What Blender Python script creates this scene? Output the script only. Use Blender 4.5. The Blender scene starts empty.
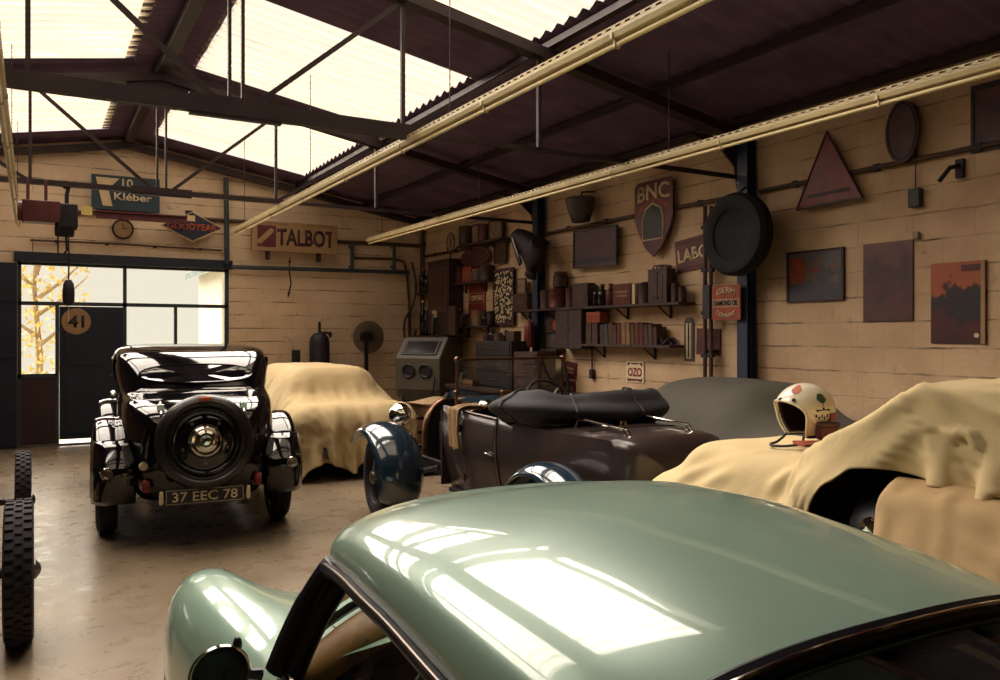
import bpy, bmesh, math, random
import numpy as np
from mathutils import Vector, Matrix, Euler, noise

random.seed(11)
S = bpy.context.scene
COL = S.collection
PI = math.pi
V = Vector

# ------------------------------------------------------------------ camera frame
EYE = V((0.0, 0.0, 1.6))
FOC = 808.0
HORIZON = 335.0
YAW = math.radians(30)
FW = V((math.sin(YAW), math.cos(YAW), 0))
RT = V((math.cos(YAW), -math.sin(YAW), 0))
RW, BW, LW, FWALL = 6.16, 13.4, -3.72, -3.3     # right, back, left, front wall planes
RIDGE_X, RIDGE_Z, PITCH = 1.22, 4.56, 0.175


def roof_z(x):
    return RIDGE_Z - PITCH * abs(x - RIDGE_X)


def ray(px, py):
    return FW + RT * ((px - 500) / FOC) + V((0, 0, (HORIZON - py) / FOC))


def rw(px, py, off=0.0):
    d = ray(px, py)
    return EYE + d * ((RW - off) / d.x)


def bw(px, py, off=0.0):
    d = ray(px, py)
    return EYE + d * ((BW - off) / d.y)


# ------------------------------------------------------------------ mesh builder
def frame_of(d):
    d = V(d).normalized()
    up = V((0, 0, 1)) if abs(d.z) < 0.95 else V((1, 0, 0))
    a = d.cross(up).normalized()
    return a, d.cross(a).normalized(), d


class MB:
    def __init__(s):
        s.v, s.f, s.mi = [], [], []

    def add(s, vs, fs, m=0):
        o = len(s.v)
        s.v += [V(p) for p in vs]
        s.f += [tuple(i + o for i in f) for f in fs]
        s.mi += [m] * len(fs)
        return s

    def box(s, c, size, rot=None, m=0):
        hx, hy, hz = size[0] / 2, size[1] / 2, size[2] / 2
        R = Euler(rot).to_matrix() if rot is not None and not isinstance(rot, Matrix) else rot
        vs = []
        for x, y, z in ((-1, -1, -1), (1, -1, -1), (1, 1, -1), (-1, 1, -1), (-1, -1, 1), (1, -1, 1), (1, 1, 1), (-1, 1, 1)):
            p = V((x * hx, y * hy, z * hz))
            vs.append((R @ p if R else p) + V(c))
        return s.add(vs, [(0, 3, 2, 1), (4, 5, 6, 7), (0, 1, 5, 4), (1, 2, 6, 5), (2, 3, 7, 6), (3, 0, 4, 7)], m)

    def beam(s, a, b, w, h, m=0):
        a, b = V(a), V(b)
        x, y, d = frame_of(b - a)
        vs = []
        for q in (a, b):
            for i, j in ((-1, -1), (1, -1), (1, 1), (-1, 1)):
                vs.append(q + x * (i * w / 2) + y * (j * h / 2))
        return s.add(vs, [(0, 3, 2, 1), (4, 5, 6, 7), (0, 1, 5, 4), (1, 2, 6, 5), (2, 3, 7, 6), (3, 0, 4, 7)], m)

    def cyl(s, a, b, r, r2=None, n=16, m=0, cap=True):
        r2 = r if r2 is None else r2
        return s.tube([a, b], [r, r2], n, m=m, cap=cap)

    def tube(s, pts, r, n=8, closed=False, cap=True, m=0):
        pts = [V(p) for p in pts]
        k = len(pts)
        rs = r if isinstance(r, (list, tuple)) else [r] * k
        vs, fs = [], []
        prev = None
        for i in range(k):
            if closed:
                t = pts[(i + 1) % k] - pts[i - 1]
            else:
                t = pts[min(i + 1, k - 1)] - pts[max(i - 1, 0)]
            t.normalize()
            if prev is None:
                a, b, _ = frame_of(t)
            else:
                a = prev - t * prev.dot(t)
                a = a.normalized() if a.length > 1e-6 else frame_of(t)[0]
                b = t.cross(a)
            prev = a
            for j in range(n):
                q = 2 * PI * j / n
                vs.append(pts[i] + (a * math.cos(q) + b * math.sin(q)) * rs[i])
        for i in range(k if closed else k - 1):
            i2 = (i + 1) % k
            for j in range(n):
                j2 = (j + 1) % n
                fs.append((i * n + j, i * n + j2, i2 * n + j2, i2 * n + j))
        if cap and not closed:
            fs.append(tuple(range(n))[::-1])
            fs.append(tuple((k - 1) * n + j for j in range(n)))
        return s.add(vs, fs, m)

    def lathe(s, prof, o=(0, 0, 0), axis=(0, 0, 1), n=32, m=0, cap=True, a0=0.0, a1=2 * PI):
        a, b, d = frame_of(axis)
        o = V(o)
        full = abs(a1 - a0 - 2 * PI) < 1e-6
        cnt = n if full else n + 1
        vs, fs = [], []
        for r, h in prof:
            for j in range(cnt):
                q = a0 + (a1 - a0) * j / n
                vs.append(o + d * h + (a * math.cos(q) + b * math.sin(q)) * max(r, 1e-4))
        for i in range(len(prof) - 1):
            for j in range(n):
                j2 = (j + 1) % cnt
                fs.append((i * cnt + j, i * cnt + j2, (i + 1) * cnt + j2, (i + 1) * cnt + j))
        if cap and full:
            if prof[0][0] > 1e-3:
                fs.append(tuple(range(cnt))[::-1])
            if prof[-1][0] > 1e-3 and not (len(prof) == 2 and prof[0][0] < 1e-3 and abs(prof[0][1] - prof[1][1]) < 1e-6):
                fs.append(tuple((len(prof) - 1) * cnt + j for j in range(cnt)))
        return s.add(vs, fs, m)

    def grid(s, fn, nu, nv, closeu=False, closev=False, m=0, keep=None):
        vs = [V(fn(i / (nu if closeu else nu - 1), j / (nv if closev else nv - 1))) for i in range(nu) for j in range(nv)]
        fs = []
        for i in range(nu if closeu else nu - 1):
            for j in range(nv if closev else nv - 1):
                if keep and not keep((i + .5) / nu, (j + .5) / nv):
                    continue
                i2, j2 = (i + 1) % nu, (j + 1) % nv
                fs.append((i * nv + j, i2 * nv + j, i2 * nv + j2, i * nv + j2))
        return s.add(vs, fs, m)

    def rows(s, rows, closev=False, m=0, cap=False):
        nv = len(rows[0])
        vs = [V(p) for r in rows for p in r]
        fs = []
        for i in range(len(rows) - 1):
            for j in range(nv if closev else nv - 1):
                j2 = (j + 1) % nv
                fs.append((i * nv + j, (i + 1) * nv + j, (i + 1) * nv + j2, i * nv + j2))
        if cap:
            fs.append(tuple(range(nv)))
            fs.append(tuple((len(rows) - 1) * nv + j for j in range(nv))[::-1])
        return s.add(vs, fs, m)

    def prism(s, poly, depth, T=None, m=0, z0=0.0):
        n = len(poly)
        vs = [V((p[0], p[1], z0)) for p in poly] + [V((p[0], p[1], z0 + depth)) for p in poly]
        if T is not None:
            vs = [T @ p for p in vs]
        fs = [tuple(range(n))[::-1], tuple(range(n, 2 * n))]
        for i in range(n):
            fs.append((i, (i + 1) % n, n + (i + 1) % n, n + i))
        return s.add(vs, fs, m)

    def ball(s, c, r, nu=16, nv=10, m=0):
        r = r if isinstance(r, (tuple, list)) else (r, r, r)
        c = V(c)
        prof = [(math.sin(PI * i / nv), -math.cos(PI * i / nv)) for i in range(nv + 1)]
        vs, fs = [], []
        for q, h in prof:
            q = max(q, 1e-4)
            for j in range(nu):
                t = 2 * PI * j / nu
                vs.append(c + V((q * math.cos(t) * r[0], q * math.sin(t) * r[1], h * r[2])))
        for i in range(nv):
            for j in range(nu):
                fs.append((i * nu + j, i * nu + (j + 1) % nu, (i + 1) * nu + (j + 1) % nu, (i + 1) * nu + j))
        return s.add(vs, fs, m)

    def move(s, M):
        s.v = [M @ p for p in s.v]
        return s

    def build(s, name, mats, parent=None, smooth=35, bevel=0.0, sub=0, solid=0.0, weld=1e-5, recalc=True, seg=2):
        me = bpy.data.meshes.new(name)
        me.from_pydata([tuple(p) for p in s.v], [], s.f)
        mats = mats if isinstance(mats, (list, tuple)) else [mats]
        for m in mats:
            me.materials.append(m)
        me.polygons.foreach_set('material_index', s.mi)
        bm = bmesh.new()
        bm.from_mesh(me)
        if weld:
            bmesh.ops.remove_doubles(bm, verts=bm.verts, dist=weld)
        if recalc:
            bmesh.ops.recalc_face_normals(bm, faces=bm.faces)
        bm.to_mesh(me)
        bm.free()
        if smooth:
            me.shade_smooth()
            me.set_sharp_from_angle(angle=math.radians(smooth))
        o = bpy.data.objects.new(name, me)
        COL.objects.link(o)
        if parent is not None:
            o.parent = parent
        if bevel:
            b = o.modifiers.new('b', 'BEVEL')
            b.width, b.segments, b.limit_method, b.angle_limit = bevel, seg, 'ANGLE', math.radians(40)
        if solid:
            q = o.modifiers.new('s', 'SOLIDIFY')
            q.thickness, q.offset = abs(solid), (-1 if solid > 0 else 1)
        if sub:
            q = o.modifiers.new('u', 'SUBSURF')
            q.levels = q.render_levels = sub
        return o


def tag(o, label=None, cat=None, group=None, kind=None):
    if label:
        o['label'] = label
    if cat:
        o['category'] = cat
    if group:
        o['group'] = group
    if kind:
        o['kind'] = kind
    return o


def thing(name, label, cat, loc=(0, 0, 0), rz=0.0, group=None, M=None):
    o = bpy.data.objects.new(name, None)
    o.empty_display_size = 0.1
    COL.objects.link(o)
    if M is not None:
        o.matrix_world = M
    else:
        o.location = loc
        o.rotation_euler = (0, 0, rz)
    return tag(o, label, cat, group)


def children_of(o):
    return [c for c in bpy.data.objects if c.parent is o]


def copy_tree(o, parent=None, kids=None):
    c = o.copy()
    COL.objects.link(c)
    if parent is not None:
        c.parent = parent
    for ch in children_of(o):
        copy_tree(ch, c)
    return c


def struct(o):
    o['kind'] = 'structure'
    return o


def WR(p):      # frame on the right wall: local x runs away from the back wall, y up, z into the room
    return Matrix(((0, 0, -1, p[0]), (-1, 0, 0, p[1]), (0, 1, 0, p[2]), (0, 0, 0, 1)))


def WB(p):      # frame on the back wall
    return Matrix(((1, 0, 0, p[0]), (0, 0, -1, p[1]), (0, 1, 0, p[2]), (0, 0, 0, 1)))


def rect_rw(x0, y0, x1, y1, off=0.0):
    c = rw((x0 + x1) / 2, (y0 + y1) / 2, off)
    w = abs(rw(x0, y0, off).y - rw(x1, y0, off).y)
    xm = (x0 + x1) / 2
    h = rw(xm, y0, off).z - rw(xm, y1, off).z
    return c, w, h


def rect_bw(x0, y0, x1, y1, off=0.0):
    c = bw((x0 + x1) / 2, (y0 + y1) / 2, off)
    w = abs(bw(x0, y0, off).x - bw(x1, y0, off).x)
    xm = (x0 + x1) / 2
    h = bw(xm, y0, off).z - bw(xm, y1, off).z
    return c, w, h


def lettering(s, mat, parent, w, h, x=0, y=0, z=0.0, rot=0.0, name='lettering', depth=0.003, bold=0.0, arc=0.0, M=None):
    """Text fitted into w x h (local x, y) centred at x, y."""
    cu = bpy.data.curves.new('t', 'FONT')
    cu.body = s
    cu.align_x, cu.align_y = 'LEFT', 'BOTTOM_BASELINE'
    cu.extrude = 0.0
    cu.offset = bold
    cu.resolution_u = 4
    ob = bpy.data.objects.new('t', cu)
    COL.objects.link(ob)
    dg = bpy.context.evaluated_depsgraph_get()
    me = bpy.data.meshes.new_from_object(ob.evaluated_get(dg))
    COL.objects.unlink(ob)
    bpy.data.objects.remove(ob)
    xs = [v.co.x for v in me.vertices]
    ys = [v.co.y for v in me.vertices]
    x0, x1, y0, y1 = min(xs), max(xs), min(ys), max(ys)
    R = Matrix.Rotation(rot, 4, 'Z')
    bm = bmesh.new()
    bm.from_mesh(me)
    ex = bmesh.ops.extrude_face_region(bm, geom=bm.faces[:])
    for e in ex['geom']:
        if isinstance(e, bmesh.types.BMVert):
            e.co.z += 1.0
    bm.verts.index_update()
    xs = [v.co.x for v in bm.verts]
    src_of = list(range(len(xs)))
    for v in bm.verts:
        fx = (v.co.x - x0) / (x1 - x0) - .5
        lx, ly = fx * w, ((v.co.y - y0) / (y1 - y0) - .5) * h
        if arc:
            ly += arc * (1 - (2 * fx) ** 2)
        p = R @ V((lx, ly, 0))
        v.co = V((p.x + x, p.y + y, z + v.co.z * depth))
        if M is not None:
            v.co = M @ v.co
    bmesh.ops.recalc_face_normals(bm, faces=bm.faces)
    bm.to_mesh(me)
    bm.free()
    me.materials.clear()
    me.materials.append(mat)
    me.name = name
    outs = []
    words_ = s.split()
    if len(words_) > 1:
        # one part per word: cut at the gaps the spaces leave
        # prefix widths give where every word ends
        cuts, pre = [], ''
        for k, wd in enumerate(words_[:-1]):
            pre += (' ' if pre else '') + wd
            cuts.append(measure(pre, bold) + .08)
        lab = [sum(1 for c in cuts if (x - x0) > c) for x in xs]
        for k in range(len(words_)):
            b2 = bmesh.new()
            b2.from_mesh(me)
            b2.verts.ensure_lookup_table()
            dead = [v for v in b2.verts if lab[src_of[v.index]] != k]
            bmesh.ops.delete(b2, geom=dead, context='VERTS')
            m2 = bpy.data.meshes.new(name)
            b2.to_mesh(m2)
            b2.free()
            m2.materials.append(mat)
            o = bpy.data.objects.new(name, m2)
            COL.objects.link(o)
            o.parent = parent
            outs.append(o)
        return outs[0]
    o = bpy.data.objects.new(name, me)
    COL.objects.link(o)
    o.parent = parent
    return o


def measure(txt, bold):
    cu = bpy.data.curves.new('t', 'FONT')
    cu.body = txt
    cu.offset = bold
    ob = bpy.data.objects.new('t', cu)
    COL.objects.link(ob)
    me = bpy.data.meshes.new_from_object(ob.evaluated_get(bpy.context.evaluated_depsgraph_get()))
    COL.objects.unlink(ob)
    bpy.data.objects.remove(ob)
    q = [v.co.x for v in me.vertices]
    return max(q) - min(q)


def circle(r, n=32, cx=0, cy=0, ry=None, a0=0):
    ry = r if ry is None else ry
    return [(cx + r * math.cos(a0 + 2 * PI * i / n), cy + ry * math.sin(a0 + 2 * PI * i / n)) for i in range(n)]


def rrect(w, h, r, n=5):
    out = []
    for cx, cy, a in ((w / 2 - r, h / 2 - r, 0), (-w / 2 + r, h / 2 - r, PI / 2), (-w / 2 + r, -h / 2 + r, PI), (w / 2 - r, -h / 2 + r, 1.5 * PI)):
        for i in range(n + 1):
            q = a + PI / 2 * i / n
            out.append((cx + r * math.cos(q), cy + r * math.sin(q)))
    return out


def lerp(a, b, t):
    return a + (b - a) * t


def interp(x, xs, ys):
    return float(np.interp(x, xs, ys))


def pchip(x, xs, ys):
    """Smooth monotone interpolation in a table."""
    n = len(xs)
    if x <= xs[0]:
        return ys[0]
    if x >= xs[-1]:
        return ys[-1]
    i = max(k for k in range(n - 1) if xs[k] <= x)
    h = [xs[k + 1] - xs[k] for k in range(n - 1)]
    d = [(ys[k + 1] - ys[k]) / h[k] for k in range(n - 1)]

    def slope(k):
        if k == 0:
            return d[0]
        if k == n - 1:
            return d[-1]
        if d[k - 1] * d[k] <= 0:
            return 0.0
        w1, w2 = 2 * h[k] + h[k - 1], h[k] + 2 * h[k - 1]
        return (w1 + w2) / (w1 / d[k - 1] + w2 / d[k])
    t = (x - xs[i]) / h[i]
    return ((1 + 2 * t) * (1 - t) ** 2 * ys[i] + t * (1 - t) ** 2 * h[i] * slope(i) + t * t * (3 - 2 * t) * ys[i + 1] + t * t * (t - 1) * h[i] * slope(i + 1))


def spline(pts, n):
    """Catmull-Rom through pts, n points per span."""
    pts = [V(p) for p in pts]
    out = []
    for i in range(len(pts) - 1):
        p0, p1, p2, p3 = pts[max(i - 1, 0)], pts[i], pts[i + 1], pts[min(i + 2, len(pts) - 1)]
        for k in range(n):
            t = k / n
            out.append(0.5 * ((2 * p1) + (p2 - p0) * t + (2 * p0 - 5 * p1 + 4 * p2 - p3) * t * t + (3 * p1 - p0 - 3 * p2 + p3) * t ** 3))
    out.append(pts[-1])
    return out
# ------------------------------------------------------------------ materials
def srgb(r, g, b):
    f = lambda c: ((c / 255 + 0.055) / 1.055) ** 2.4 if c > 10 else c / 255 / 12.92
    return (f(r), f(g), f(b), 1)


class N:
    """Small node-tree writer."""
    def __init__(s, name):
        s.m = bpy.data.materials.new(name)
        s.m.use_nodes = True
        s.t = s.m.node_tree
        s.n, s.l = s.t.nodes, s.t.links
        s.bsdf = s.n['Principled BSDF']
        s.out = s.n['Material Output']

    def node(s, typ, **kw):
        q = s.n.new(typ)
        for k, v in kw.items():
            if k in q.inputs:
                q.inputs[k].default_value = v
            else:
                setattr(q, k, v)
        return q

    def link(s, a, b):
        s.l.new(a, b)

    def coords(s, kind='Object', scale=(1, 1, 1), rot=(0, 0, 0)):
        tc = s.node('ShaderNodeTexCoord')
        mp = s.node('ShaderNodeMapping')
        mp.inputs['Scale'].default_value = scale
        mp.inputs['Rotation'].default_value = rot
        s.link(tc.outputs[kind], mp.inputs['Vector'])
        return mp.outputs['Vector']

    def noise(s, vec, scale, detail=4, rough=.55, dist=0.0):
        q = s.node('ShaderNodeTexNoise')
        q.inputs['Scale'].default_value = scale
        q.inputs['Detail'].default_value = detail
        q.inputs['Roughness'].default_value = rough
        q.inputs['Distortion'].default_value = dist
        s.link(vec, q.inputs['Vector'])
        return q.outputs['Fac']

    def ramp(s, fac, stops):
        q = s.node('ShaderNodeValToRGB')
        e = q.color_ramp.elements
        e[0].position, e[0].color = stops[0]
        e[1].position, e[1].color = stops[1]
        for p, c in stops[2:]:
            x = e.new(p)
            x.color = c
        s.link(fac, q.inputs['Fac'])
        return q.outputs['Color']

    def mix(s, fac, a, b, mode='MIX'):
        q = s.node('ShaderNodeMix', data_type='RGBA', blend_type=mode)
        for sock, val in ((q.inputs[0], fac), (q.inputs[6], a), (q.inputs[7], b)):
            if hasattr(val, 'links') or isinstance(val, bpy.types.NodeSocket):
                s.link(val, sock)
            else:
                sock.default_value = val
        return q.outputs[2]

    def bump(s, h, strength=.3, dist=.01):
        q = s.node('ShaderNodeBump')
        q.inputs['Strength'].default_value = strength
        q.inputs['Distance'].default_value = dist
        s.link(h, q.inputs['Height'])
        s.link(q.outputs['Normal'], s.bsdf.inputs['Normal'])


def plain(name, col, rough=.6, metal=0.0, var=.25, scale=6.0, bump=0.0, bscale=60.0, coat=0.0, ior=1.5, spec=None):
    q = N(name)
    c = col if len(col) == 4 else srgb(*col)
    vec = q.coords()
    f = q.noise(vec, scale)
    dark = (c[0] * (1 - var), c[1] * (1 - var), c[2] * (1 - var), 1)
    lite = (min(1, c[0] * (1 + var)), min(1, c[1] * (1 + var)), min(1, c[2] * (1 + var)), 1)
    q.link(q.ramp(f, [(.3, dark), (.7, lite)]), q.bsdf.inputs['Base Color'])
    q.bsdf.inputs['Roughness'].default_value = rough
    q.bsdf.inputs['Metallic'].default_value = metal
    q.bsdf.inputs['IOR'].default_value = ior
    if coat:
        q.bsdf.inputs['Coat Weight'].default_value = coat
        q.bsdf.inputs['Coat Roughness'].default_value = .04
    if bump:
        q.bump(q.noise(vec, bscale, 3), bump, .004)
    return q.m


M = {}
M['black_paint'] = plain('black_paint', (9, 8, 12), .08, 0, .1, 3, coat=.6, ior=1.5)
M['black_iron'] = plain('black_iron', (40, 34, 42), .55, .3, .3, 9, .2, 40)
M['dark_iron'] = plain('dark_iron', (52, 42, 46), .6, .4, .3, 9, .2, 40)
M['rubber'] = plain('rubber', (32, 27, 34), .75, 0, .25, 20, .3, 90)
M['mirror_pane'] = plain('mirror_pane', (26, 24, 28), .03, 0, .05, 3, coat=1, ior=2.4)
M['rubber_shine'] = plain('rubber_shine', (20, 17, 18), .32, 0, .2, 9, ior=1.7)
M['chrome'] = plain('chrome', (215, 210, 200), .08, 1, .06, 5)
M['bronze'] = plain('bronze', (112, 80, 58), .3, .8, .2, 8)
M['helmet_white'] = plain('helmet_white', (238, 226, 198), .22, 0, .04, 8, coat=.6)
M['helmet_lining'] = plain('helmet_lining', (44, 16, 22), .8, 0, .3, 20)
M['smoked_dark'] = plain('smoked_dark', (40, 32, 34), .15, 0, .1, 8)
M['chest_dark'] = plain('chest_dark', (44, 38, 40), .5, .1, .2, 8)
M['tyre_black'] = plain('tyre_black', (15, 13, 18), .8, 0, .2, 12)
M['brass'] = plain('brass', (190, 150, 95), .22, 1, .15, 8)
M['steel'] = plain('steel', (120, 112, 105), .35, .9, .2, 12)
M['cream_metal'] = plain('cream_metal', (198, 180, 136), .4, 0, .08, 5)
M['cream_lens'] = plain('cream_lens', (225, 205, 150), .3, 0, .05, 5)
M['beam_paint'] = plain('beam_paint', (50, 34, 36), .6, .1, .3, 5, .2, 30)
M['blue_column'] = plain('blue_column', (34, 44, 72), .5, 0, .2, 4, .1, 30)
M['green_blue_rail'] = plain('green_blue_rail', (52, 62, 72), .5, 0, .25, 4, .1, 30)
M['pipe_rust'] = plain('pipe_rust', (84, 60, 50), .55, .2, .25, 6, .1, 30)
M['pipe_pale'] = plain('pipe_pale', (140, 118, 92), .55, .1, .2, 6, .1, 30)
M['navy_door'] = plain('navy_door', (25, 33, 54), .5, 0, .15, 3, .1, 30)
M['brown_door'] = plain('brown_door', (58, 38, 40), .55, 0, .25, 4, .2, 30)
M['teal'] = None
M['dark_trim'] = plain('dark_trim', (22, 20, 30), .35, 0, .15, 6)
M['leather_dark'] = plain('leather_dark', (36, 27, 34), .62, 0, .3, 8, .4, 50)
M['leather_tan'] = plain('leather_tan', (150, 112, 62), .45, 0, .2, 8, .3, 60)
M['tourer_paint'] = plain('tourer_paint', (50, 38, 37), .33, 0, .22, 5, .05, 40, coat=.3)
M['tourer_blue'] = plain('tourer_blue', (24, 44, 60), .16, 0, .15, 4, coat=1, ior=1.8)
M['machine_grey'] = plain('machine_grey', (92, 84, 72), .5, 0, .12, 4, .1, 30)
M['machine_dark'] = plain('machine_dark', (62, 60, 58), .55, 0, .2, 4, .1, 30)
M['machine_blue'] = plain('machine_blue', (35, 60, 76), .5, 0, .2, 4, .1, 30)
M['wood'] = plain('wood', (96, 66, 44), .6, 0, .3, 9, .2, 30)
M['wood_dark'] = plain('wood_dark', (62, 44, 40), .6, 0, .3, 9, .2, 30)
M['red'] = plain('red', (150, 40, 32), .4, 0, .2, 6)
M['red_sign'] = plain('red_sign', (120, 38, 34), .45, 0, .25, 7)
M['maroon'] = plain('maroon', (92, 36, 40), .5, 0, .3, 7)
M['orange'] = plain('orange', (186, 84, 44), .5, 0, .25, 7)
M['rust_orange'] = plain('rust_orange', (150, 66, 38), .6, 0, .3, 9)
M['cream'] = plain('cream', (222, 198, 156), .6, 0, .12, 7)
M['sign_tan'] = plain('sign_tan', (164, 130, 94), .6, 0, .18, 6)
M['sign_brown'] = plain('sign_brown', (70, 40, 42), .6, 0, .25, 6)
M['sign_plum'] = plain('sign_plum', (84, 56, 58), .6, 0, .25, 6)
M['sign_blue'] = plain('sign_blue', (40, 62, 78), .5, 0, .2, 6)
M['sign_navy'] = plain('sign_navy', (32, 32, 56), .5, 0, .2, 6)
M['white_enamel'] = plain('white_enamel', (232, 214, 180), .35, 0, .06, 6)
M['ink'] = plain('ink', (34, 28, 38), .5, 0, .2, 6)
M['green'] = plain('green', (70, 100, 66), .5, 0, .3, 20)
M['bottle_dark'] = plain('bottle_dark', (28, 26, 24), .15, 0, .2, 9)
M['tin_red'] = plain('tin_red', (92, 42, 36), .4, .3, .3, 12)
M['tin_brown'] = plain('tin_brown', (80, 58, 46), .45, .3, .3, 12)
M['tin_plum'] = plain('tin_plum', (74, 52, 50), .45, .3, .3, 12)
M['tin_grey'] = plain('tin_grey', (84, 78, 76), .45, .3, .3, 12)
M['tin_tan'] = plain('tin_tan', (134, 102, 72), .45, .2, .3, 12)
M['paper'] = plain('paper', (206, 186, 146), .7, 0, .1, 12)
M['photo_dark'] = plain('photo_dark', (70, 56, 56), .4, 0, .6, 14)
M['photo_pale'] = plain('photo_pale', (140, 118, 98), .4, 0, .5, 16)
M['rag'] = plain('rag', (168, 138, 104), .85, 0, .3, 16, .5, 120)
M['fender_grey'] = plain('fender_grey', (60, 60, 60), .5, .2, .2, 10)
M['yellow_patch'] = plain('yellow_patch', (222, 196, 120), .6, 0, .1, 8)


def paint_teal():
    q = N('teal_paint')
    vec = q.coords()
    f = q.noise(vec, 2.0, 3)
    q.link(q.ramp(f, [(.3, srgb(162, 196, 176)), (.7, srgb(170, 202, 184))]), q.bsdf.inputs['Base Color'])
    b = q.bsdf.inputs
    b['Roughness'].default_value = .3
    b['Metallic'].default_value = .12
    b['Coat Weight'].default_value = .85
    b['Coat Roughness'].default_value = .035
    b['Coat IOR'].default_value = 1.55
    q.bump(q.noise(vec, 9, 2), .02, .004)
    return q.m


M['teal'] = paint_teal()


def cloth(name, col, var=.12, weave=.25, stain=None, rough=.9, big=2.2):
    q = N(name)
    vec = q.coords()
    c = srgb(*col)
    base = q.ramp(q.noise(vec, big, 5), [(.3, tuple(x * (1 - var) for x in c[:3]) + (1,)), (.7, tuple(min(1, x * (1 + var)) for x in c[:3]) + (1,))])
    if stain:
        st = q.ramp(q.noise(vec, 5.5, 6, .7), [(.60, (0, 0, 0, 1)), (.72, (1, 1, 1, 1))])
        base = q.mix(st, base, srgb(*stain))
    q.link(base, q.bsdf.inputs['Base Color'])
    q.bsdf.inputs['Roughness'].default_value = rough
    q.bsdf.inputs['Sheen Weight'].default_value = .04
    wr = q.noise(vec, 5, 5, .5, .8)
    fine = q.noise(vec, 240, 2)
    h = q.node('ShaderNodeMath', operation='MULTIPLY_ADD')
    q.link(fine, h.inputs[0])
    h.inputs[1].default_value = .07
    q.link(wr, h.inputs[2])
    q.bump(h.outputs[0], weave, .02)
    return q.m


M['tan_cover'] = cloth('tan_cover', (192, 168, 124), .08, .3)
M['grey_cover'] = cloth('grey_cover', (78, 73, 63), .12, .2, None, .8)
M['cream_sheet'] = cloth('cream_sheet', (218, 194, 146), .07, .3, None)
M['beige_sheet'] = cloth('beige_sheet', (184, 154, 110), .1, .35, None)
M['hood_cloth'] = cloth('hood_cloth', (22, 18, 24), .3, .4, None, .75)


def glass(name, tint=(.95, .97, .95), rough=0.0, mixf=.88):
    """Thin pane: mostly clear, some mirror."""
    q = N(name)
    tr = q.node('ShaderNodeBsdfTransparent')
    tr.inputs['Color'].default_value = tint + (1,)
    gl = q.node('ShaderNodeBsdfGlossy')
    gl.inputs['Roughness'].default_value = .02 + rough
    fr = q.node('ShaderNodeFresnel')
    fr.inputs['IOR'].default_value = 1.5
    mx = q.node('ShaderNodeMixShader')
    q.link(fr.outputs[0], mx.inputs[0])
    q.link(tr.outputs[0], mx.inputs[1])
    q.link(gl.outputs[0], mx.inputs[2])
    q.link(mx.outputs[0], q.out.inputs['Surface'])
    return q.m


M['glass'] = glass('glass')
M['smoked_glass'] = glass('smoked_glass', (.45, .43, .45))


def skylight_sheet():
    """Weathered translucent corrugated sheet: lets the sky through, dirt streaks across the troughs."""
    q = N('translucent_sheet')
    vec = q.coords()
    sep = q.node('ShaderNodeSeparateXYZ')
    q.link(vec, sep.inputs[0])
    wv = q.node('ShaderNodeMath', operation='MULTIPLY')
    q.link(sep.outputs['Y'], wv.inputs[0])
    wv.inputs[1].default_value = 2 * PI / .177
    sn = q.node('ShaderNodeMath', operation='SINE')
    q.link(wv.outputs[0], sn.inputs[0])
    stretched = q.coords('Object', (.9, 14, 1))
    dirt = q.noise(stretched, 1.3, 5, .7)
    ad = q.node('ShaderNodeMath', operation='MULTIPLY_ADD')
    q.link(sn.outputs[0], ad.inputs[0])
    ad.inputs[1].default_value = -.17
    q.link(dirt, ad.inputs[2])
    fac = q.ramp(ad.outputs[0], [(.50, (.04, .04, .04, 1)), (.72, (.55, .55, .55, 1)), (.80, (.93, .93, .93, 1))])
    tr = q.node('ShaderNodeBsdfTransparent')
    tr.inputs['Color'].default_value = (1.0, .985, .96, 1)
    tl = q.node('ShaderNodeBsdfTranslucent')
    tl.inputs['Color'].default_value = (.55, .42, .26, 1)
    mx = q.node('ShaderNodeMixShader')
    q.link(fac, mx.inputs[0])
    q.link(tr.outputs[0], mx.inputs[1])
    q.link(tl.outputs[0], mx.inputs[2])
    q.link(mx.outputs[0], q.out.inputs['Surface'])
    return q.m


M['skylight'] = skylight_sheet()


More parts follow.
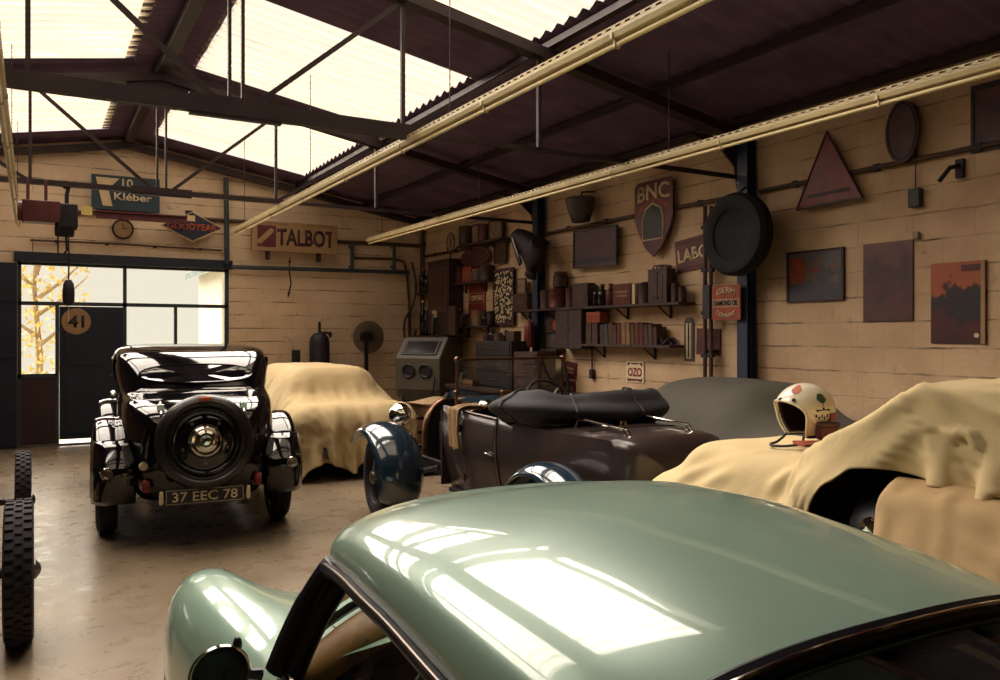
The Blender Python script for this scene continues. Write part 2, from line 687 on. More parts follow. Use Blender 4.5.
def block_wall(name, axis, lite, dark, mort):
    """Whitewashed concrete blocks; the courses show as broken dark joints."""
    q = N(name)
    tc = q.node('ShaderNodeTexCoord')
    sep = q.node('ShaderNodeSeparateXYZ')
    q.link(tc.outputs['Object'], sep.inputs[0])
    cmb = q.node('ShaderNodeCombineXYZ')
    q.link(sep.outputs[axis], cmb.inputs['X'])
    q.link(sep.outputs['Z'], cmb.inputs['Y'])
    # small wobble so that the joints are not ruler straight
    nz = q.node('ShaderNodeTexNoise')
    nz.inputs['Scale'].default_value = 5
    q.link(tc.outputs['Object'], nz.inputs['Vector'])
    vm = q.node('ShaderNodeVectorMath', operation='MULTIPLY_ADD')
    q.link(nz.outputs['Color'], vm.inputs[0])
    vm.inputs[1].default_value = (.02, .02, 0)
    q.link(cmb.outputs[0], vm.inputs[2])
    bk = q.node('ShaderNodeTexBrick')
    q.link(vm.outputs[0], bk.inputs['Vector'])
    bk.inputs['Scale'].default_value = 1
    bk.inputs['Brick Width'].default_value = .5
    bk.inputs['Row Height'].default_value = .215
    bk.inputs['Mortar Size'].default_value = .007
    bk.inputs['Mortar Smooth'].default_value = .35
    bk.inputs['Color1'].default_value = (1, 1, 1, 1)
    bk.inputs['Color2'].default_value = (.86, .86, .86, 1)
    bk.inputs['Mortar'].default_value = (.75, .75, .75, 1)
    base = q.ramp(q.noise(tc.outputs['Object'], 1.6, 6, .6), [(.28, srgb(*dark)), (.62, srgb(*lite))])
    stains = q.ramp(q.noise(tc.outputs['Object'], 3.7, 7, .72), [(.60, (0, 0, 0, 1)), (.80, (.75, .75, .75, 1))])
    base = q.mix(stains, base, srgb(*mort))
    base = q.mix(.35, base, q.mix(1.0, base, bk.outputs['Color'], 'MULTIPLY'))
    broken = q.ramp(q.noise(tc.outputs['Object'], 2.3, 5, .65), [(.42, (.03, .03, .03, 1)), (.64, (.9, .9, .9, 1))])
    b2 = q.node('ShaderNodeTexBrick')
    q.link(vm.outputs[0], b2.inputs['Vector'])
    for k_, v_ in (('Scale', 1), ('Brick Width', 60.0), ('Row Height', .215), ('Mortar Size', .010), ('Mortar Smooth', .5)):
        b2.inputs[k_].default_value = v_
    jm = q.mix(1.0, b2.outputs['Fac'], broken, 'MULTIPLY')
    base = q.mix(jm, base, srgb(*mort))
    q.link(base, q.bsdf.inputs['Base Color'])
    q.bsdf.inputs['Roughness'].default_value = .8
    h = q.node('ShaderNodeMath', operation='MULTIPLY_ADD')
    q.link(bk.outputs['Fac'], h.inputs[0])
    h.inputs[1].default_value = -1.0
    q.link(q.noise(tc.outputs['Object'], 22, 5), h.inputs[2])
    q.bump(h.outputs[0], .5, .012)
    return q.m


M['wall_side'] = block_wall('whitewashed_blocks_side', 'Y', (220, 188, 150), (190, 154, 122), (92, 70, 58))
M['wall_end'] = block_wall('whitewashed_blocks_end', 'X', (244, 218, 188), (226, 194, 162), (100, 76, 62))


def floor_mat():
    q = N('worn_concrete')
    tc = q.node('ShaderNodeTexCoord')
    a = q.noise(tc.outputs['Object'], .9, 6, .6)
    b = q.noise(tc.outputs['Object'], 6.0, 6, .65)
    col = q.ramp(a, [(.3, srgb(112, 96, 78)), (.68, srgb(148, 130, 106))])
    spots = q.ramp(b, [(.62, (0, 0, 0, 1)), (.85, (.25, .25, .25, 1))])
    col = q.mix(spots, col, srgb(84, 68, 58))
    q.link(col, q.bsdf.inputs['Base Color'])
    r = q.ramp(b, [(.3, (.22, .22, .22, 1)), (.75, (.42, .42, .42, 1))])
    q.link(r, q.bsdf.inputs['Roughness'])
    q.bump(q.noise(tc.outputs['Object'], 30, 4), .06, .006)
    return q.m


M['floor'] = floor_mat()
M['roof_sheet'] = plain('roof_sheet', (108, 86, 110), .8, 0, .25, 2.5, .2, 20)
M['plaster_dark'] = plain('plaster_dark', (120, 98, 76), .85, 0, .2, 2)
M['yard'] = plain('yard', (190, 176, 150), .9, 0, .15, 2)
M['leaf'] = plain('leaf', (200, 186, 120), .7, 0, .4, 12)
M['bark'] = plain('bark', (140, 122, 96), .8, 0, .3, 8)
M['house'] = plain('house', (196, 194, 184), .8, 0, .06, 3)
M['house_roof'] = plain('house_roof', (96, 112, 110), .7, 0, .15, 3)


def poster_mat(name, stops, scale, seedvec=(0, 0, 0)):
    """Faded printed picture: bands of colour broken up by noise."""
    q = N(name)
    tc = q.node('ShaderNodeTexCoord')
    mp = q.node('ShaderNodeMapping')
    mp.inputs['Location'].default_value = seedvec
    q.link(tc.outputs['Object'], mp.inputs['Vector'])
    sep = q.node('ShaderNodeSeparateXYZ')
    q.link(mp.outputs['Vector'], sep.inputs[0])
    nz = q.noise(mp.outputs['Vector'], scale, 5, .6)
    ad = q.node('ShaderNodeMath', operation='MULTIPLY_ADD')
    q.link(nz, ad.inputs[0])
    ad.inputs[1].default_value = .9
    q.link(sep.outputs['Y'], ad.inputs[2])
    q.link(q.ramp(ad.outputs[0], stops), q.bsdf.inputs['Base Color'])
    q.bsdf.inputs['Roughness'].default_value = .5
    return q.m


M['poster_sunset'] = poster_mat('poster_sunset', [(.0, srgb(50, 24, 30)), (.28, srgb(84, 28, 28)), (.42, srgb(34, 28, 30)), (.56, srgb(52, 36, 34)), (.60, srgb(176, 88, 48)), (.95, srgb(160, 84, 50))], 5)
M['poster_dark'] = poster_mat('poster_dark', [(.0, srgb(48, 30, 40)), (.35, srgb(96, 54, 52)), (.6, srgb(70, 42, 46)), (.9, srgb(112, 66, 60))], 6, (.3, .1, 0))
M['poster_mixed'] = poster_mat('poster_mixed', [(.1, srgb(58, 60, 68)), (.42, srgb(70, 70, 78)), (.5, srgb(120, 84, 62)), (.56, srgb(96, 90, 94)), (.9, srgb(104, 96, 98))], 5, (.2, 0, .4))


def patchwork():
    q = N('black_white_print')
    vec = q.coords('Object', (1, 1, 1))
    vo = q.node('ShaderNodeTexVoronoi', distance='CHEBYCHEV')
    vo.inputs['Scale'].default_value = 22
    q.link(vec, vo.inputs['Vector'])
    q.link(q.ramp(vo.outputs['Distance'], [(.33, srgb(232, 210, 168)), (.38, srgb(28, 22, 26))]), q.bsdf.inputs['Base Color'])
    q.bsdf.inputs['Roughness'].default_value = .6
    return q.m


M['patchwork'] = patchwork()
# ------------------------------------------------------------------ setting
def slab_poly(name, poly, T, depth, mat):
    return struct(MB().prism(poly, depth, T).build(name, mat, smooth=0))


fl = MB().box(((LW + RW) / 2, (FWALL + BW) / 2, -.1), (RW - LW + .4, BW - FWALL + .4, .2))
struct(fl.build('floor', M['floor'], smooth=0))

# walls
TB = Matrix(((1, 0, 0, 0), (0, 0, -1, BW + .2), (0, 1, 0, 0), (0, 0, 0, 1)))      # polygon (x, z), extruded towards the room
OX0, OX1, OZ = -.20, 2.72, 2.66
back = MB()
back.prism([(LW - .2, 0), (OX0, 0), (OX0, roof_z(OX0)), (LW - .2, roof_z(LW - .2))], .2, TB)
back.prism([(OX0, OZ), (OX1, OZ), (OX1, roof_z(OX1)), (RIDGE_X, RIDGE_Z), (OX0, roof_z(OX0))], .2, TB)
back.prism([(OX1, 0), (RW + .2, 0), (RW + .2, roof_z(RW + .2)), (OX1, roof_z(OX1))], .2, TB)
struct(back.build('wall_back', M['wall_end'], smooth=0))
TF = Matrix(((1, 0, 0, 0), (0, 0, -1, FWALL), (0, 1, 0, 0), (0, 0, 0, 1)))
struct(MB().prism([(LW - .2, 0), (RW + .2, 0), (RW + .2, roof_z(RW + .2)), (RIDGE_X, RIDGE_Z), (LW - .2, roof_z(LW - .2))], .2, TF).build('wall_front', M['plaster_dark'], smooth=0))
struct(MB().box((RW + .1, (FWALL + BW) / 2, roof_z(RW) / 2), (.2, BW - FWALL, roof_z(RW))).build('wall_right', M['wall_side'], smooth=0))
struct(MB().box((LW - .1, (FWALL + BW) / 2, roof_z(LW) / 2), (.2, BW - FWALL, roof_z(LW))).build('wall_left', M['plaster_dark'], smooth=0))

# roof sheets: corrugations run down the slope
SKY_Y = [(3.45, 6.2), (7.02, 9.42), (9.85, 12.75)]
SR = (1.50, 3.74)          # right slope lights
SL = (-1.3, .93)           # left slope lights
STEP = .177 / 4


def sheet(mb, x0, x1, y0, y1, lift):
    ny = max(4, int(round((y1 - y0) / STEP)))
    ys = [y0 + (y1 - y0) * i / ny for i in range(ny + 1)]
    rows = [[(x, y, roof_z(x) + lift + .024 * math.sin(2 * PI * y / .177)) for y in ys] for x in (x0, x1)]
    mb.rows(rows)


ce = MB()
edges = [FWALL - .1]
for a, b in SKY_Y:
    edges += [a, b]
edges.append(BW + .25)
for i in range(len(edges) - 1):
    a, b = edges[i], edges[i + 1]
    if i % 2 == 0:
        sheet(ce, RIDGE_X - .02, RW + .3, a, b, .03)
        sheet(ce, LW - .3, RIDGE_X + .02, a, b, .03)
    else:
        sheet(ce, RIDGE_X - .02, SR[0], a, b, .03)
        sheet(ce, SR[1], RW + .3, a, b, .03)
        sheet(ce, SL[1], RIDGE_X + .02, a, b, .03)
        sheet(ce, LW - .3, SL[0], a, b, .03)
# folded ridge capping
cap_rows = []
for k in range(75):
    y = FWALL + (BW - FWALL) * k / 74
    cap_rows.append([(RIDGE_X + dx, y, roof_z(RIDGE_X + dx) + .11 + .01 * math.sin(9 * y)) for dx in (-.36, -.18, 0, .18, .36)])
ce.rows(cap_rows)
o = ce.build('ceiling', M['roof_sheet'], smooth=60, recalc=False)
struct(o)
wn = 2
for side, (x0, x1) in (('r', SR), ('l', SL)):
    for a, b in SKY_Y:
        mb = MB()
        sheet(mb, x0 - .07, x1 + .07, a - .06, b + .06, .065)
        q = struct(mb.build('window_%d' % wn, M['skylight'], smooth=60, recalc=False))
        wn += 1

# steel trusses, purlins and columns
TIE = 3.17
for n, ty in enumerate((13.22, 9.55, 5.78, 1.98, -1.8)):
    mb = MB()
    ez = roof_z(RW) - .13
    mb.beam((RIDGE_X, ty, RIDGE_Z - .13), (RW, ty, ez), .13, .09)
    mb.beam((RIDGE_X, ty, RIDGE_Z - .13), (LW, ty, roof_z(LW) - .13), .13, .09)
    if n:
        mb.beam((LW, ty, TIE), (2.55, ty, TIE), .06, .055 if n == 1 else .11)
        mb.beam((2.55, ty, TIE), (RW, ty, TIE + .0), .035, .04)
        for dx in (-.045, .045):
            mb.beam((RIDGE_X + dx, ty, TIE), (RIDGE_X + dx, ty, RIDGE_Z - .2), .03, .022)
        mb.box((RIDGE_X, ty, TIE), (.62, .05, .09 if n == 1 else .15))
        mb.box((RIDGE_X, ty, RIDGE_Z - .24), (.7, .04, .2))
        for sx in (-1, 1):
            x1, x2 = RIDGE_X + sx * 1.25, RIDGE_X + sx * 2.5
            mb.beam((RIDGE_X + sx * .12, ty, TIE + .04), (x1, ty, roof_z(x1) - .16), .03, .035)
            mb.beam((x1, ty, TIE), (x1, ty, roof_z(x1) - .16), .03, .03)
            mb.beam((x1, ty, TIE), (x2, ty, roof_z(x2) - .16), .03, .035)
            mb.beam((x2, ty, TIE), (x2, ty, roof_z(x2) - .16), .035, .035)
        # knee bracket at the column
        mb.prism([(RW - .75, ez - .02), (RW, ez - .04), (RW, TIE - .12), (RW - .1, TIE - .12), (RW - .14, TIE + .1), (RW - .3, ez - .16)], .02,
                 Matrix(((1, 0, 0, 0), (0, 0, -1, ty + .01), (0, 1, 0, 0), (0, 0, 0, 1))))
    struct(mb.build('roof_beam', M['beam_paint'], smooth=0))
    if n in (1, 2, 3):
        c = MB()
        hz = roof_z(RW) - .12
        ty = ty - .12
        c.box((RW - .10, ty, hz / 2), (.012, .11, hz))
        c.box((RW - .045, ty, hz / 2), (.01, .13, hz))
        c.box((RW - .155, ty, hz / 2), (.01, .13, hz))
        struct(c.build('steel_column', M['blue_column'], smooth=0))
for px_ in (-2.6, -1.35, 3.82, 5.0, 6.0):
    struct(MB().beam((px_, FWALL, roof_z(px_) - .035), (px_, BW - .02, roof_z(px_) - .035), .07, .055).build('roof_beam', M['beam_paint'], smooth=0))
struct(MB().beam((RIDGE_X, FWALL, RIDGE_Z - .06), (RIDGE_X, BW - .02, RIDGE_Z - .06), .12, .10).build('roof_beam', M['beam_paint'], smooth=0))

# glazed front in the end wall: steel frame, door, lights
fy = BW + .08
fr = MB()
def bar(x0, x1, z0, z1, mb=fr, d=.06):
    mb.box(((x0 + x1) / 2, fy, (z0 + z1) / 2), (x1 - x0, d, z1 - z0))
bar(OX0, OX0 + .05, 0, OZ); bar(OX1 - .06, OX1, 0, OZ); bar(OX0, OX1, OZ - .05, OZ)
bar(OX0, OX1, 2.03, 2.085); bar(1.175, 1.225, 2.03, OZ); bar(1.175, 1.225, 0, 2.03); bar(.275, .325, 0, 2.03); bar(1.90, 1.945, 1.0, 2.03)
bar(OX0, .3, .98, 1.04); bar(1.2, OX1, .98, 1.04)
win = struct(fr.build('window_1', M['green_blue_rail'], smooth=0))
for x0, x1, z0, z1 in ((OX0 + .05, 1.175, 2.085, OZ - .05), (1.225, OX1 - .06, 2.085, OZ - .05), (OX0 + .05, .275, 1.04, 2.03), (1.225, 1.90, 1.04, 2.03), (1.945, OX1 - .06, 1.04, 2.03)):
    MB().box(((x0 + x1) / 2, fy, (z0 + z1) / 2), (x1 - x0, .006, z1 - z0)).build('pane', M['glass'], win, smooth=0)
MB().box(((OX0 + .3) / 2, fy, .5), (.45, .03, .96)).build('panel', M['brown_door'], win, smooth=0)
MB().box(((1.22 + OX1 - .06) / 2, fy, .525), (OX1 - .06 - 1.225, .03, .91)).build('panel', M['navy_door'], win, smooth=0)
d = MB().box((.75, fy - .02, 1.045), (.846, .05, 1.95))
d.box((.75, fy - .05, 1.55), (.70, .012, .8)); d.box((.75, fy - .05, .55), (.70, .012, .8))
dr = struct(d.build('door_1', M['navy_door'], smooth=0, bevel=.004))
MB().cyl((1.1, fy - .05, 1.0), (1.1, fy - .1, 1.0), .012).tube([(1.1, fy - .1, 1.0), (1.0, fy - .1, 1.0)], .011).build('door_handle', M['steel'], dr)
struct(MB().box((.5, BW - .02, .012), (1.5, .12, .024)).build('trim_1', M['steel'], smooth=0, bevel=.004))
struct(MB().box((1.26, BW - .03, OZ + .06), (3.0, .08, .14)).build('trim_2', M['navy_door'], smooth=0, bevel=.004))
# dark sliding leaf parked left of the glazing
lf = MB().box((-.78, BW - .1, 1.32), (1.16, .06, 2.6))
for zz in (.5, 1.3, 2.1):
    lf.box((-.78, BW - .14, zz), (1.1, .02, .06))
struct(lf.build('door_2', M['navy_door'], smooth=0, bevel=.004))

# outside
struct(MB().box((1.5, BW + 14, -.12), (60, 27.0, .1)).build('yard_ground', M['yard'], smooth=0))


def tree(name, label, x, y, h, r, seed):
    rnd = random.Random(seed)
    t = thing(name, label, 'tree', (x, y, -.07))
    tr = MB().tube([(0, 0, 0), (.05, .02, h * .35), (-.04, .05, h * .7), (.02, 0, h)], [.07, .055, .035, .012], 10)
    for k in range(7):
        a = rnd.uniform(0, 2 * PI); z = h * rnd.uniform(.35, .8)
        tr.tube([(0, 0, z), (math.cos(a) * r * .4, math.sin(a) * r * .4, z + .3), (math.cos(a) * r * .8, math.sin(a) * r * .8, z + .7)], [.04, .025, .01], 6)
    tr.build('trunk', M['bark'], t)
    lf = MB()
    for k in range(700):
        a = rnd.uniform(0, 2 * PI); q = r * math.sqrt(rnd.random()); z = h * .25 + rnd.random() * h * .8
        q *= 1 - abs(z / h - .6) * .7
        p = V((math.cos(a) * q, math.sin(a) * q, z))
        R = Euler((rnd.uniform(0, 6), rnd.uniform(0, 6), rnd.uniform(0, 6))).to_matrix()
        l = rnd.uniform(.05, .09)
        lf.add([p + R @ V(c) for c in ((-l, 0, 0), (0, -l * .4, .01), (l, 0, 0), (0, l * .4, .01))], [(0, 1, 2, 3)])
    lf.build('foliage', M['leaf'], t, smooth=0, weld=0, recalc=False)


tree('garden_tree', 'leafy olive green tree outside seen through the glazing beside the navy door', .05, 16.6, 3.6, 1.0, 5)
hs = thing('neighbour_house', 'pale house with a sloping roof seen through the far pane of the glazed front', 'house', (5.0, 20.5, -.07))
MB().box((0, 0, 1.6), (2.6, 3, 3.2)).build('wall_shell', M['house'], hs, smooth=0)
MB().prism([(-1.6, 3.1), (1.6, 4.9), (1.6, 5.05), (-1.6, 3.25)], 3.4, Matrix(((1, 0, 0, 0), (0, 0, -1, 1.7), (0, 1, 0, 0), (0, 0, 0, 1)))).build('roof', M['house_roof'], hs, smooth=0)
hw = MB().box((-.5, -1.53, 1.9), (.8, .08, 1.0)).build('window_frame', M['house_roof'], hs, smooth=0)
MB().box((-.5, -1.58, 1.9), (.64, .02, .84)).build('pane', M['house'], hw, smooth=0)

# ------------------------------------------------------------------ hanging strip lights
def strip_light(x, y0, y1, label):
    z = 3.1
    t = thing('strip_light', label, 'strip light', (x, (y0 + y1) / 2, z))
    L = y1 - y0
    h = L / 2
    T = Matrix(((1, 0, 0, 0), (0, 0, -1, h), (0, 1, 0, 0), (0, 0, 0, 1)))
    MB().prism([(-.034, .0), (-.026, -.026), (.026, -.026), (.034, .0), (.034, .008), (-.034, .008)], L, T).build('housing', M['cream_metal'], t, smooth=0)
    MB().cyl((0, -h + .03, -.052), (0, h - .03, -.052), .0125, n=14).build('lamp_tube', M['cream_lens'], t)
    tray = MB()
    for sx in (-.026, .026):
        tray.beam((sx, -h, .016), (sx, h, .016), .005, .008)
        tray.beam((sx, -h, .036), (sx, h, .036), .005, .005)
    k = int(L / .075)
    for i in range(k):
        y = -h + L * i / k
        for sx in (-.026, .026):
            tray.box((sx, y, .026), (.005, .034, .018))
        tray.box((0, y, .016), (.05, .02, .005))
    tray.build('cable_tray', M['cream_metal'], t, smooth=0)
    yy = -h + .4
    while yy < h:
        c = MB().box((0, yy, -.014), (.076, .024, .034)).box((0, yy, -.048), (.036, .018, .045))
        c.build('clip', M['cream_metal'], t, smooth=0, bevel=.004)
        yy += 1.35
    zt = roof_z(x) - z
    for f in (-.85, -.4, .05, .5, .92):
        MB().cyl((0, f * h, .03), (0, f * h, zt), .004, n=6).build('hanging_wire', M['dark_iron'], t)
    return t


strip_light(2.52, -2.6, 12.0, 'long cream strip light hanging from the roof nearer the skylights, running to the end wall')
strip_light(4.6, -2.6, 12.15, 'long cream strip light running along above the sign covered side wall')
strip_light(-.175, -2.6, 12.6, 'cream strip light at the edge of the photo running toward the glazed front')
# ------------------------------------------------------------------ pale green coupe in the foreground (built around its own centre line, nose towards +y)
CX, CY = 1.13, 1.0
coupe = thing('coupe', 'glossy pale green fastback coupe in front, its curved roof reflecting the skylights', 'car', (CX, CY, 0), -math.radians(2))

# roof panel: edge line (drip rail) and crown line along the car
R_Y = [-1.35, -1.0, -.7, -.45, -.28, -.10, .2, .47, .70, .82, .88]         # local y
R_W = [.40, .46, .53, .58, .605, .625, .64, .645, .635, .63, .625]          # half width
R_E = [.74, .78, .83, .90, .95, 1.0, 1.04, 1.062, 1.06, 1.052, 1.046]       # edge height
R_T = [.86, .95, 1.04, 1.115, 1.158, 1.184, 1.210, 1.222, 1.214, 1.196, 1.181]   # crown height


def roof_pt(y, t, lift=0.0):
    """t in -1..1 across."""
    w, e, c = pchip(y, R_Y, R_W), pchip(y, R_Y, R_E), pchip(y, R_Y, R_T)
    q = abs(t)
    x = w * math.copysign(math.sin(q * PI / 2) ** .82, t) if q < 1 else math.copysign(w, t)
    r = min(1.0, abs(x) / w)
    z = e + (c - e) * (1 - r ** 2.5) ** (1 / 3.4)
    return V((x, y, z + lift))


def header_y(x):       # windscreen top edge bows forward in the middle
    return .86 + .13 * (1 - (x / .63) ** 2)


REAR_Y0 = -.27


def roof_uv(u, v):
    t = -1 + 2 * v
    q0 = roof_pt(.5, t)
    y = lerp(REAR_Y0 + .0 + .035 * abs(t) ** 2, header_y(q0.x), u)
    p = roof_pt(min(y, .88), t)
    if y > .88:
        k = (y - .88)
        p.y = y
        p.z -= k * .10
    return p


rp = MB().grid(roof_uv, 40, 41)
roof = rp.build('roof', M['teal'], coupe, smooth=80, solid=.018)

# rear quarters: narrow strips of roof skin beside the back window, falling to the tail
for s in (-1, 1):
    rows = []
    for i in range(26):
        y = lerp(REAR_Y0 + .03, -1.32, i / 25)
        inner = interp(y, [-1.35, -1.0, -.7, -.28], [.20, .60, .76, .80])
        rows.append([roof_pt(y, s * lerp(1.0, inner, j / 9)) for j in range(10)])
    MB().rows(rows).build('rear_quarter', M['teal'], coupe, smooth=80, solid=.015)

# back window: glass and black rubber surround with a bright lip
rows = []
for i in range(18):
    y = lerp(REAR_Y0 + .02, -1.02, i / 17)
    inner = interp(y, [-1.35, -1.0, -.7, -.28], [.20, .60, .76, .80])
    rows.append([roof_pt(y, lerp(-inner, inner, j / 20), -.012) for j in range(21)])
bwin = MB().rows(rows).build('back_window', M['smoked_glass'], coupe, smooth=80)
loop = [roof_pt(REAR_Y0 + .012 + .03 * abs(t) ** 2, t, .004) for t in np.linspace(-.80, .80, 30)]
right = [roof_pt(y, interp(y, [-1.35, -1.0, -.7, -.28], [.20, .60, .76, .80]), .004) for y in np.linspace(REAR_Y0 - .03, -1.0, 16)]
bottom = [roof_pt(-1.03, t, .004) for t in np.linspace(.58, -.58, 16)]
left = [V((-p.x, p.y, p.z)) for p in right][::-1]
MB().tube(loop + right + bottom + left, .019, 8, closed=True).build('rubber_seal', M['dark_trim'], bwin)
MB().tube([p + V((0, -.014, .012)) for p in loop], .0045, 6).build('bright_lip', M['chrome'], bwin)
# tail deck below the back window
rows = []
for i in range(8):
    y = lerp(-1.02, -1.36, i / 7)
    inner = interp(y, [-1.35, -1.0], [.20, .62])
    rows.append([roof_pt(y, lerp(-inner, inner, j / 16)) for j in range(17)])
MB().rows(rows).build('boot_lid', M['teal'], coupe, smooth=80, solid=.015)

# lower body: cross sections from nose to tail; each is (outer bottom .. centre top) for one half
def body_row(y, w, zf, xf, zv, zh, belt=None):
    k = min(1.0, zf / .76)
    half = [(w * .90, .17), (w * .985, .30 * k), (w, .48 * k), (w * .985, .62 * k)]
    half += [(lerp(w, xf, .35), lerp(.62 * k, zf, .80)), (xf, zf), (xf - .14, lerp(zf, zv, .6)), (xf * .5, zv), (.18, lerp(zv, zh, .75)), (0, zh)]
    return [V((-x, y, z)) for x, z in half] + [V((x, y, z)) for x, z in half[-2::-1]]


FR = [  # y, w, zf, xf, zv, zh
    (2.78, .40, .38, .30, .36, .36),
    (2.70, .62, .49, .50, .41, .41),
    (2.52, .80, .62, .62, .48, .47),
    (2.25, .915, .725, .68, .55, .55),
    (1.95, .925, .765, .68, .625, .65),
    (1.65, .88, .745, .67, .685, .725),
    (1.35, .81, .725, .66, .735, .785),
    (1.08, .785, .745, .68, .785, .835),
    (.94, .78, .772, .705, .81, .855),
]
front = MB().rows([body_row(*f) for f in FR], cap=False)
nose = [V((p.x * .6, p.y + .03, lerp(p.z, .38, .55))) for p in body_row(*FR[0])]
front.rows([nose, body_row(*FR[0])])
front.add(nose, [tuple(range(len(nose)))])
front.build('front_body', M['teal'], coupe, smooth=80, sub=2)

# shut line between bonnet and wing
for s in (-1, 1):
    pts = [V((s * .47, y, interp(y, [.98, 1.35, 1.65, 1.95, 2.25, 2.55], [.80, .722, .665, .612, .555, .48]) + .006)) for y in np.linspace(.98, 2.5, 22)]
    MB().tube(pts, .0035, 6).build('shut_line', M['dark_trim'], coupe)

# doors / sills between the bulkheads: outer skin up to the belt line, then the inner door panel
BEL = [(.94, .78), (.5, .785), (0, .79), (-.5, .785), (-.62, .775)]
for s in (-1, 1):
    rows = []
    for y, w in BEL:
        prof = [(w * .90, .17), (w * .985, .30), (w, .48), (w * .99, .62), (w * .975, .72), (w * .955, .785), (w * .93, .795), (w * .90, .78), (w * .88, .6), (w * .88, .2)]
        rows.append([V((s * x, y, z)) for x, z in prof])
    dd = MB().rows(rows).build('door', M['teal'], coupe, smooth=80, sub=2)
    MB().tube([V((s * .735, y, .80)) for y in np.linspace(-.5, .93, 12)], .009, 8).build('waist_moulding', M['chrome'], dd)
    # black door frame: from the foot of the pillar, over the drip rail and down behind
    foot = V((s * .752, .935, .79))
    top = [V((s * pchip(y, R_Y, R_W), y, pchip(y, R_Y, R_E) - .006)) for y in np.linspace(.865, -.5, 26)]
    pil = [foot, lerp(foot, top[0], .35) + V((s * .006, .01, .0)), lerp(foot, top[0], .7) + V((s * .006, .012, 0))]
    MB().tube(spline(pil + [top[0]], 5) + top[1:], [.03] * 10 + [.027] * 6 + [.018] * 25, 10).build('pillar_frame', M['dark_trim'], coupe)
    inner = [p + V((-s * .035, -.045, -.012)) for p in spline(pil + [top[0]], 5)]
    MB().tube(inner, .026, 8).build('pillar_frame', M['dark_trim'], coupe)
    MB().tube([p + V((s * .014, 0, .012)) for p in top[:-1]], .0045, 8).build('drip_rail', M['steel'], coupe)
    # quarter behind the door window
    rows = []
    for i in range(9):
        y = lerp(-.42, -.95, i / 8)
        a = V((s * pchip(y, R_Y, R_W), y, pchip(y, R_Y, R_E)))
        b = V((s * interp(y, [-1, -.5], [.745, .76]), y, .78))
        rows.append([a.lerp(b, j / 5) + V((s * .015 * math.sin(PI * j / 5), 0, 0)) for j in range(6)])
    MB().rows(rows).build('rear_pillar', M['teal'], coupe, smooth=80, solid=.012)
    rows = [[V((s * lerp(.742, pchip(y, R_Y, R_W) - .004, k / 4), y - (.0 if y < .6 else .07 * (y - .6) / .3 * k / 4), lerp(.79, pchip(y, R_Y, R_E) - .01, k / 4))) for k in range(5)] for y in np.linspace(-.42, .56, 12)]
    MB().rows(rows).build('side_glass', M['glass'], coupe, smooth=80)

# tail of the body
RE = [
    (-.58, .775, .775, .70, .775, .775), (-.80, .775, .775, .66, .77, .775), (-1.05, .765, .765, .60, .77, .78), (-1.35, .74, .73, .50, .75, .80),
    (-1.65, .70, .66, .42, .70, .74), (-1.95, .64, .57, .36, .60, .62), (-2.12, .55, .44, .30, .46, .48),
]
rear = MB().rows([body_row(*f) for f in RE])
rear.add(body_row(*RE[-1]), [tuple(range(19))])
rear.build('rear_body', M['teal'], coupe, smooth=80, sub=2)

# windscreen: two curved edges, glass, gasket
def scr_base(t):
    return V((.735 * t, .955 + .33 * (1 - t * t), .80 + .062 * (1 - t * t)))
def scr_top(t):
    x = .612 * t
    return V((x, header_y(x) + .004, interp(.88, R_Y, R_E) - .01 + .112 * (1 - abs(t) ** 2.5) ** (1 / 3.4)))
ts = np.linspace(-1, 1, 25)
MB().rows([[scr_base(t).lerp(scr_top(t), k / 6) for t in ts] for k in range(7)]).build('windscreen', M['glass'], coupe, smooth=80)
MB().tube([scr_base(t) for t in ts], .014, 8).build('windscreen_gasket', M['dark_trim'], coupe)
MB().tube([scr_top(t) + V((0, .002, -.022)) for t in ts], .010, 8).build('windscreen_gasket', M['dark_trim'], coupe)
# wipers
for x in (-.3, .3):
    p = scr_base(x / .735)
    MB().tube([p + V((0, .03, .01)), p + V((.05, -.02, .06)), p + V((.32, -.07, .085))], [.007, .006, .004], 6).build('wiper', M['dark_trim'], coupe)

# cabin
MB().box((0, .15, .2), (1.36, 1.7, .05)).build('cabin_floor', M['leather_dark'], coupe, smooth=0)
MB().box((0, .93, .46), (1.36, .03, .56)).build('bulkhead', M['leather_dark'], coupe, smooth=0)
MB().box((0, -.60, .48), (1.36, .03, .6)).build('bulkhead', M['leather_dark'], coupe, smooth=0)
rows = []
DASH = [(0, 0), (-.03, .004), (-.06, -.004), (-.085, -.022), (-.095, -.045), (-.085, -.062), (-.06, -.07), (-.05, -.2), (-.04, -.3)]
for k, (dy, z) in enumerate(DASH):
    rows.append([scr_base(t) + V((-.02 * t, dy - .02, z - .012)) - V((0, .33 * (1 - t * t) * min(1, k / 3) * .30, 0)) for t in np.linspace(-.97, .97, 17)])
MB().rows(rows[:6]).build('dashboard', M['leather_tan'], coupe, smooth=70)
MB().rows(rows[5:]).build('dash_panel', M['leather_dark'], coupe, smooth=70)
dial = MB()
for x in (-.42, -.28):
    dial.lathe([(.0, .012), (.05, .012), (.056, 0), (.056, -.03)], (x, .70, .70), (0, -1, .2), 20)
dial.build('dial', M['chrome'], coupe)
sw = MB()
cw, ax = V((-.34, .56, .70)), V((0, -.86, .5)).normalized()
a, b, _ = frame_of(ax)
ring = [cw + (a * math.cos(q) + b * math.sin(q)) * .195 for q in np.linspace(0, 2 * PI, 41)[:-1]]
wheel = MB().tube(ring, .0125, 8, closed=True)
swo = wheel.build('steering_wheel', M['black_iron'], coupe)
sp = MB()
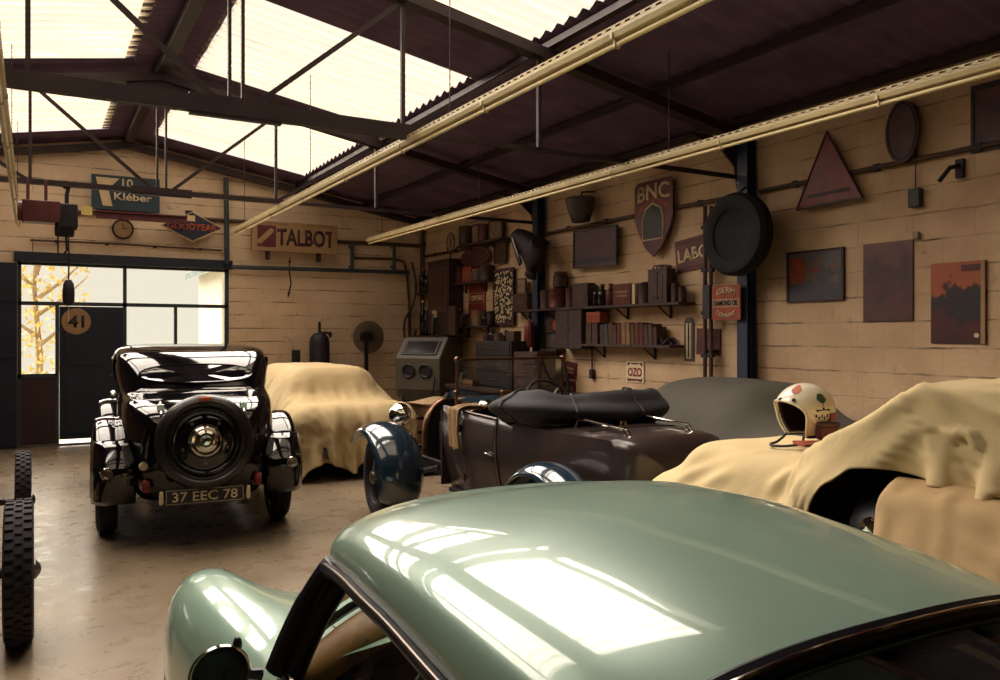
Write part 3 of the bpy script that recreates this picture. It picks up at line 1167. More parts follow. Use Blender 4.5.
for q in (PI / 2, PI * 7 / 6, PI * 11 / 6):
    sp.beam(cw - ax * .03, cw + (a * math.cos(q) + b * math.sin(q)) * .19, .026, .005)
sp.lathe([(0, .02), (.03, .018), (.042, 0), (.042, -.03)], cw, ax, 20)
sp.build('spoke', M['steel'], swo)
MB().tube([cw, cw - ax * .4], .02, 10).build('steering_column', M['black_iron'], coupe)
for x in (-.34, .34):
    seat = MB()
    seat.grid(lambda u, v: V((x + (u - .5) * .46, -.02 + (v - .5) * .5, .36 + .05 * math.sin(PI * u) * math.sin(PI * v) ** .5)), 10, 10)
    seat.box((x, -.02, .28), (.46, .5, .15))
    seat.build('seat', M['leather_tan'], coupe, smooth=60)
    bk = MB().grid(lambda u, v: V((x + (u - .5) * .46 * (1 - .25 * v ** 3), -.25 - .20 * v + .05 * math.sin(PI * u) * (1 - v) ** .3, .40 + .44 * v)), 10, 10)
    bk.build('backrest', M['leather_tan'], coupe, smooth=60, solid=-.09)
MB().grid(lambda u, v: V(((u - .5) * 1.25, lerp(-.60, -1.05, v), .80 + .02 * math.sin(9 * u) * v)), 12, 6).build('parcel_shelf', M['leather_tan'], coupe, solid=.02)
MB().tube([(.1, -.55, .80), (.17, -.44, .98), (.26, -.34, 1.15)], .016, 8).build('seat_belt_strap', M['fender_grey'], coupe)
# interior mirror
MB().box((0, .80, 1.06), (.2, .02, .06)).tube([(0, .81, 1.08), (0, .88, 1.12)], .006, 6).build('interior_mirror', M['dark_trim'], coupe, bevel=.008)

# round door mirror on the near wing
mr = MB()
mc, max_ = V((-.885, 1.03, .772)), V((.18, -1, .12)).normalized()
mr.lathe([(.0, -.045), (.035, -.04), (.058, -.018), (.066, 0), (.068, .010), (.063, .013)], mc, max_, 28, cap=False)
mr.v = [V((mc.x + (p.x - mc.x) * 1.28, p.y, p.z)) for p in mr.v]
mm = mr.build('wing_mirror', M['dark_trim'], coupe)
g_ = MB().lathe([(0, .008), (.062, .008)], mc, max_, 28)
g_.v = [V((mc.x + (p.x - mc.x) * 1.28, p.y, p.z)) for p in g_.v]
g_.build('mirror_glass', M['smoked_glass'], mm)
g_ = MB().lathe([(.064, .004), (.069, .010), (.066, .016), (.062, .012)], mc, max_, 28, cap=False)
g_.v = [V((mc.x + (p.x - mc.x) * 1.28, p.y, p.z)) for p in g_.v]
g_.build('mirror_rim', M['chrome'], mm)
MB().tube([mc + V((.02, .03, -.02)), mc + V((.07, .05, -.03)), mc + V((.13, .06, -.045))], [.010, .012, .018], 8).ball(mc + V((.055, .02, .055)), (.014, .014, .02), 10, 8).build('mirror_stem', M['dark_trim'], mm)

# headlamps and wheels
for s in (-1, 1):
    MB().lathe([(.0, .05), (.05, .045), (.085, .015), (.09, 0), (.09, -.1)], (s * .60, 2.60, .50), (s * .1, 1, 0), 24).build('headlamp', M['chrome'], coupe)


def wheel(parent, c, r, w, mats, axis=(1, 0, 0), disc=True, spokes=0, rim_r=None):
    tyre, metal, hub = mats
    rim_r = rim_r or r * .66
    hw = w / 2
    q = thing('wheel', None, None, c)
    q.parent = parent
    prof = [(rim_r, -hw * .8), (rim_r + .01, -hw * .98), ((r + rim_r) / 2, -hw * 1.05), (r - .02, -hw * .92), (r, -hw * .62)]
    for k in range(-2, 3):
        g = hw * .62 * k / 2.5
        prof += [(r, g - .008), (r - .008, g - .004), (r - .008, g + .004), (r, g + .008)] if w > .1 else [(r, g)]
    prof += [(r, hw * .62), (r - .02, hw * .92), ((r + rim_r) / 2, hw * 1.05), (rim_r + .01, hw * .98), (rim_r, hw * .8)]
    MB().lathe(prof, (0, 0, 0), axis, 48, cap=False).build('tyre', tyre, q)
    rim = MB().lathe([(rim_r + .006, -hw * .82), (rim_r - .012, -hw * .75), (rim_r - .025, -hw * .3), (rim_r - .025, hw * .3), (rim_r - .012, hw * .75), (rim_r + .006, hw * .82)], (0, 0, 0), axis, 40, cap=False)
    if disc:
        rim.lathe([(rim_r - .025, hw * .3), (rim_r * .7, hw * .55), (rim_r * .4, hw * .4), (0, hw * .4)], (0, 0, 0), axis, 40, cap=False)
        rim.lathe([(rim_r - .025, -hw * .3), (rim_r * .7, -hw * .55), (rim_r * .4, -hw * .4), (0, -hw * .4)], (0, 0, 0), axis, 40, cap=False)
    rim.build('rim', metal, q)
    a, b, d = frame_of(axis)
    if spokes:
        sm = MB()
        for k in range(spokes):
            t = 2 * PI * k / spokes
            t2 = t + (.32 if k % 2 else -.32)
            sd = 1 if (k // 2) % 2 else -1
            sm.cyl(a * (.05 * math.cos(t2)) + b * (.05 * math.sin(t2)) + d * (sd * hw * .7), (a * math.cos(t) + b * math.sin(t)) * (rim_r - .02), .0035, n=5)
        sm.build('spokes', metal, q)
    MB().lathe([(.055, -hw * 1.05), (.06, -hw * .9), (.06, hw * .9), (.055, hw * 1.05), (.03, hw * 1.25), (0, hw * 1.3)], (0, 0, 0), axis, 24).build('hub', hub, q)
    return q


for s in (-1, 1):
    wheel(coupe, (s * .80, 2.02, .315), .315, .15, (M['rubber'], M['teal'], M['chrome']), (s, 0, 0))
    wheel(coupe, (s * .66, -.62 - .35, .315), .315, .15, (M['rubber'], M['teal'], M['chrome']), (s, 0, 0))

# the car is narrow: bring every part in towards the centre line
def narrow(o, k):
    for c in children_of(o):
        if c.type == 'MESH':
            for v in c.data.vertices:
                v.co.x *= k
        else:
            c.location.x *= k
        narrow(c, k) if c.type == 'MESH' else [None for _ in ()]


narrow(coupe, .875)
# ------------------------------------------------------------------ black pre-war saloon seen from behind; origin under the rear axle, nose towards +y
bc = thing('vintage_saloon', 'black pre-war saloon seen from behind with a round spare wheel on its tail', 'car', (1.19, 7.22, 0), -math.radians(5))
Z_ = [.34, .46, .60, .75, .90, 1.00, 1.07, 1.11, 1.14, 1.20, 1.30, 1.38, 1.44, 1.48, 1.513, 1.525]
YR = [-.66, -.78, -.83, -.83, -.80, -.74, -.62, -.44, -.30, -.24, -.15, -.05, .08, .30, .68, 1.02]
YF = [2.0, 2.04, 2.05, 2.05, 2.05, 2.05, 2.05, 2.04, 2.03, 1.98, 1.89, 1.80, 1.68, 1.52, 1.32, 1.15]
WD = [.50, .56, .585, .60, .605, .605, .605, .605, .61, .625, .64, .645, .635, .61, .46, .2]


def bc_ring(z, n=44):
    a, b, w = pchip(z, Z_, YR), pchip(z, Z_, YF), pchip(z, Z_, WD)
    yc, hy = (a + b) / 2, (b - a) / 2
    out = []
    for k in range(n):
        q = 2 * PI * k / n
        c, s_ = math.cos(q), math.sin(q)
        e = 2 / 4.6
        out.append(V((w * math.copysign(abs(c) ** e, c), yc + hy * math.copysign(abs(s_) ** e, s_), z)))
    return out


def bc_back(x, z, lift=.0):
    """Point on the rear skin."""
    a, b, w = pchip(z, Z_, YR), pchip(z, Z_, YF), pchip(z, Z_, WD)
    yc, hy = (a + b) / 2, (b - a) / 2
    r = min(.999, abs(x) / w)
    return V((x, yc - hy * (1 - r ** 4.6) ** (1 / 4.6) - lift, z))


zs = list(np.linspace(.34, 1.45, 46)) + [1.465, 1.48, 1.49, 1.50, 1.510, 1.520]
body = MB().rows([bc_ring(z) for z in zs], closev=True)
body.add(bc_ring(1.520), [tuple(range(44))])
body.build('body', M['black_paint'], bc, smooth=80)

# back window: wide lens shaped glass in a bright thin frame
def lens(k, sx=1.0, sz=1.0):
    q = 2 * PI * k
    x = .43 * sx * math.copysign(abs(math.cos(q)) ** .75, math.cos(q))
    zz = 1.275 + sz * (.075 if math.sin(q) > 0 else .062) * math.copysign(abs(math.sin(q)) ** .85, math.sin(q))
    return x, zz
fan = [bc_back(0, 1.275, .008)] + [bc_back(*lens(k / 40), .008) for k in range(40)]
gw = MB().add(fan, [(0, 1 + k, 1 + (k + 1) % 40) for k in range(40)]).build('back_window', M['mirror_pane'], bc)
MB().tube([bc_back(*lens(k / 40, 1.02, 1.05), .006) for k in range(40)], .009, 6, closed=True).build('window_frame', M['black_paint'], gw)
# swage over the boot lid and its hinges
MB().tube([bc_back(x, 1.155 - .012 * (x / .5) ** 2, .004) for x in np.linspace(-.5, .5, 20)], .008, 6).build('boot_moulding', M['chrome'], bc)
for x in (-.30, .30):
    MB().box(bc_back(x, 1.05, .02), (.05, .05, .05)).tube([bc_back(x, 1.085, .02), bc_back(x, 1.0, .02)], .012, 8).build('boot_hinge', M['chrome'], bc, bevel=.006)
# side windows
for s in (-1, 1):
    rows = []
    for z in np.linspace(1.13, 1.40, 8):
        w = pchip(z, Z_, WD)
        rows.append([V((s * (w + .004) * (1 - .02 * abs(2 * t - 1) ** 6), lerp(.25, 1.72 - (z - 1.13) * .7, t), z)) for t in np.linspace(0, 1, 12)])
    sg = MB().rows(rows).build('side_window', M['mirror_pane'], bc)
    # running board and sill
    MB().box((s * .68, 1.25, .30), (.26, 1.9, .035)).build('running_board', M['black_paint'], bc, bevel=.012)
    MB().tube([(s * .615, y, .66) for y in np.linspace(.35, 1.9, 6)], .008, 6).build('door_handle', M['chrome'], bc)

# bonnet and grille
rows = []
for y, w, zt in ((1.95, .50, 1.06), (2.2, .44, 1.07), (2.6, .38, 1.05), (3.0, .31, 1.02), (3.22, .27, .98), (3.34, .2, .93)):
    rows.append([V((w * math.cos(q) * (1.0 if math.sin(q) > .1 else 1), y, .42 + (zt - .42) * math.sin(q) ** .55)) for q in np.linspace(0, PI, 21)])
MB().rows(rows, cap=True).build('bonnet', M['black_paint'], bc, smooth=80)
MB().rows([[V((.2 * math.cos(q), 3.35 + .03 * math.sin(q), .44 + .48 * math.sin(q) ** .55)) for q in np.linspace(0, PI, 15)], [V((.17 * math.cos(q), 3.37, .46 + .42 * math.sin(q) ** .55)) for q in np.linspace(0, PI, 15)]], cap=True).build('grille', M['chrome'], bc)

# wings: arched shells over the wheels
def wing(cy, s, r0, xin, xout, a0, a1, tailr=0.0, name='rear_wing', ztop=.9):
    rows = []
    n = 26
    for i in range(n):
        t = i / (n - 1)
        q = lerp(a0, a1, t)
        R = r0 * (1 + tailr * t ** 3)
        row = []
        for k in range(13):
            v = k / 12
            x = lerp(xin, xout, min(1, v / .62) if v < .62 else 1)
            bulge = math.sin(PI * min(v / .75, 1)) ** .8 if v < .75 else 0
            drop = 0
            rr = R
            if v <= .62:
                rr = R * (1 - .10 * abs(v / .62 * 1.6 - .75) ** 2.2)
                x = lerp(xin, xout, math.sin(v / .62 * PI / 2) ** .9)
            else:
                w_ = (v - .62) / .38
                x = xout + .012 * math.sin(PI * w_)
                rr = R * (.93 - .16 * w_)
            row.append(V((s * x, cy + rr * 1.06 * math.cos(q), .33 + (rr * (ztop - .33) / r0) * math.sin(q))))
        rows.append(row)
    return MB().rows(rows).build(name, M['black_paint'], bc, smooth=80, solid=.012)


for s in (-1, 1):
    w_ = wing(0, s, .56, .48, .775, PI * .97, PI * -.02, .12, ztop=.93)
    # tail skirt of the wing hanging behind the wheel, to the height of the bumper
    rows = []
    for k, z in enumerate(np.linspace(.345, .80, 12)):
        yb = -.60 - .10 * math.sin(PI * min(1, (z - .2) / .75)) + (.0 if z < .6 else (z - .6) * .75)
        rows.append([V((s * lerp(.47, .775, t), yb - .05 * math.sin(PI * t) + (.18 * max(0, t - .7) ** 1.5 * 3), z)) for t in np.linspace(0, 1, 14)])
    MB().rows(rows).build('wing_skirt', M['black_paint'], bc, smooth=80, solid=.012)
    f_ = wing(2.62, s, .54, .42, .80, PI * .98, PI * .06, .05, 'front_wing', .90)
    # reflector ring and tail lamp
    rp_ = V((s * .665, -.71, .585))
    MB().lathe([(.022, 0), (.03, .010), (.040, .010), (.045, 0)], rp_ + V((0, -.035, 0)), (0, -1, .1), 24, cap=False).lathe([(0, .004), (.025, .004)], rp_ + V((0, -.035, 0)), (0, -1, .1), 20).build('reflector', M['chrome'], bc)
    tl = bc_back(s * .40, .475, .03)
    t_ = MB().box(tl, (.06, .05, .10)).build('tail_lamp', M['red_sign'], bc, bevel=.02)
    MB().box(tl + V((0, -.028, .02)), (.045, .014, .035)).build('lamp_lens', M['red'], t_, bevel=.006)
    MB().lathe([(.0, .09), (.09, .08), (.105, .02), (.10, -.02), (.05, -.14), (0, -.18)], (s * .42, 3.1, .83), (0, 1, 0), 24).build('headlamp', M['chrome'], bc)
    for cy in (0, 2.62):
        wheel(bc, (s * .675, cy, .335), .335, .15, (M['rubber'], M['black_paint'], M['chrome']), (s, 0, 0))

# spare wheel bolted to the tail
sp_c = bc_back(0, .80, .0)
ax_ = V((0, -1, .13)).normalized()
sp_c = V((0, sp_c.y - .035, .80))
sw_ = thing('spare_wheel', None, None)
sw_.parent = bc
ty = MB().lathe([(.235, -.04), (.25, .02), (.275, .055), (.305, .072), (.335, .06), (.352, .02), (.354, -.03), (.34, -.06)], sp_c, ax_, 56, cap=False)
for k in range(3):
    ty.lathe([(.276 + k * .022, .056 + .009 * (1 - abs(k - 1))), (.281 + k * .022, .066 + .008 * (1 - abs(k - 1))), (.286 + k * .022, .058 + .009 * (1 - abs(k - 1)))], sp_c, ax_, 56, cap=False)
ty.build('tyre', M['rubber_shine'], sw_, smooth=50)
MB().lathe([(.245, .0), (.25, .028), (.235, .04), (.215, .022), (.19, .03), (.13, .062), (.105, .06), (.10, .07), (0, .075)], sp_c, ax_, 56, cap=False).build('wheel_disc', M['black_paint'], sw_, smooth=60)
MB().lathe([(.236, .034), (.243, .042), (.249, .034)], sp_c, ax_, 56, cap=False).build('bright_ring', M['chrome'], sw_)
MB().lathe([(.128, .062), (.124, .085), (.100, .103), (.082, .098), (.07, .108), (.045, .118), (.034, .114), (.026, .128), (0, .132)], sp_c, ax_, 40, cap=False).build('hub_cap', M['chrome'], sw_, smooth=50)
for k in range(5):
    q = 2 * PI * k / 5 + .3
    a_, b_, _ = frame_of(ax_)
    MB().cyl(sp_c + (a_ * math.cos(q) + b_ * math.sin(q)) * .163 + ax_ * .035, sp_c + (a_ * math.cos(q) + b_ * math.sin(q)) * .163 + ax_ * .055, .012, n=6).build('wheel_nut', M['chrome'], sw_)
MB().box(sp_c + V((.0, -.05, .325)), (.09, .03, .028)).build('brand_mark', M['orange'], sw_, bevel=.006)

# number plate with its lamps
px_c = V((0, -.895, .405))
pl = MB().box(px_c, (.56, .02, .115)).build('number_plate', M['ink'], bc, bevel=.004)
TP = Matrix.Translation(px_c + V((0, -.0105, 0))) @ Matrix(((1, 0, 0, 0), (0, 0, -1, 0), (0, 1, 0, 0), (0, 0, 0, 1)))
lettering('37 EEC 78', M['white_enamel'], pl, .46, .072, bold=.012, depth=.002, M=TP)
bd = MB()
for a_, b_ in (((-.27, -.05), (.27, -.05)), ((.27, -.05), (.27, .05)), ((.27, .05), (-.27, .05)), ((-.27, .05), (-.27, -.05))):
    bd.beam(TP @ V((a_[0], a_[1], .001)), TP @ V((b_[0], b_[1], .001)), .003, .003)
bd.build('plate_border', M['white_enamel'], pl)
for s in (-1, 1):
    MB().lathe([(.0, .035), (.012, .03), (.016, 0), (.016, -.055), (.01, -.065), (0, -.067)], px_c + V((s * .305, -.03, .02)), (0, -.1, 1), 14).build('plate_lamp', M['white_enamel'], bc)
# filler cap and handle
MB().lathe([(0, .035), (.026, .033), (.033, .015), (.033, 0), (.022, -.03)], bc_back(-.42, .63, .0) + V((0, -.02, 0)), (0, -1, .15), 24).build('filler_cap', M['cream_metal'], bc)
MB().tube([bc_back(-.41, .70, .03), bc_back(-.40, .82, .05), bc_back(-.38, .90, .03)], .035, 12).build('filler_neck', M['black_paint'], bc)
# petrol can style luggage straps on the near wing reflect the room; a small side lamp tops each front wing
for s in (-1, 1):
    MB().lathe([(0, .05), (.028, .03), (.03, -.02), (.02, -.07), (0, -.1)], (s * .66, 2.75, .95), (0, 1, .1), 16).build('side_lamp', M['chrome'], bc)
# chassis underside
MB().box((0, 1.3, .36), (.9, 3.2, .1)).cyl((-.6, 0, .335), (.6, 0, .335), .045).cyl((-.6, 2.62, .335), (.6, 2.62, .335), .04).build('chassis', M['black_iron'], bc)
# ------------------------------------------------------------------ open tourer: origin on the floor under its middle, nose towards +y
to = thing('open_tourer', 'dark maroon open tourer with a folded black hood and blue front wing', 'car', (3.42, 4.18, 0))
# body side and tail; each row runs from the bottom edge over the rim
BY = [-.50, -.46, -.36, -.15, .25, .75, .95, 1.30, 1.62, 1.80]
BWD = [.24, .33, .395, .44, .475, .505, .515, .515, .49, .46]
BZ = [.86, .92, .955, .965, .965, .975, .985, .995, 1.01, 1.02]
BB = [.48, .42, .38, .34, .32, .31, .30, .30, .30, .31]


def tub_pt(y, z01, s=-1):
    w, zt, zb = pchip(y, BY, BWD), pchip(y, BY, BZ), pchip(y, BY, BB)
    z = lerp(zb, zt, z01)
    f = .80 + .20 * math.sin(min(1, z01 / .75) * PI / 2) - .03 * max(0, z01 - .75) / .25
    return V((s * w * f, y, z))


# tail with its rear deck (closed) as one skin
rows = []
for y in np.linspace(-.36, .72, 26):
    side = [tub_pt(y, t) for t in np.linspace(0, 1, 12)]
    w, zt = abs(side[-1].x), side[-1].z
    deck = [V((x, y, zt + .035 * (1 - (x / w) ** 2) ** .5 * .8)) for x in np.linspace(-w, w, 15)[1:-1]]
    rows.append(side + deck + [V((-p.x, p.y, p.z)) for p in side[::-1]])
end = rows[0]
cen = V((0, -.44, .68))
tail_rows = []
for k in range(7):
    t = k / 6 * PI / 2
    c_, s_ = math.cos(t), math.sin(t)
    tail_rows.append([V((p.x * (.0 + c_ ** .55) if k < 6 else 0, -.36 - .15 * s_, lerp(cen.z, p.z, c_ ** .55 if k < 6 else 0))) for p in end])
tl_ = MB().rows(tail_rows[::-1] + rows[1:])
tl_.build('rear_body', M['tourer_paint'], to, smooth=70, weld=1e-4)
# cockpit sides, doors and scuttle
for s in (-1, 1):
    rows = [[tub_pt(y, t, s) for t in np.linspace(0, 1, 12)] + [tub_pt(y, 1, s) + V((-s * .03, 0, .008)), tub_pt(y, 1, s) + V((-s * .055, 0, -.02)), tub_pt(y, .5, s) + V((-s * .06, 0, 0))] for y in np.linspace(.72, 1.64, 22)]
    MB().rows(rows).build('body_side', M['tourer_paint'], to, smooth=70)
    dr_ = MB().rows([[tub_pt(y, t, s) + V((s * .006, 0, 0)) for t in np.linspace(.04, .985, 12)] for y in np.linspace(.915, 1.50, 12)]).build('door', M['tourer_paint'], to, smooth=70, solid=.006)
    MB().tube([tub_pt(.915, t, s) + V((s * .008, 0, 0)) for t in np.linspace(.02, .99, 12)], .006, 6).build('door_edge', M['steel'], dr_)
    MB().tube([tub_pt(.915 + .6 * k / 9, .995, s) + V((s * .004, 0, .010)) for k in range(10)], .009, 6).build('door_cap', M['steel'], dr_)
    hp = tub_pt(1.02, .62, s) + V((s * .03, 0, 0))
    MB().tube([hp + V((-s * .03, 0, 0)), hp, hp + V((0, -.05, -.004)), hp + V((0, -.11, .004))], [.008, .009, .008, .006], 8).build('door_handle', M['chrome'], dr_)
    for zz in (.25, .8):
        MB().cyl(tub_pt(1.50, zz, s) + V((s * .012, 0, -.03)), tub_pt(1.50, zz, s) + V((s * .012, 0, .03)), .010, n=8).build('hinge', M['dark_iron'], dr_)
# scuttle cowl over the instruments
rows = []
for y, k in ((1.60, 0), (1.64, .5), (1.72, .85), (1.90, 1.0)):
    w = pchip(min(y, 1.8), BY, BWD) * .97
    rows.append([V((w * math.cos(q), y, .84 + (.17 + .06 * k * 0) * math.sin(q) ** .7)) for q in np.linspace(0, PI, 17)])
MB().rows(rows).build('scuttle', M['tourer_paint'], to, smooth=70, solid=.01)
# side wall of the scuttle below
for s in (-1, 1):
    MB().rows([[tub_pt(min(y, 1.8), t, s) + V((0, y - min(y, 1.8), 0)) for t in np.linspace(0, .99, 10)] for y in np.linspace(1.60, 1.92, 8)]).build('scuttle_side', M['tourer_paint'], to, smooth=70, solid=.008)
MB().box((0, 1.93, .66), (.92, .02, .62)).build('firewall', M['dark_iron'], to)
MB().tube([(.49 * math.cos(q), 1.60, .845 + .17 * math.sin(q) ** .7) for q in np.linspace(.0, PI, 19)], .012, 8).build('cockpit_rim', M['brass'], to)
MB().box((0, 1.58, .84), (.82, .02, .16)).build('instrument_board', M['wood_dark'], to, bevel=.01)
for x in (-.2, 0, .18):
    MB().lathe([(0, .012), (.045, .012), (.052, 0), (.05, -.01)], (x, 1.565, .85), (0, -1, .1), 18).build('gauge', M['brass'], to)
# seat
for x in (-.21, .21):
    sq = MB().box((x, .98, .52), (.40, .46, .16))
    sq.build('seat', M['leather_dark'], to, bevel=.05)
    MB().box((x, .74, .74), (.40, .12, .40), (-.2, 0, 0)).build('backrest', M['leather_dark'], to, bevel=.05)
MB().box((0, 1.15, .32), (.86, 1.4, .03)).build('cockpit_floor', M['leather_dark'], to)
# steering wheel on the right
sc = V((.21, 1.30, 1.06))
sax = V((0, -.80, .60)).normalized()
a, b, _ = frame_of(sax)
st = MB().tube([sc + (a * math.cos(q) + b * math.sin(q)) * .205 for q in np.linspace(0, 2 * PI, 37)[:-1]], .0125, 8, closed=True).build('steering_wheel', M['black_iron'], to)
for q in (PI / 4, 3 * PI / 4, 5 * PI / 4, 7 * PI / 4):
    MB().beam(sc - sax * .02, sc + (a * math.cos(q) + b * math.sin(q)) * .2, .022, .005).build('spoke', M['steel'], st)
MB().lathe([(0, .015), (.03, .012), (.035, 0), (.035, -.03)], sc, sax, 16).build('boss', M['chrome'], st)
MB().tube([sc, sc - sax * .55], .016, 8).build('steering_column', M['black_iron'], to)
# windscreen
ws = thing('windscreen', None, None, (.02, 1.60, 0))
ws.parent = to
fr_ = MB()
for x in (-.51, .51):
    fr_.tube([(x, 0, .88), (x, -.01, 1.08), (x, -.02, 1.42)], .013, 8)
    fr_.lathe([(.0, .02), (.02, .018), (.024, 0), (.02, -.018), (0, -.02)], (x, -.02, 1.405), (0, -1, 0), 12)
    fr_.lathe([(.0, .02), (.02, .018), (.024, 0), (.02, -.018), (0, -.02)], (x, -.01, 1.14), (0, -1, 0), 12)
fr_.tube([(-.51, -.02, 1.405), (.51, -.02, 1.405)], .010, 8).tube([(-.51, -.01, 1.115), (.51, -.01, 1.115)], .008, 8)
fr_.build('screen_frame', M['bronze'], ws)
MB().box((0, -.015, 1.26), (1.0, .005, .28), (.035, 0, 0)).build('screen_glass', M['glass'], ws)
MB().tube([(.3, -.025, 1.40), (.33, -.03, 1.3), (.42, -.03, 1.18)], .006, 6).build('wiper', M['black_iron'], ws)
mi = MB().box((-.08, -.10, 1.125), (.15, .03, .055))
mi.build('rear_mirror', M['brass'], ws, bevel=.012)
# knobbly tool and lever shapes standing beside the wheel
MB().tube([(.49, 1.45, .95), (.45, 1.36, 1.12), (.42, 1.40, 1.36)], .016, 8).build('hand_lever', M['dark_iron'], to)

# folded hood: padded roll round the back of the cockpit, sagging
hood_path = spline([(-.49, .86, 1.06), (-.50, .68, 1.095), (-.45, .46, 1.10), (-.22, .32, 1.095), (.12, .30, 1.085), (.44, .36, 1.075), (.54, .56, 1.06), (.52, .82, 1.03)], 8)
rows = []
for i, p in enumerate(hood_path):
    t = i / (len(hood_path) - 1)
    r = lerp(.05, .118, min(1, math.sin(PI * t) ** .5 * 1.25)) * (1 + .10 * math.sin(11 * t + 1) + .07 * math.sin(27 * t))
    q0 = hood_path[min(i + 1, len(hood_path) - 1)] - hood_path[max(i - 1, 0)]
    q0.z = 0
    q0.normalize()
    side = V((q0.y, -q0.x, 0))
    row = []
    for k in range(18):
        a_ = 2 * PI * k / 18
        rr = r * (1 + .14 * math.cos(4 * a_) + .10 * math.sin(3 * a_ + 5 * t) + .06 * math.sin(17 * t + 2 * a_) + .05 * math.sin(41 * t + a_))
        row.append(p + side * (rr * 1.15 * math.cos(a_)) + V((0, 0, rr * .92 * math.sin(a_) + .01 * math.sin(9 * t))))
    rows.append(row)
hd = MB().rows(rows, closev=True, cap=True).build('folded_hood', M['hood_cloth'], to, smooth=80, sub=1)
for t in (.18, .42, .62, .84):
    i = int(t * (len(rows) - 1))
    MB().tube([p + (p - hood_path[i]) * .04 for p in rows[i]], .008, 6, closed=True).build('strap', M['leather_dark'], hd)
# chrome luggage rails on the tail
for x0, x1 in ((-.30, -.20), (.22, .30)):
    MB().tube([(x0, .22, .985), (x0, .19, 1.04), (x0, .10, 1.045), ((x0 + x1) / 2, -.26, 1.02), ((x0 + x1) / 2, -.30, .97)], .0075, 8).build('luggage_rail', M['chrome'], to)
    MB().tube([(x0 + .07, .20, .985), (x0 + .07, .16, 1.02), (x0 + .06, -.20, 1.01), (x0 + .06, -.24, .97)], .006, 8).build('luggage_rail', M['chrome'], to)
MB().lathe([(0, .03), (.022, .028), (.028, .01), (.03, 0)], (.0, .10, .995), (0, 0, 1), 16).build('filler_cap', M['brass'], to)
MB().tube([(x, -.02, tub_pt(-.02, 1).z + .035 * (1 - (x / .45) ** 2) ** .5 * .8 + .002) for x in np.linspace(-.36, .36, 12)], .006, 6).build('deck_beading', M['tourer_paint'], to)
for s in (-1, 1):
    MB().lathe([(0, .05), (.03, .045), (.038, .02), (.034, -.03), (.0, -.05)], (s * .26, -.47, .60), (0, -1, 0), 16).build('tail_lamp', M['red'], to)

# chassis, engine, radiator shell
ch = MB()
for s in (-1, 1):
    ch.beam((s * .36, -.45, .44), (s * .33, 2.95, .44), .045, .11)
for y in (-.3, .6, 1.9, 2.85):
    ch.beam((-.36, y, .44), (.36, y, .44), .05, .07)
ch.cyl((-.6, 0, .36), (.6, 0, .36), .04).cyl((-.72, 2.53, .34), (.72, 2.53, .34), .03)
ch.build('chassis', M['black_iron'], to)
for s in (-1, 1):
    for y in (0, 2.53):
        MB().tube([(s * .40, y - .42, .46), (s * .42, y, .36), (s * .40, y + .42, .46)], .022, 8).build('leaf_spring', M['black_iron'], to)
    MB().tube([(s * .56, 2.2, .18), (s * .58, 2.22, .32), (s * .56, 2.3, .40)], .016, 8).tube([(s * .64, 2.2, .18), (s * .65, 2.24, .32), (s * .62, 2.3, .40)], .016, 8).box((s * .60, 2.2, .17), (.12, .05, .03)).build('steering_arm', M['dark_iron'], to)
en = MB().box((0, 2.36, .62), (.26, .62, .34)).box((0, 2.36, .83), (.16, .58, .08)).cyl((.0, 1.95, .55), (0, 2.1, .55), .17, n=20)
for k in range(4):
    en.cyl((.13, 2.14 + .14 * k, .70), (.27, 2.14 + .14 * k, .66), .026, n=10).cyl((0, 2.14 + .14 * k, .86), (0, 2.14 + .14 * k, .93), .012, n=8)
en.tube([(.27, 2.1, .66), (.28, 2.62, .66), (.30, 2.0, .40), (.32, 1.2, .30)], .032, 10)
en.build('engine', M['dark_iron'], to, bevel=.01)
def rad_arc(y, w, h, z0=.40):
    return [V((w * math.cos(q), y, z0 + h * (.35 + .65 * math.sin(q) ** .8) if math.sin(q) > .02 else z0)) for q in np.linspace(0, PI, 25)]
MB().rows([rad_arc(2.80, .245, .60), rad_arc(2.74, .255, .61), rad_arc(2.70, .245, .60)]).build('radiator_shell', M['bronze'], to, smooth=70, solid=.02)
MB().rows([rad_arc(2.76, .235, .59), rad_arc(2.72, .235, .59)], cap=True).lathe([(0, .05), (.02, .048), (.035, .02), (.035, -.02)], (0, 2.74, 1.0), (0, 0, 1), 16).build('radiator_core', M['black_iron'], to)
for s in (-1, 1):
    MB().lathe([(.098, .02), (.105, .03), (.108, .01), (.095, -.03), (.06, -.09), (.02, -.12), (0, -.125)], (s * .46, 2.80, .86), (0, 1, .05), 28).tube([(s * .46, 2.76, .78), (s * .40, 2.74, .62), (s * .34, 2.72, .48)], .014, 8).build('headlamp', M['chrome'], to)

# wheels and wings
for s in (-1, 1):
    wheel(to, (s * .65, 0, .36), .36, .13, (M['rubber'], M['black_iron'], M['steel']), (s, 0, 0), disc=False, spokes=40, rim_r=.25)
    wheel(to, (s * .78, 2.53, .35), .35, .125, (M['rubber'], M['black_iron'], M['steel']), (s, .12, 0), disc=False, spokes=40, rim_r=.245)


def cycle_wing(cy, s, cz, r, x0, x1, a0, a1, tail=0.0):
    rows = []
    for i in range(28):
        t = i / 27
        q = lerp(a0, a1, t)
        R = r + tail * t ** 2
        wid = lerp(.80, 1.0, math.sin(PI * t) ** .5)
        row = []
        for k in range(11):
            v = k / 10
            x = lerp(x0, x1, .5 + (v - .5) * wid)
            rr = R * (1 - .16 * abs(2 * v - 1) ** 2.6)
            row.append(V((s * x, cy - rr * math.cos(q) * 1.02, cz + rr * math.sin(q))))
        rows.append(row)
    return MB().rows(rows)


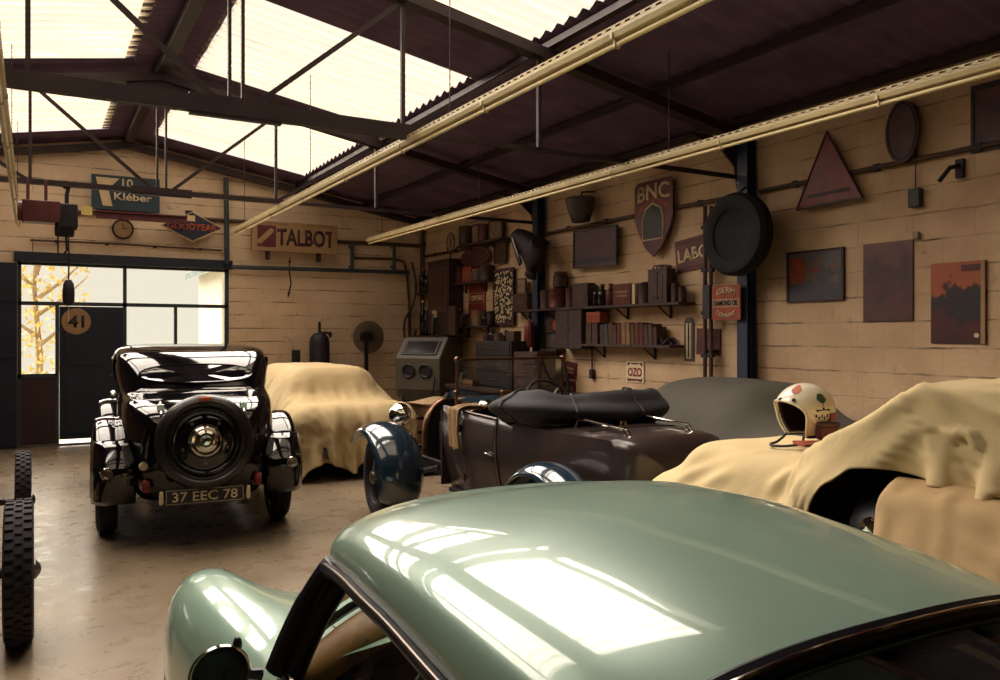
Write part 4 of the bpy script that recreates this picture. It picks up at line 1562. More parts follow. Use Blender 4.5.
for s in (-1, 1):
    f1 = cycle_wing(2.53, s, .35, .47, .52, .96, PI * -.12, PI * .80, .03).build('front_wing', M['tourer_blue'], to, smooth=70, solid=.01)
    f2 = cycle_wing(0, s, .36, .455, .50, .82, PI * -.02, PI * .98).build('rear_wing', M['tourer_blue'], to, smooth=70, solid=.01)
# spare number of the car: small bracket lamps
MB().tube([(-.70, 2.53, .36), (-.60, 2.50, .62), (-.36, 2.45, .48)], .012, 8).build('wing_stay', M['black_iron'], to)

# rag thrown over the scuttle
rg = MB()
rows = []
for i in range(18):
    u = i / 17
    row = []
    for j in range(12):
        v = j / 11
        y = 1.52 + .20 * (v - .5) * (1 - .25 * u) - .06 * u + .03 * math.sin(3 * u)
        if u < .35:
            p = V((-.515 + .22 * (1 - u / .35), y, 1.04 + .022 * math.sin(9 * v + 4 * u) - .01))
        else:
            k = (u - .35) / .65
            p = V((-.545 - .02 * math.sin(14 * v + 3 * k) - .012 * k, y + .05 * k * k, 1.03 - .34 * k * (1 - .25 * abs(v - .4))))
        row.append(p)
    rows.append(row)
rag = MB().rows(rows).build('rag', M['rag'], None, smooth=80, solid=.006, sub=1)
rag.location = to.location
tag(rag, 'crumpled brown rag hanging over the open tourer beside its windscreen', 'rag')
# ------------------------------------------------------------------ cloth settled over simple hard shapes (position based, deterministic)
def sd_box(P, c, h, r, rz=0.0):
    q = P - np.array(c)
    if rz:
        cs, sn = math.cos(-rz), math.sin(-rz)
        q = np.stack([q[:, 0] * cs - q[:, 1] * sn, q[:, 0] * sn + q[:, 1] * cs, q[:, 2]], 1)
    d = np.abs(q) - (np.array(h) - r)
    return np.linalg.norm(np.maximum(d, 0), axis=1) + np.minimum(d.max(1), 0) - r


def sd_ell(P, c, r):
    r = np.array(r)
    q = (P - np.array(c))
    k0 = np.linalg.norm(q / r, axis=1)
    k1 = np.linalg.norm(q / (r * r), axis=1) + 1e-9
    return k0 * (k0 - 1) / k1


def sd_cap(P, a, b, r):
    a, b = np.array(a), np.array(b)
    pa, ba = P - a, b - a
    h = np.clip(pa @ ba / (ba @ ba), 0, 1)
    return np.linalg.norm(pa - h[:, None] * ba, axis=1) - r


def smin(a, b, k):
    h = np.clip(.5 + .5 * (b - a) / k, 0, 1)
    return b * (1 - h) + a * h - k * h * (1 - h)


def drape(P0, sdf, steps=240, iters=5, grav=.0016, fric=.45, thick=.012, pin=None, damp=.93, rest=None, seed=1):
    """P0: (n, m, 3) flat start. Returns the settled grid."""
    n, m, _ = P0.shape
    P = P0.copy()
    rng = np.random.RandomState(seed)
    P[..., 2] += rng.rand(n, m) * .004
    prev = P.copy()
    R = P0 if rest is None else rest

    def L(a, b):
        return np.linalg.norm(a - b, axis=2)
    cons = []
    for di, dj, st in ((1, 0, 1.0), (0, 1, 1.0), (1, 1, .45), (1, -1, .45), (2, 0, .12), (0, 2, .12)):
        i0a = slice(0, n - di)
        i1a = slice(di, n)
        if dj >= 0:
            j0a, j1a = slice(0, m - dj), slice(dj, m)
        else:
            j0a, j1a = slice(-dj, m), slice(0, m + dj)
        cons.append((i0a, j0a, i1a, j1a, L(R[i0a, j0a], R[i1a, j1a]), st))
    cnt = np.zeros((n, m, 1))
    for i0, j0, i1, j1, l, st in cons:
        cnt[i0, j0] += st
        cnt[i1, j1] += st
    for s_ in range(steps):
        vel = (P - prev) * damp
        prev = P.copy()
        P = P + vel
        P[..., 2] -= grav
        for k in range(iters):
            acc = np.zeros_like(P)
            for i0, j0, i1, j1, l, st in cons:
                d = P[i1, j1] - P[i0, j0]
                ln = np.linalg.norm(d, axis=2, keepdims=True) + 1e-9
                c = d * ((ln - l[..., None]) / ln * .5 * st)
                acc[i0, j0] += c
                acc[i1, j1] -= c
            P = P + acc / cnt * 1.9
            if k % 2 == 1 or k == iters - 1:
                F = P.reshape(-1, 3)
                d = sdf(F) - thick
                hit = d < 0
                if hit.any():
                    H = F[hit]
                    e = 2e-3
                    g = np.stack([sdf(H + np.array(v)) for v in ((e, 0, 0), (0, e, 0), (0, 0, e))], 1) - (d[hit] + thick)[:, None]
                    g /= np.linalg.norm(g, axis=1, keepdims=True) + 1e-9
                    F[hit] = H - g * d[hit][:, None]
                    pf = prev.reshape(-1, 3)
                    pf[hit] += (F[hit] - pf[hit]) * fric
                low = F[:, 2] < .012
                F[low, 2] = .012
                P = F.reshape(n, m, 3)
            if pin is not None:
                P[pin] = P0[pin]
    return P


def cloth_mesh(name, P, mat, parent=None, solid=.006, sub=1):
    n, m, _ = P.shape
    mb = MB().rows([[tuple(P[i, j]) for j in range(m)] for i in range(n)])
    return mb.build(name, mat, parent, smooth=180, solid=solid, sub=sub, weld=0)


# --- tan cover over a small saloon parked by the end wall
def sd_small(P):
    b = sd_box(P, (3.16, 10.35, .52), (.74, 1.82, .30), .24)
    c2 = sd_box(P, (3.16, 10.35, .80), (.50, .95, .40), .22)
    return smin(b, c2, .42)


gx, gy = np.meshgrid(np.linspace(3.16 - 1.17, 3.16 + 1.17, 60), np.linspace(10.35 - 1.86, 10.35 + 2.3, 110), indexing='xy')
# a slightly skewed sheet so that one corner dips at the near end
P0 = np.stack([gx, gy - .46 * np.clip((9.3 - gy) / .8, 0, 1) * np.maximum(0, 1 - np.abs(gx - 3.0) / .55), np.full_like(gx, 1.27)], 2)
Pc = drape(P0, sd_small, 230, 5)


def wrinkle(P, amp, freq, seed, ax=(1.0, .55, .8)):
    """Creases: ridged noise pushed along the surface normal."""
    du = np.gradient(P, axis=0)
    dv = np.gradient(P, axis=1)
    n = np.cross(du, dv)
    n /= np.linalg.norm(n, axis=2, keepdims=True) + 1e-9
    n[n[..., 2] < 0] *= -1
    Q = P.copy()
    for i in range(P.shape[0]):
        for j in range(P.shape[1]):
            x, y, z = P[i, j]
            v = V((x * freq * ax[0] + seed, y * freq * ax[1], z * freq * ax[2]))
            w_ = noise.noise_vector(v * .6) * .5
            f = (1 - abs(noise.noise(v + w_)) * 2.2) + .5 * (1 - abs(noise.noise(v * 2.1 + w_)) * 2.2)
            Q[i, j] += n[i, j] * amp * f
    return Q


def finer(P):
    """Double the grid with a four point scheme."""
    for ax in (0, 1):
        Q = np.moveaxis(P, ax, 0)
        n = Q.shape[0]
        pad = np.concatenate([2 * Q[:1] - Q[1:2], Q, 2 * Q[-1:] - Q[-2:-1]])
        mid = (9 / 16) * (Q[:-1] + Q[1:]) - (1 / 16) * (pad[:n - 1] + pad[3:n + 2])
        R = np.zeros((2 * n - 1,) + Q.shape[1:])
        R[0::2] = Q
        R[1::2] = mid
        P = np.moveaxis(R, 0, ax)
    return P


def crease(P, segs):
    """Sharp ridges along line segments: (a, b, height, width)."""
    du, dv = np.gradient(P, axis=0), np.gradient(P, axis=1)
    n = np.cross(du, dv)
    n /= np.linalg.norm(n, axis=2, keepdims=True) + 1e-9
    n[n[..., 2] < 0] *= -1
    D = np.zeros(P.shape[:2])
    for a, b, h, w in segs:
        a, b = np.array(a, float), np.array(b, float)
        ab = b - a
        t = np.clip(((P - a) @ ab) / (ab @ ab), 0, 1)
        d = np.linalg.norm(P - (a + t[..., None] * ab), axis=2)
        fade = np.sin(np.pi * np.clip(t, .02, .98)) ** .5
        D += .8 * h * fade * (np.exp(-(d / w) ** 2) - .55 * np.exp(-(d / (2.4 * w)) ** 2))
    return P + n * D[..., None]


def hang_folds(P, cx, cy, ztop, depth, amp, freq, seed):
    """Vertical folds that open towards the hem."""
    Q = P.copy()
    for i in range(P.shape[0]):
        for j in range(P.shape[1]):
            x, y, z = P[i, j]
            k = min(1, max(0, (ztop - z) / depth))
            v = V((x - cx, (y - cy) * .6, 0))
            if v.length < 1e-6 or k <= 0:
                continue
            a = math.atan2(v.y, v.x)
            f = noise.noise(V((a * freq, seed, z * .7))) + .5 * noise.noise(V((a * freq * 2.3, seed + 5, z)))
            v.normalize()
            Q[i, j, 0] += v.x * f * amp * k
            Q[i, j, 1] += v.y * f * amp * k
            Q[i, j, 2] += noise.noise(V((x * 3, y * 3, seed))) * .006
    return Q


Pc = wrinkle(hang_folds(Pc, 3.16, 10.35, 1.1, .6, .12, 8.0, 3.1), .007, 2.6, 3)
rnd = random.Random(4)
segs = []
for k in range(22):
    x0 = 3.16 + rnd.uniform(-.55, .55)
    y0 = rnd.uniform(9.0, 9.8)
    segs.append(((x0, y0, 1.15), (3.16 + (x0 - 3.16) * 1.45 + rnd.uniform(-.12, .12), rnd.uniform(8.45, 8.6), rnd.uniform(.35, .75)), rnd.uniform(.012, .03), rnd.uniform(.025, .05)))
for k in range(8):
    x0 = 3.16 + rnd.uniform(-.6, .4)
    segs.append(((x0, 8.62 + rnd.uniform(0, .3), .8), (x0 + .45, 8.62 + rnd.uniform(0, .3), .72 + rnd.uniform(-.1, .1)), .02, .03))
for s_ in (-1, 1):
    for k in range(9):
        y0 = 8.8 + .35 * k
        segs.append(((3.16 + s_ * .5, y0 + .2, 1.1), (3.16 + s_ * .85, y0, .4), .035, .04))
Pc = crease(finer(Pc), segs)
o = cloth_mesh('car_cover', Pc, M['tan_cover'], sub=0)
tag(o, 'tan cotton sheet draped over a small car by the end wall', 'car cover')
# the small car itself shows only as tyres and dark sills below the sheet
sc_ = thing('small_saloon', 'small dark car hidden under the tan sheet, its tyres showing below the hem', 'car', (3.16, 10.35, 0))
mb = MB()
rows = []
for y, w, zt in ((-1.78, .42, .55), (-1.70, .58, .66), (-1.3, .66, .72), (-.9, .66, .80), (-.6, .60, 1.06), (-.2, .56, 1.17), (.4, .55, 1.17), (.8, .58, 1.02), (1.05, .64, .78), (1.6, .6, .68), (1.78, .42, .55)):
    rows.append([V((w * math.copysign(abs(math.cos(q)) ** .5, math.cos(q)), y, .25 + (zt - .27) * math.sin(q) ** .6)) for q in np.linspace(0, PI, 15)])
mb.rows(rows, cap=True).build('body', M['black_paint'], sc_, smooth=60)
for s in (-1, 1):
    for y in (-1.2, 1.2):
        wheel(sc_, (s * .56, y, .29), .29, .14, (M['rubber'], M['black_iron'], M['steel']), (s, 0, 0))


# --- grey fitted cover on the car against the side wall
def sd_grey(P):
    d = sd_box(P, (5.22, 5.60, .50), (.70, 2.0, .36), .28)
    d = smin(d, sd_ell(P, (5.22, 5.12, .70), (.64, 1.30, .46)), .16)
    d = smin(d, sd_box(P, (5.22, 4.97, .80), (.56, .62, .36), .26), .22)
    return d


gx, gy = np.meshgrid(np.linspace(5.22 - 1.02, 5.22 + .80, 46), np.linspace(5.60 - 2.6, 5.60 + 2.6, 104), indexing='xy')
P0 = np.stack([gx, gy, np.full_like(gx, 1.26)], 2)
Pg = drape(P0, sd_grey, 200, 6, thick=.015)
o = cloth_mesh('car_cover', Pg, M['grey_cover'])
tag(o, 'dark grey fitted cover over a low car against the sign covered wall', 'car cover')
gc = thing('covered_coupe', 'low car under the dark grey fitted cover', 'car', (5.22, 5.65, 0))
rows = []
for y, w, zt in ((-1.95, .42, .62), (-1.85, .58, .76), (-1.5, .64, .86), (-1.3, .60, 1.0), (-1.0, .52, 1.14), (-.5, .50, 1.18), (-.1, .52, 1.12), (.3, .60, .92), (.8, .64, .86), (1.6, .62, .78), (1.95, .42, .62)):
    rows.append([V((w * math.copysign(abs(math.cos(q)) ** .5, math.cos(q)), y, .25 + (zt - .30) * math.sin(q) ** .6)) for q in np.linspace(0, PI, 15)])
MB().rows(rows, cap=True).build('body', M['black_paint'], gc, smooth=60)
for s in (-1, 1):
    for y in (-1.25, 1.25):
        wheel(gc, (s * .56, y, .29), .29, .14, (M['rubber'], M['black_iron'], M['steel']), (s, 0, 0))


# --- cream sheet over a roadster: bonnet, then up over its screen
RX = 3.12
def sd_road(P):
    d = sd_box(P, (RX + .02, 2.42, .80), (.40, .60, .265), .14)
    d = smin(d, sd_box(P, (RX + .02, 2.55, .62), (.50, .72, .30), .22), .12)
    d = smin(d, sd_box(P, (RX, 1.1, .70), (.50, 1.15, .33), .08), .04)
    d = np.minimum(d, sd_box(P, (RX + .02, 1.30, 1.10), (.35, .50, .315), .02))
    d = np.minimum(d, sd_cap(P, (RX - .31, 1.76, 1.40), (RX - .36, 2.28, 1.085), .02))
    d = np.minimum(d, sd_cap(P, (RX + .34, 1.76, 1.40), (RX + .3, 2.28, 1.085), .02))
    return d


ny, nx = 104, 78
ys = np.linspace(.35, 3.55, ny)
P0 = np.zeros((ny, nx, 3))
for i, y in enumerate(ys):
    xl = RX - interp(y, [.3, 1.5, 1.72, 1.86, 1.96, 2.06, 2.16, 2.5, 3.2, 4.0], [.72, .70, .62, .48, .42, .50, .76, .86, .92, .90])
    xr = RX + .92
    P0[i, :, 0] = np.linspace(xl, xr, nx)
    P0[i, :, 1] = y
    P0[i, :, 2] = 1.45
Pw = drape(P0, sd_road, 230, 14, grav=.0012, thick=.010, fric=.6)
Pw = wrinkle(hang_folds(Pw, RX + .1, 2.2, 1.10, .35, .028, 7.0, 8.2), .006, 3.6, 2, (1.0, .45, .8))
Pw = crease(finer(Pw), [
    ((2.79, 1.80, 1.44), (2.62, 1.30, 1.02), .05, .035), ((2.79, 1.80, 1.44), (2.60, 2.22, 1.02), .04, .04),
    ((2.80, 1.70, 1.40), (2.74, 1.0, 1.2), .03, .03), ((2.75, 1.2, 1.3), (2.70, .8, 1.08), .03, .03),
    ((2.95, 2.12, 1.13), (2.50, 2.62, .85), .04, .04), ((3.05, 2.2, 1.10), (2.62, 2.85, .90), .035, .035), ((2.75, 2.35, 1.05), (2.45, 2.5, .75), .04, .03),
    ((3.3, 2.15, 1.1), (2.9, 3.05, .95), .022, .03), ((2.9, 2.5, 1.1), (2.62, 3.1, .85), .028, .03), ((3.35, 2.5, 1.1), (3.2, 3.2, .75), .025, .03),
    ((2.85, 2.7, 1.09), (2.75, 3.15, .7), .028, .03), ((3.1, 1.76, 1.45), (2.82, 1.3, 1.42), .02, .025)])
sheet_a = cloth_mesh('dust_sheet', Pw, M['cream_sheet'], sub=0)
tag(sheet_a, 'pale cream sheet over the roadster bonnet and screen, under the white helmet', 'dust sheet')

# second sheet along the side of the body below it
def sd_side(P):
    return np.minimum(sd_road(P), sd_box(P, (RX - .58, 1.0, .60), (.12, .80, .20), .10))


ny, nx = 66, 40
ys = np.linspace(.15, 1.86, ny)
P0 = np.zeros((ny, nx, 3))
for i, y in enumerate(ys):
    P0[i, :, 0] = np.linspace(RX - .34, RX - 1.16, nx)
    P0[i, :, 1] = y + .02 * np.sin(np.linspace(0, 9, nx))
    P0[i, :, 2] = 1.075
pin = np.zeros((ny, nx), bool)
pin[:, 0] = True
Pb = drape(P0, sd_side, 200, 6, thick=.012, fric=.6, pin=pin)
Pb = wrinkle(Pb, .010, 3.4, 9, (.4, 1.0, .4))
Pb = crease(finer(Pb), [((2.74, 1.84, 1.07), (2.40, 1.72, .7), .05, .035), ((2.70, 1.62, 1.07), (2.44, 1.50, .7), .04, .03), ((2.70, 1.35, 1.07), (2.42, 1.38, .6), .05, .04),
    ((2.66, 1.2, 1.05), (2.44, 1.0, .7), .035, .03), ((2.62, 1.0, 1.05), (2.42, .92, .6), .04, .04), ((2.60, 1.55, .95), (2.5, 1.15, .85), .03, .025), ((2.6, .8, 1.05), (2.42, .7, .6), .04, .03)])
sheet_b = cloth_mesh('dust_sheet', Pb, M['beige_sheet'], sub=0)
tag(sheet_b, 'beige sheet hanging along the roadster side below the cream one', 'dust sheet')

# the roadster under the sheets
ro = thing('covered_roadster', 'dark roadster under the cream and beige sheets, a strip of its side showing', 'car', (RX, 1.9, 0))
rows = []
for y, w, zt in ((1.06, .20, .95), (1.0, .30, 1.0), (.8, .36, 1.03), (.5, .375, 1.04), (.10, .39, 1.045)):
    rows.append([V((w * math.copysign(abs(math.cos(q)) ** .5, math.cos(q)), y, .45 + (zt - .45) * math.sin(q) ** .5)) for q in np.linspace(0, PI, 15)])
MB().rows(rows, cap=True).build('bonnet', M['dark_trim'], ro, smooth=60)
rows = []
for y, w, zt in ((.12, .44, 1.0), (-.1, .475, 1.01), (-.8, .485, 1.01), (-1.6, .47, 1.0), (-1.9, .40, .96)):
    rows.append([V((w * math.copysign(abs(math.cos(q)) ** .4, math.cos(q)), y, .38 + (zt - .38) * math.sin(q) ** .4)) for q in np.linspace(0, PI, 15)])
MB().rows(rows, cap=True).build('body', M['dark_trim'], ro, smooth=60)
MB().box((0.02, -.14, 1.21), (.64, .04, .36)).build('windscreen', M['black_iron'], ro, bevel=.015)
MB().box((0.02, -.98, 1.20), (.62, .10, .36)).build('seat_back', M['leather_dark'], ro, bevel=.04)
MB().lathe([(0, .02), (.03, .015), (.036, 0), (.03, -.02)], (-.475, -.02, .90), (-1, .1, .2), 16).box((-.49, -.06, .86), (.01, .07, .035)).build('badge', M['chrome'], ro)
for s in (-1, 1):
    wheel(ro, (s * .60, .95, .34), .34, .12, (M['rubber'], M['black_iron'], M['steel']), (s, 0, 0), disc=False, spokes=30, rim_r=.25)
    wheel(ro, (s * .60, -1.3, .34), .34, .12, (M['rubber'], M['black_iron'], M['steel']), (s, 0, 0), disc=False, spokes=30, rim_r=.25)
    MB().rows([[V((s * lerp(.50, .72, k / 6), .95 - .42 * math.cos(q), .34 + .43 * math.sin(q) * (1 - .12 * abs(2 * k / 6 - 1) ** 2))) for k in range(7)] for q in np.linspace(.1, PI - .1, 16)]).build('front_wing', M['dark_trim'], ro, smooth=60, solid=.01)
# ------------------------------------------------------------------ open face helmet on the cream sheet
def top_of(P, x, y):
    d = (P[..., 0] - x) ** 2 + (P[..., 1] - y) ** 2
    i = np.unravel_index(np.argsort(d, axis=None)[:6], d.shape)
    return float(P[..., 2][i].max())


HX, HY = 3.12, 2.57
hz0 = max(top_of(Pw, HX + dx, HY + dy) for dx in (-.1, 0, .1) for dy in (-.1, 0, .1)) + .006
look = (-RT * .95 - FW * .32)
he = thing('racing_helmet', 'white open face racing helmet with a red and green emblem on the cream sheet', 'helmet', (HX, HY, hz0), math.atan2(look.y, look.x))
# local: +x looks out of the face opening
CZ = .150
def shell(th, ph, k=1.0):
    """th: 0 top .. pi bottom; ph: 0 = front."""
    x = .148 * k * math.sin(th) * math.cos(ph)
    y = .122 * k * math.sin(th) * math.sin(ph)
    z = .138 * k * math.cos(th)
    if z < 0:
        z *= 1.05
        x *= 1 - .10 * (z / -.14)
        y *= 1 - .12 * (z / -.14)
    return V((x - .012, y, CZ + z))
def half_open(th):
    """Half width (radians) of the face opening at this height: a rounded arch."""
    if th < 1.13:
        return 0.0
    return 1.06 * max(0.0, 1 - max(0.0, (1.72 - th) / .59) ** 2.2) ** .5
def open_face(th, ph):
    p = abs((ph + PI) % (2 * PI) - PI)
    return p < half_open(th)
mb, inn = MB(), MB()
NT, NP = 60, 110
for tgt, k in ((mb, 1.0), (inn, .90)):
    vs, fs = [], []
    for i in range(NT + 1):
        th = 2.42 * i / NT + .001
        for j in range(NP):
            vs.append(shell(th, 2 * PI * j / NP, k))
    for i in range(NT):
        for j in range(NP):
            if open_face(2.42 * (i + .5) / NT, 2 * PI * (j + .5) / NP):
                continue
            fs.append((i * NP + j, i * NP + (j + 1) % NP, (i + 1) * NP + (j + 1) % NP, (i + 1) * NP + j))
    tgt.add(vs, fs)
    used = {i for f in tgt.f for i in f}
    remap = {o: n for n, o in enumerate(sorted(used))}
    tgt.v = [tgt.v[i] for i in sorted(used)]
    tgt.f = [tuple(remap[i] for i in f) for f in tgt.f]
mb.build('shell', M['helmet_white'], he, smooth=80, solid=.012)
inn.build('lining', M['helmet_lining'], he, smooth=80, solid=.012)
# edge trim round the face opening and along the bottom
ths = [1.131, 1.135, 1.145, 1.16, 1.19, 1.23, 1.28, 1.35, 1.43, 1.53, 1.65, 1.8, 2.0, 2.2, 2.40]
edge = [shell(th, half_open(th), 1.01) for th in ths]
left_ = [shell(th, -half_open(th), 1.01) for th in ths[::-1]]
MB().tube(left_ + edge, .006, 8).build('edge_trim', M['helmet_white'], he)
MB().tube([shell(2.40, ph, 1.0) for ph in np.linspace(1.1, 2 * PI - 1.1, 30)], .008, 8).build('edge_trim', M['ink'], he)
# peak studs and strap
for ph in (-.6, 0, .6):
    p = shell(1.10, ph, 1.02)
    MB().ball(p, .009, 10, 8).build('stud', M['ink'], he)
MB().tube(spline([shell(2.40, .95, .97), (.09, .10, .02), (.15, .075, .008), (.19, .03, .006), (.16, -.02, .007), (.10, -.05, .012), shell(2.40, -.95, .97)], 6), .006, 8).build('chin_strap', M['ink'], he)
# emblems: a red disc and a plain green tree on a brown ground line, raised like transfers
def decal(pts, name, mat, th0, ph0, lift=1.012, parent=he):
    vs = [shell(th0 + v, ph0 + u, lift) for u, v in pts]
    c = shell(th0, ph0, lift)
    n = len(vs)
    return MB().add([c] + vs, [(0, 1 + i, 1 + (i + 1) % n) for i in range(n)]).build(name, mat, parent)
# the side that faces the camera is local +y
decal([(.27 * math.cos(a) * (1 + .15 * math.sin(3 * a)), .23 * math.sin(a) * (1 + .12 * math.cos(4 * a))) for a in np.linspace(0, 2 * PI, 17)[:-1]], 'emblem', M['orange'], .62, .55)
decal([(.20 * math.cos(a) * (1 + .12 * math.sin(5 * a)), .18 * math.sin(a)) for a in np.linspace(0, 2 * PI, 17)[:-1]], 'emblem', M['green'], 1.02, 1.62)
decal([(-.03, .16), (.03, .16), (.02, .34), (.05, .40), (-.05, .40), (-.02, .34)], 'emblem', M['ink'], 1.02, 1.62)
decal([(-.26, -.02), (.26, -.04), (.30, .03), (-.24, .05)], 'emblem', M['ink'], 1.43, 1.60)
for k in range(5):
    decal([(-.03, -.05), (.03, -.05), (.03, .05), (-.03, .05)], 'emblem', M['ink'], 1.62 + .06 * (k % 2), 1.35 + .1 * k)
MB().rows([[shell(th, ph, 1.014) for th in np.linspace(1.55, 1.80, 5)] for ph in np.linspace(1.85, 3.3, 14)]).build('stripe', M['red'], he, solid=-.002)
# board or book under the helmet, and a small brown pouch against it
bp = V((HX, HY, 0)) - FW * .17 + RT * .05
zb = max(top_of(Pw, bp.x + dx, bp.y + dy) for dx in (-.12, 0, .12) for dy in (-.1, 0, .1))
bk = thing('thin_book', 'thin red covered book lying on the cream sheet in front of the helmet', 'book', (bp.x, bp.y, zb + .012), -YAW + .05)
MB().box((0, 0, 0), (.27, .13, .014)).build('cover', M['rust_orange'], bk, bevel=.003)
MB().box((0.004, 0, 0), (.262, .134, .009)).build('pages', M['ink'], bk)
pq = bp - RT * .01 + FW * .03
po = thing('pouch', 'small brown leather case standing on the book beside the helmet', 'case', (pq.x + .0, pq.y, zb + .020), -YAW)
MB().box((.03, .03, .042), (.095, .05, .082)).build('case_body', M['tin_red'], po, bevel=.012)
MB().box((.03, .026, .070), (.098, .055, .026)).build('flap', M['tin_brown'], po, bevel=.008)

# ------------------------------------------------------------------ cyclecar parked at the edge of the photo: knobbly tyres, only its right side in view
cy = thing('cyclecar', 'dark open wheeled cyclecar at the photo edge, narrow knobbly tyres standing in line', 'car', (-.765, 5.95, 0))
rows = []
for y, w, zt in ((-1.35, .12, .55), (-1.15, .26, .68), (-.6, .32, .80), (-.1, .33, .82), (.1, .33, .84), (.7, .27, .80), (1.3, .22, .76), (1.5, .12, .7)):
    rows.append([V((w * math.copysign(abs(math.cos(q)) ** .6, math.cos(q)), y, .30 + (zt - .30) * math.sin(q) ** .6)) for q in np.linspace(0, PI, 15)])
MB().rows(rows, cap=True).build('body', M['tourer_blue'], cy, smooth=60)


def knobbly(parent, c, r, w):
    q = thing('wheel', None, None, c)
    q.parent = parent
    t = MB().lathe([(r * .72, -w * .40), (r * .80, -w * .5), (r * .92, -w * .5), (r * .975, -w * .42), (r * .985, 0), (r * .975, w * .42), (r * .92, w * .5), (r * .80, w * .5), (r * .72, w * .40)], (0, 0, 0), (1, 0, 0), 64, cap=False)
    for k in range(44):
        a = 2 * PI * k / 44
        for x, ww in ((-w * .30, w * .26), (w * .30, w * .26), (0, w * .22)):
            aa = a + (PI / 44 if x == 0 else 0)
            t.box((x, math.cos(aa) * r * .99, math.sin(aa) * r * .99), (ww, r * .075, r * .032), Euler((aa + PI / 2, 0, 0)).to_matrix())
    t.build('tyre', M['rubber'], q, smooth=40)
    MB().lathe([(r * .74, -w * .42), (r * .69, -w * .3), (r * .69, w * .3), (r * .74, w * .42)], (0, 0, 0), (1, 0, 0), 48, cap=False).build('rim', M['steel'], q)
    sm = MB()
    for k in range(36):
        a = 2 * PI * k / 36
        a2 = a + (.3 if k % 2 else -.3)
        sd = 1 if (k // 2) % 2 else -1
        sm.cyl((sd * w * .4, .05 * math.cos(a2), .05 * math.sin(a2)), (0, r * .70 * math.cos(a), r * .70 * math.sin(a)), .003, n=5)
    sm.build('spokes', M['steel'], q)
    MB().lathe([(.05, -w * .55), (.055, 0), (.05, w * .55), (.022, w * .72), (0, w * .75)], (0, 0, 0), (1, 0, 0), 20).build('hub', M['steel'], q)
    return q


for x in (-.72, .70):
    knobbly(cy, (x, -1.05, .37), .37, .135)
    knobbly(cy, (x, 1.02, .37), .37, .105)
ax_ = MB().cyl((-.66, -1.05, .37), (.66, -1.05, .37), .028).cyl((-.66, 1.02, .37), (.66, 1.02, .37), .022)
for s in (-1, 1):
    ax_.beam((s * .26, -1.3, .33), (s * .24, 1.45, .33), .04, .07)
ax_.tube([(.24, 1.02, .40), (.50, .98, .40), (.66, 1.0, .37)], .012, 8)
ax_.build('chassis', M['black_iron'], cy)
# ------------------------------------------------------------------ signs, pictures and fittings on the walls
G_SIGN = 'enamel signs and pictures on the side wall'


def board(name, label, cat, rect, wall, mat, off=.01, th=.014, rot=0.0, shape=None, frame=None, group=None, fw=.022):
    """A flat plate on a wall; local x along the wall, y up, z into the room."""
    off = .001 if off <= .03 else off
    f = rect_rw if wall == 'r' else rect_bw
    c, w, h = f(*rect, off)
    Mx = (WR(c) if wall == 'r' else WB(c)) @ Matrix.Rotation(rot, 4, 'Z')
    t = thing(name, label, cat, M=Mx, group=group)
    if off > .03:
        MB().box((0, 0, -off / 2 - .001), (min(w, .3) * .4, .05, off - .003)).build('wall_bracket', M['dark_iron'], t, smooth=0)
    poly = shape(w, h) if shape else [(-w / 2, -h / 2), (w / 2, -h / 2), (w / 2, h / 2), (-w / 2, h / 2)]
    MB().prism(poly, th).build('panel', mat, t, smooth=0, bevel=.002)
    if frame:
        fm = MB()
        n = len(poly)
        ins = [V((p[0], p[1], 0)) * (1 - fw * 2 / max(.05, min(w, h))) for p in poly]
        for i in range(n):
            a, b = poly[i], poly[(i + 1) % n]
            ai, bi = ins[i], ins[(i + 1) % n]
            z1 = th + .010
            fm.add([(a[0], a[1], 0), (b[0], b[1], 0), (b[0], b[1], z1), (a[0], a[1], z1), (ai.x, ai.y, z1), (bi.x, bi.y, z1), (bi.x, bi.y, th * .5), (ai.x, ai.y, th * .5)],
                   [(0, 1, 2, 3), (3, 2, 5, 4), (4, 5, 6, 7)])
        fm.build('frame', frame, t, smooth=0)
    return t, w, h


def line(mb, a, b, w=.006, z=.016):
    mb.beam((a[0], a[1], z), (b[0], b[1], z), .002, w) if abs(a[0] - b[0]) > abs(a[1] - b[1]) else mb.beam((a[0], a[1], z), (b[0], b[1], z), w, .002)


# big cream lettered sign on the end wall
t, w, h = board('shop_sign', 'long cream sign with dark capital letters and a red square on the end wall', 'sign', (252, 223.5, 337, 252.5), 'b', M['sign_tan'], off=.20, th=.05, frame=M['sign_tan'], fw=.03)
sq = MB().box((-w / 2 + h * .46, 0, .052), (h * .70, h * .72, .008)).build('square', M['maroon'], t, smooth=0)
MB().prism([(x, y) for x, y in [V((a, b)) @ Matrix.Rotation(-.78, 2) for a, b in rrect(h * .70, h * .17, h * .08)]], .006, Matrix.Translation((-w / 2 + h * .46, 0, .056))).build('lozenge', M['sign_tan'], sq, smooth=0)
lettering('TALBOT', M['sign_brown'], t, w * .68, h * .58, x=w * .125, y=0, z=.051, bold=.028, depth=.006)
for x in (-.3, .3):
    MB().box((x * w, -h / 2 - .06, -.06), (.04, .14, .14)).build('bracket', M['beam_paint'], t, smooth=0)

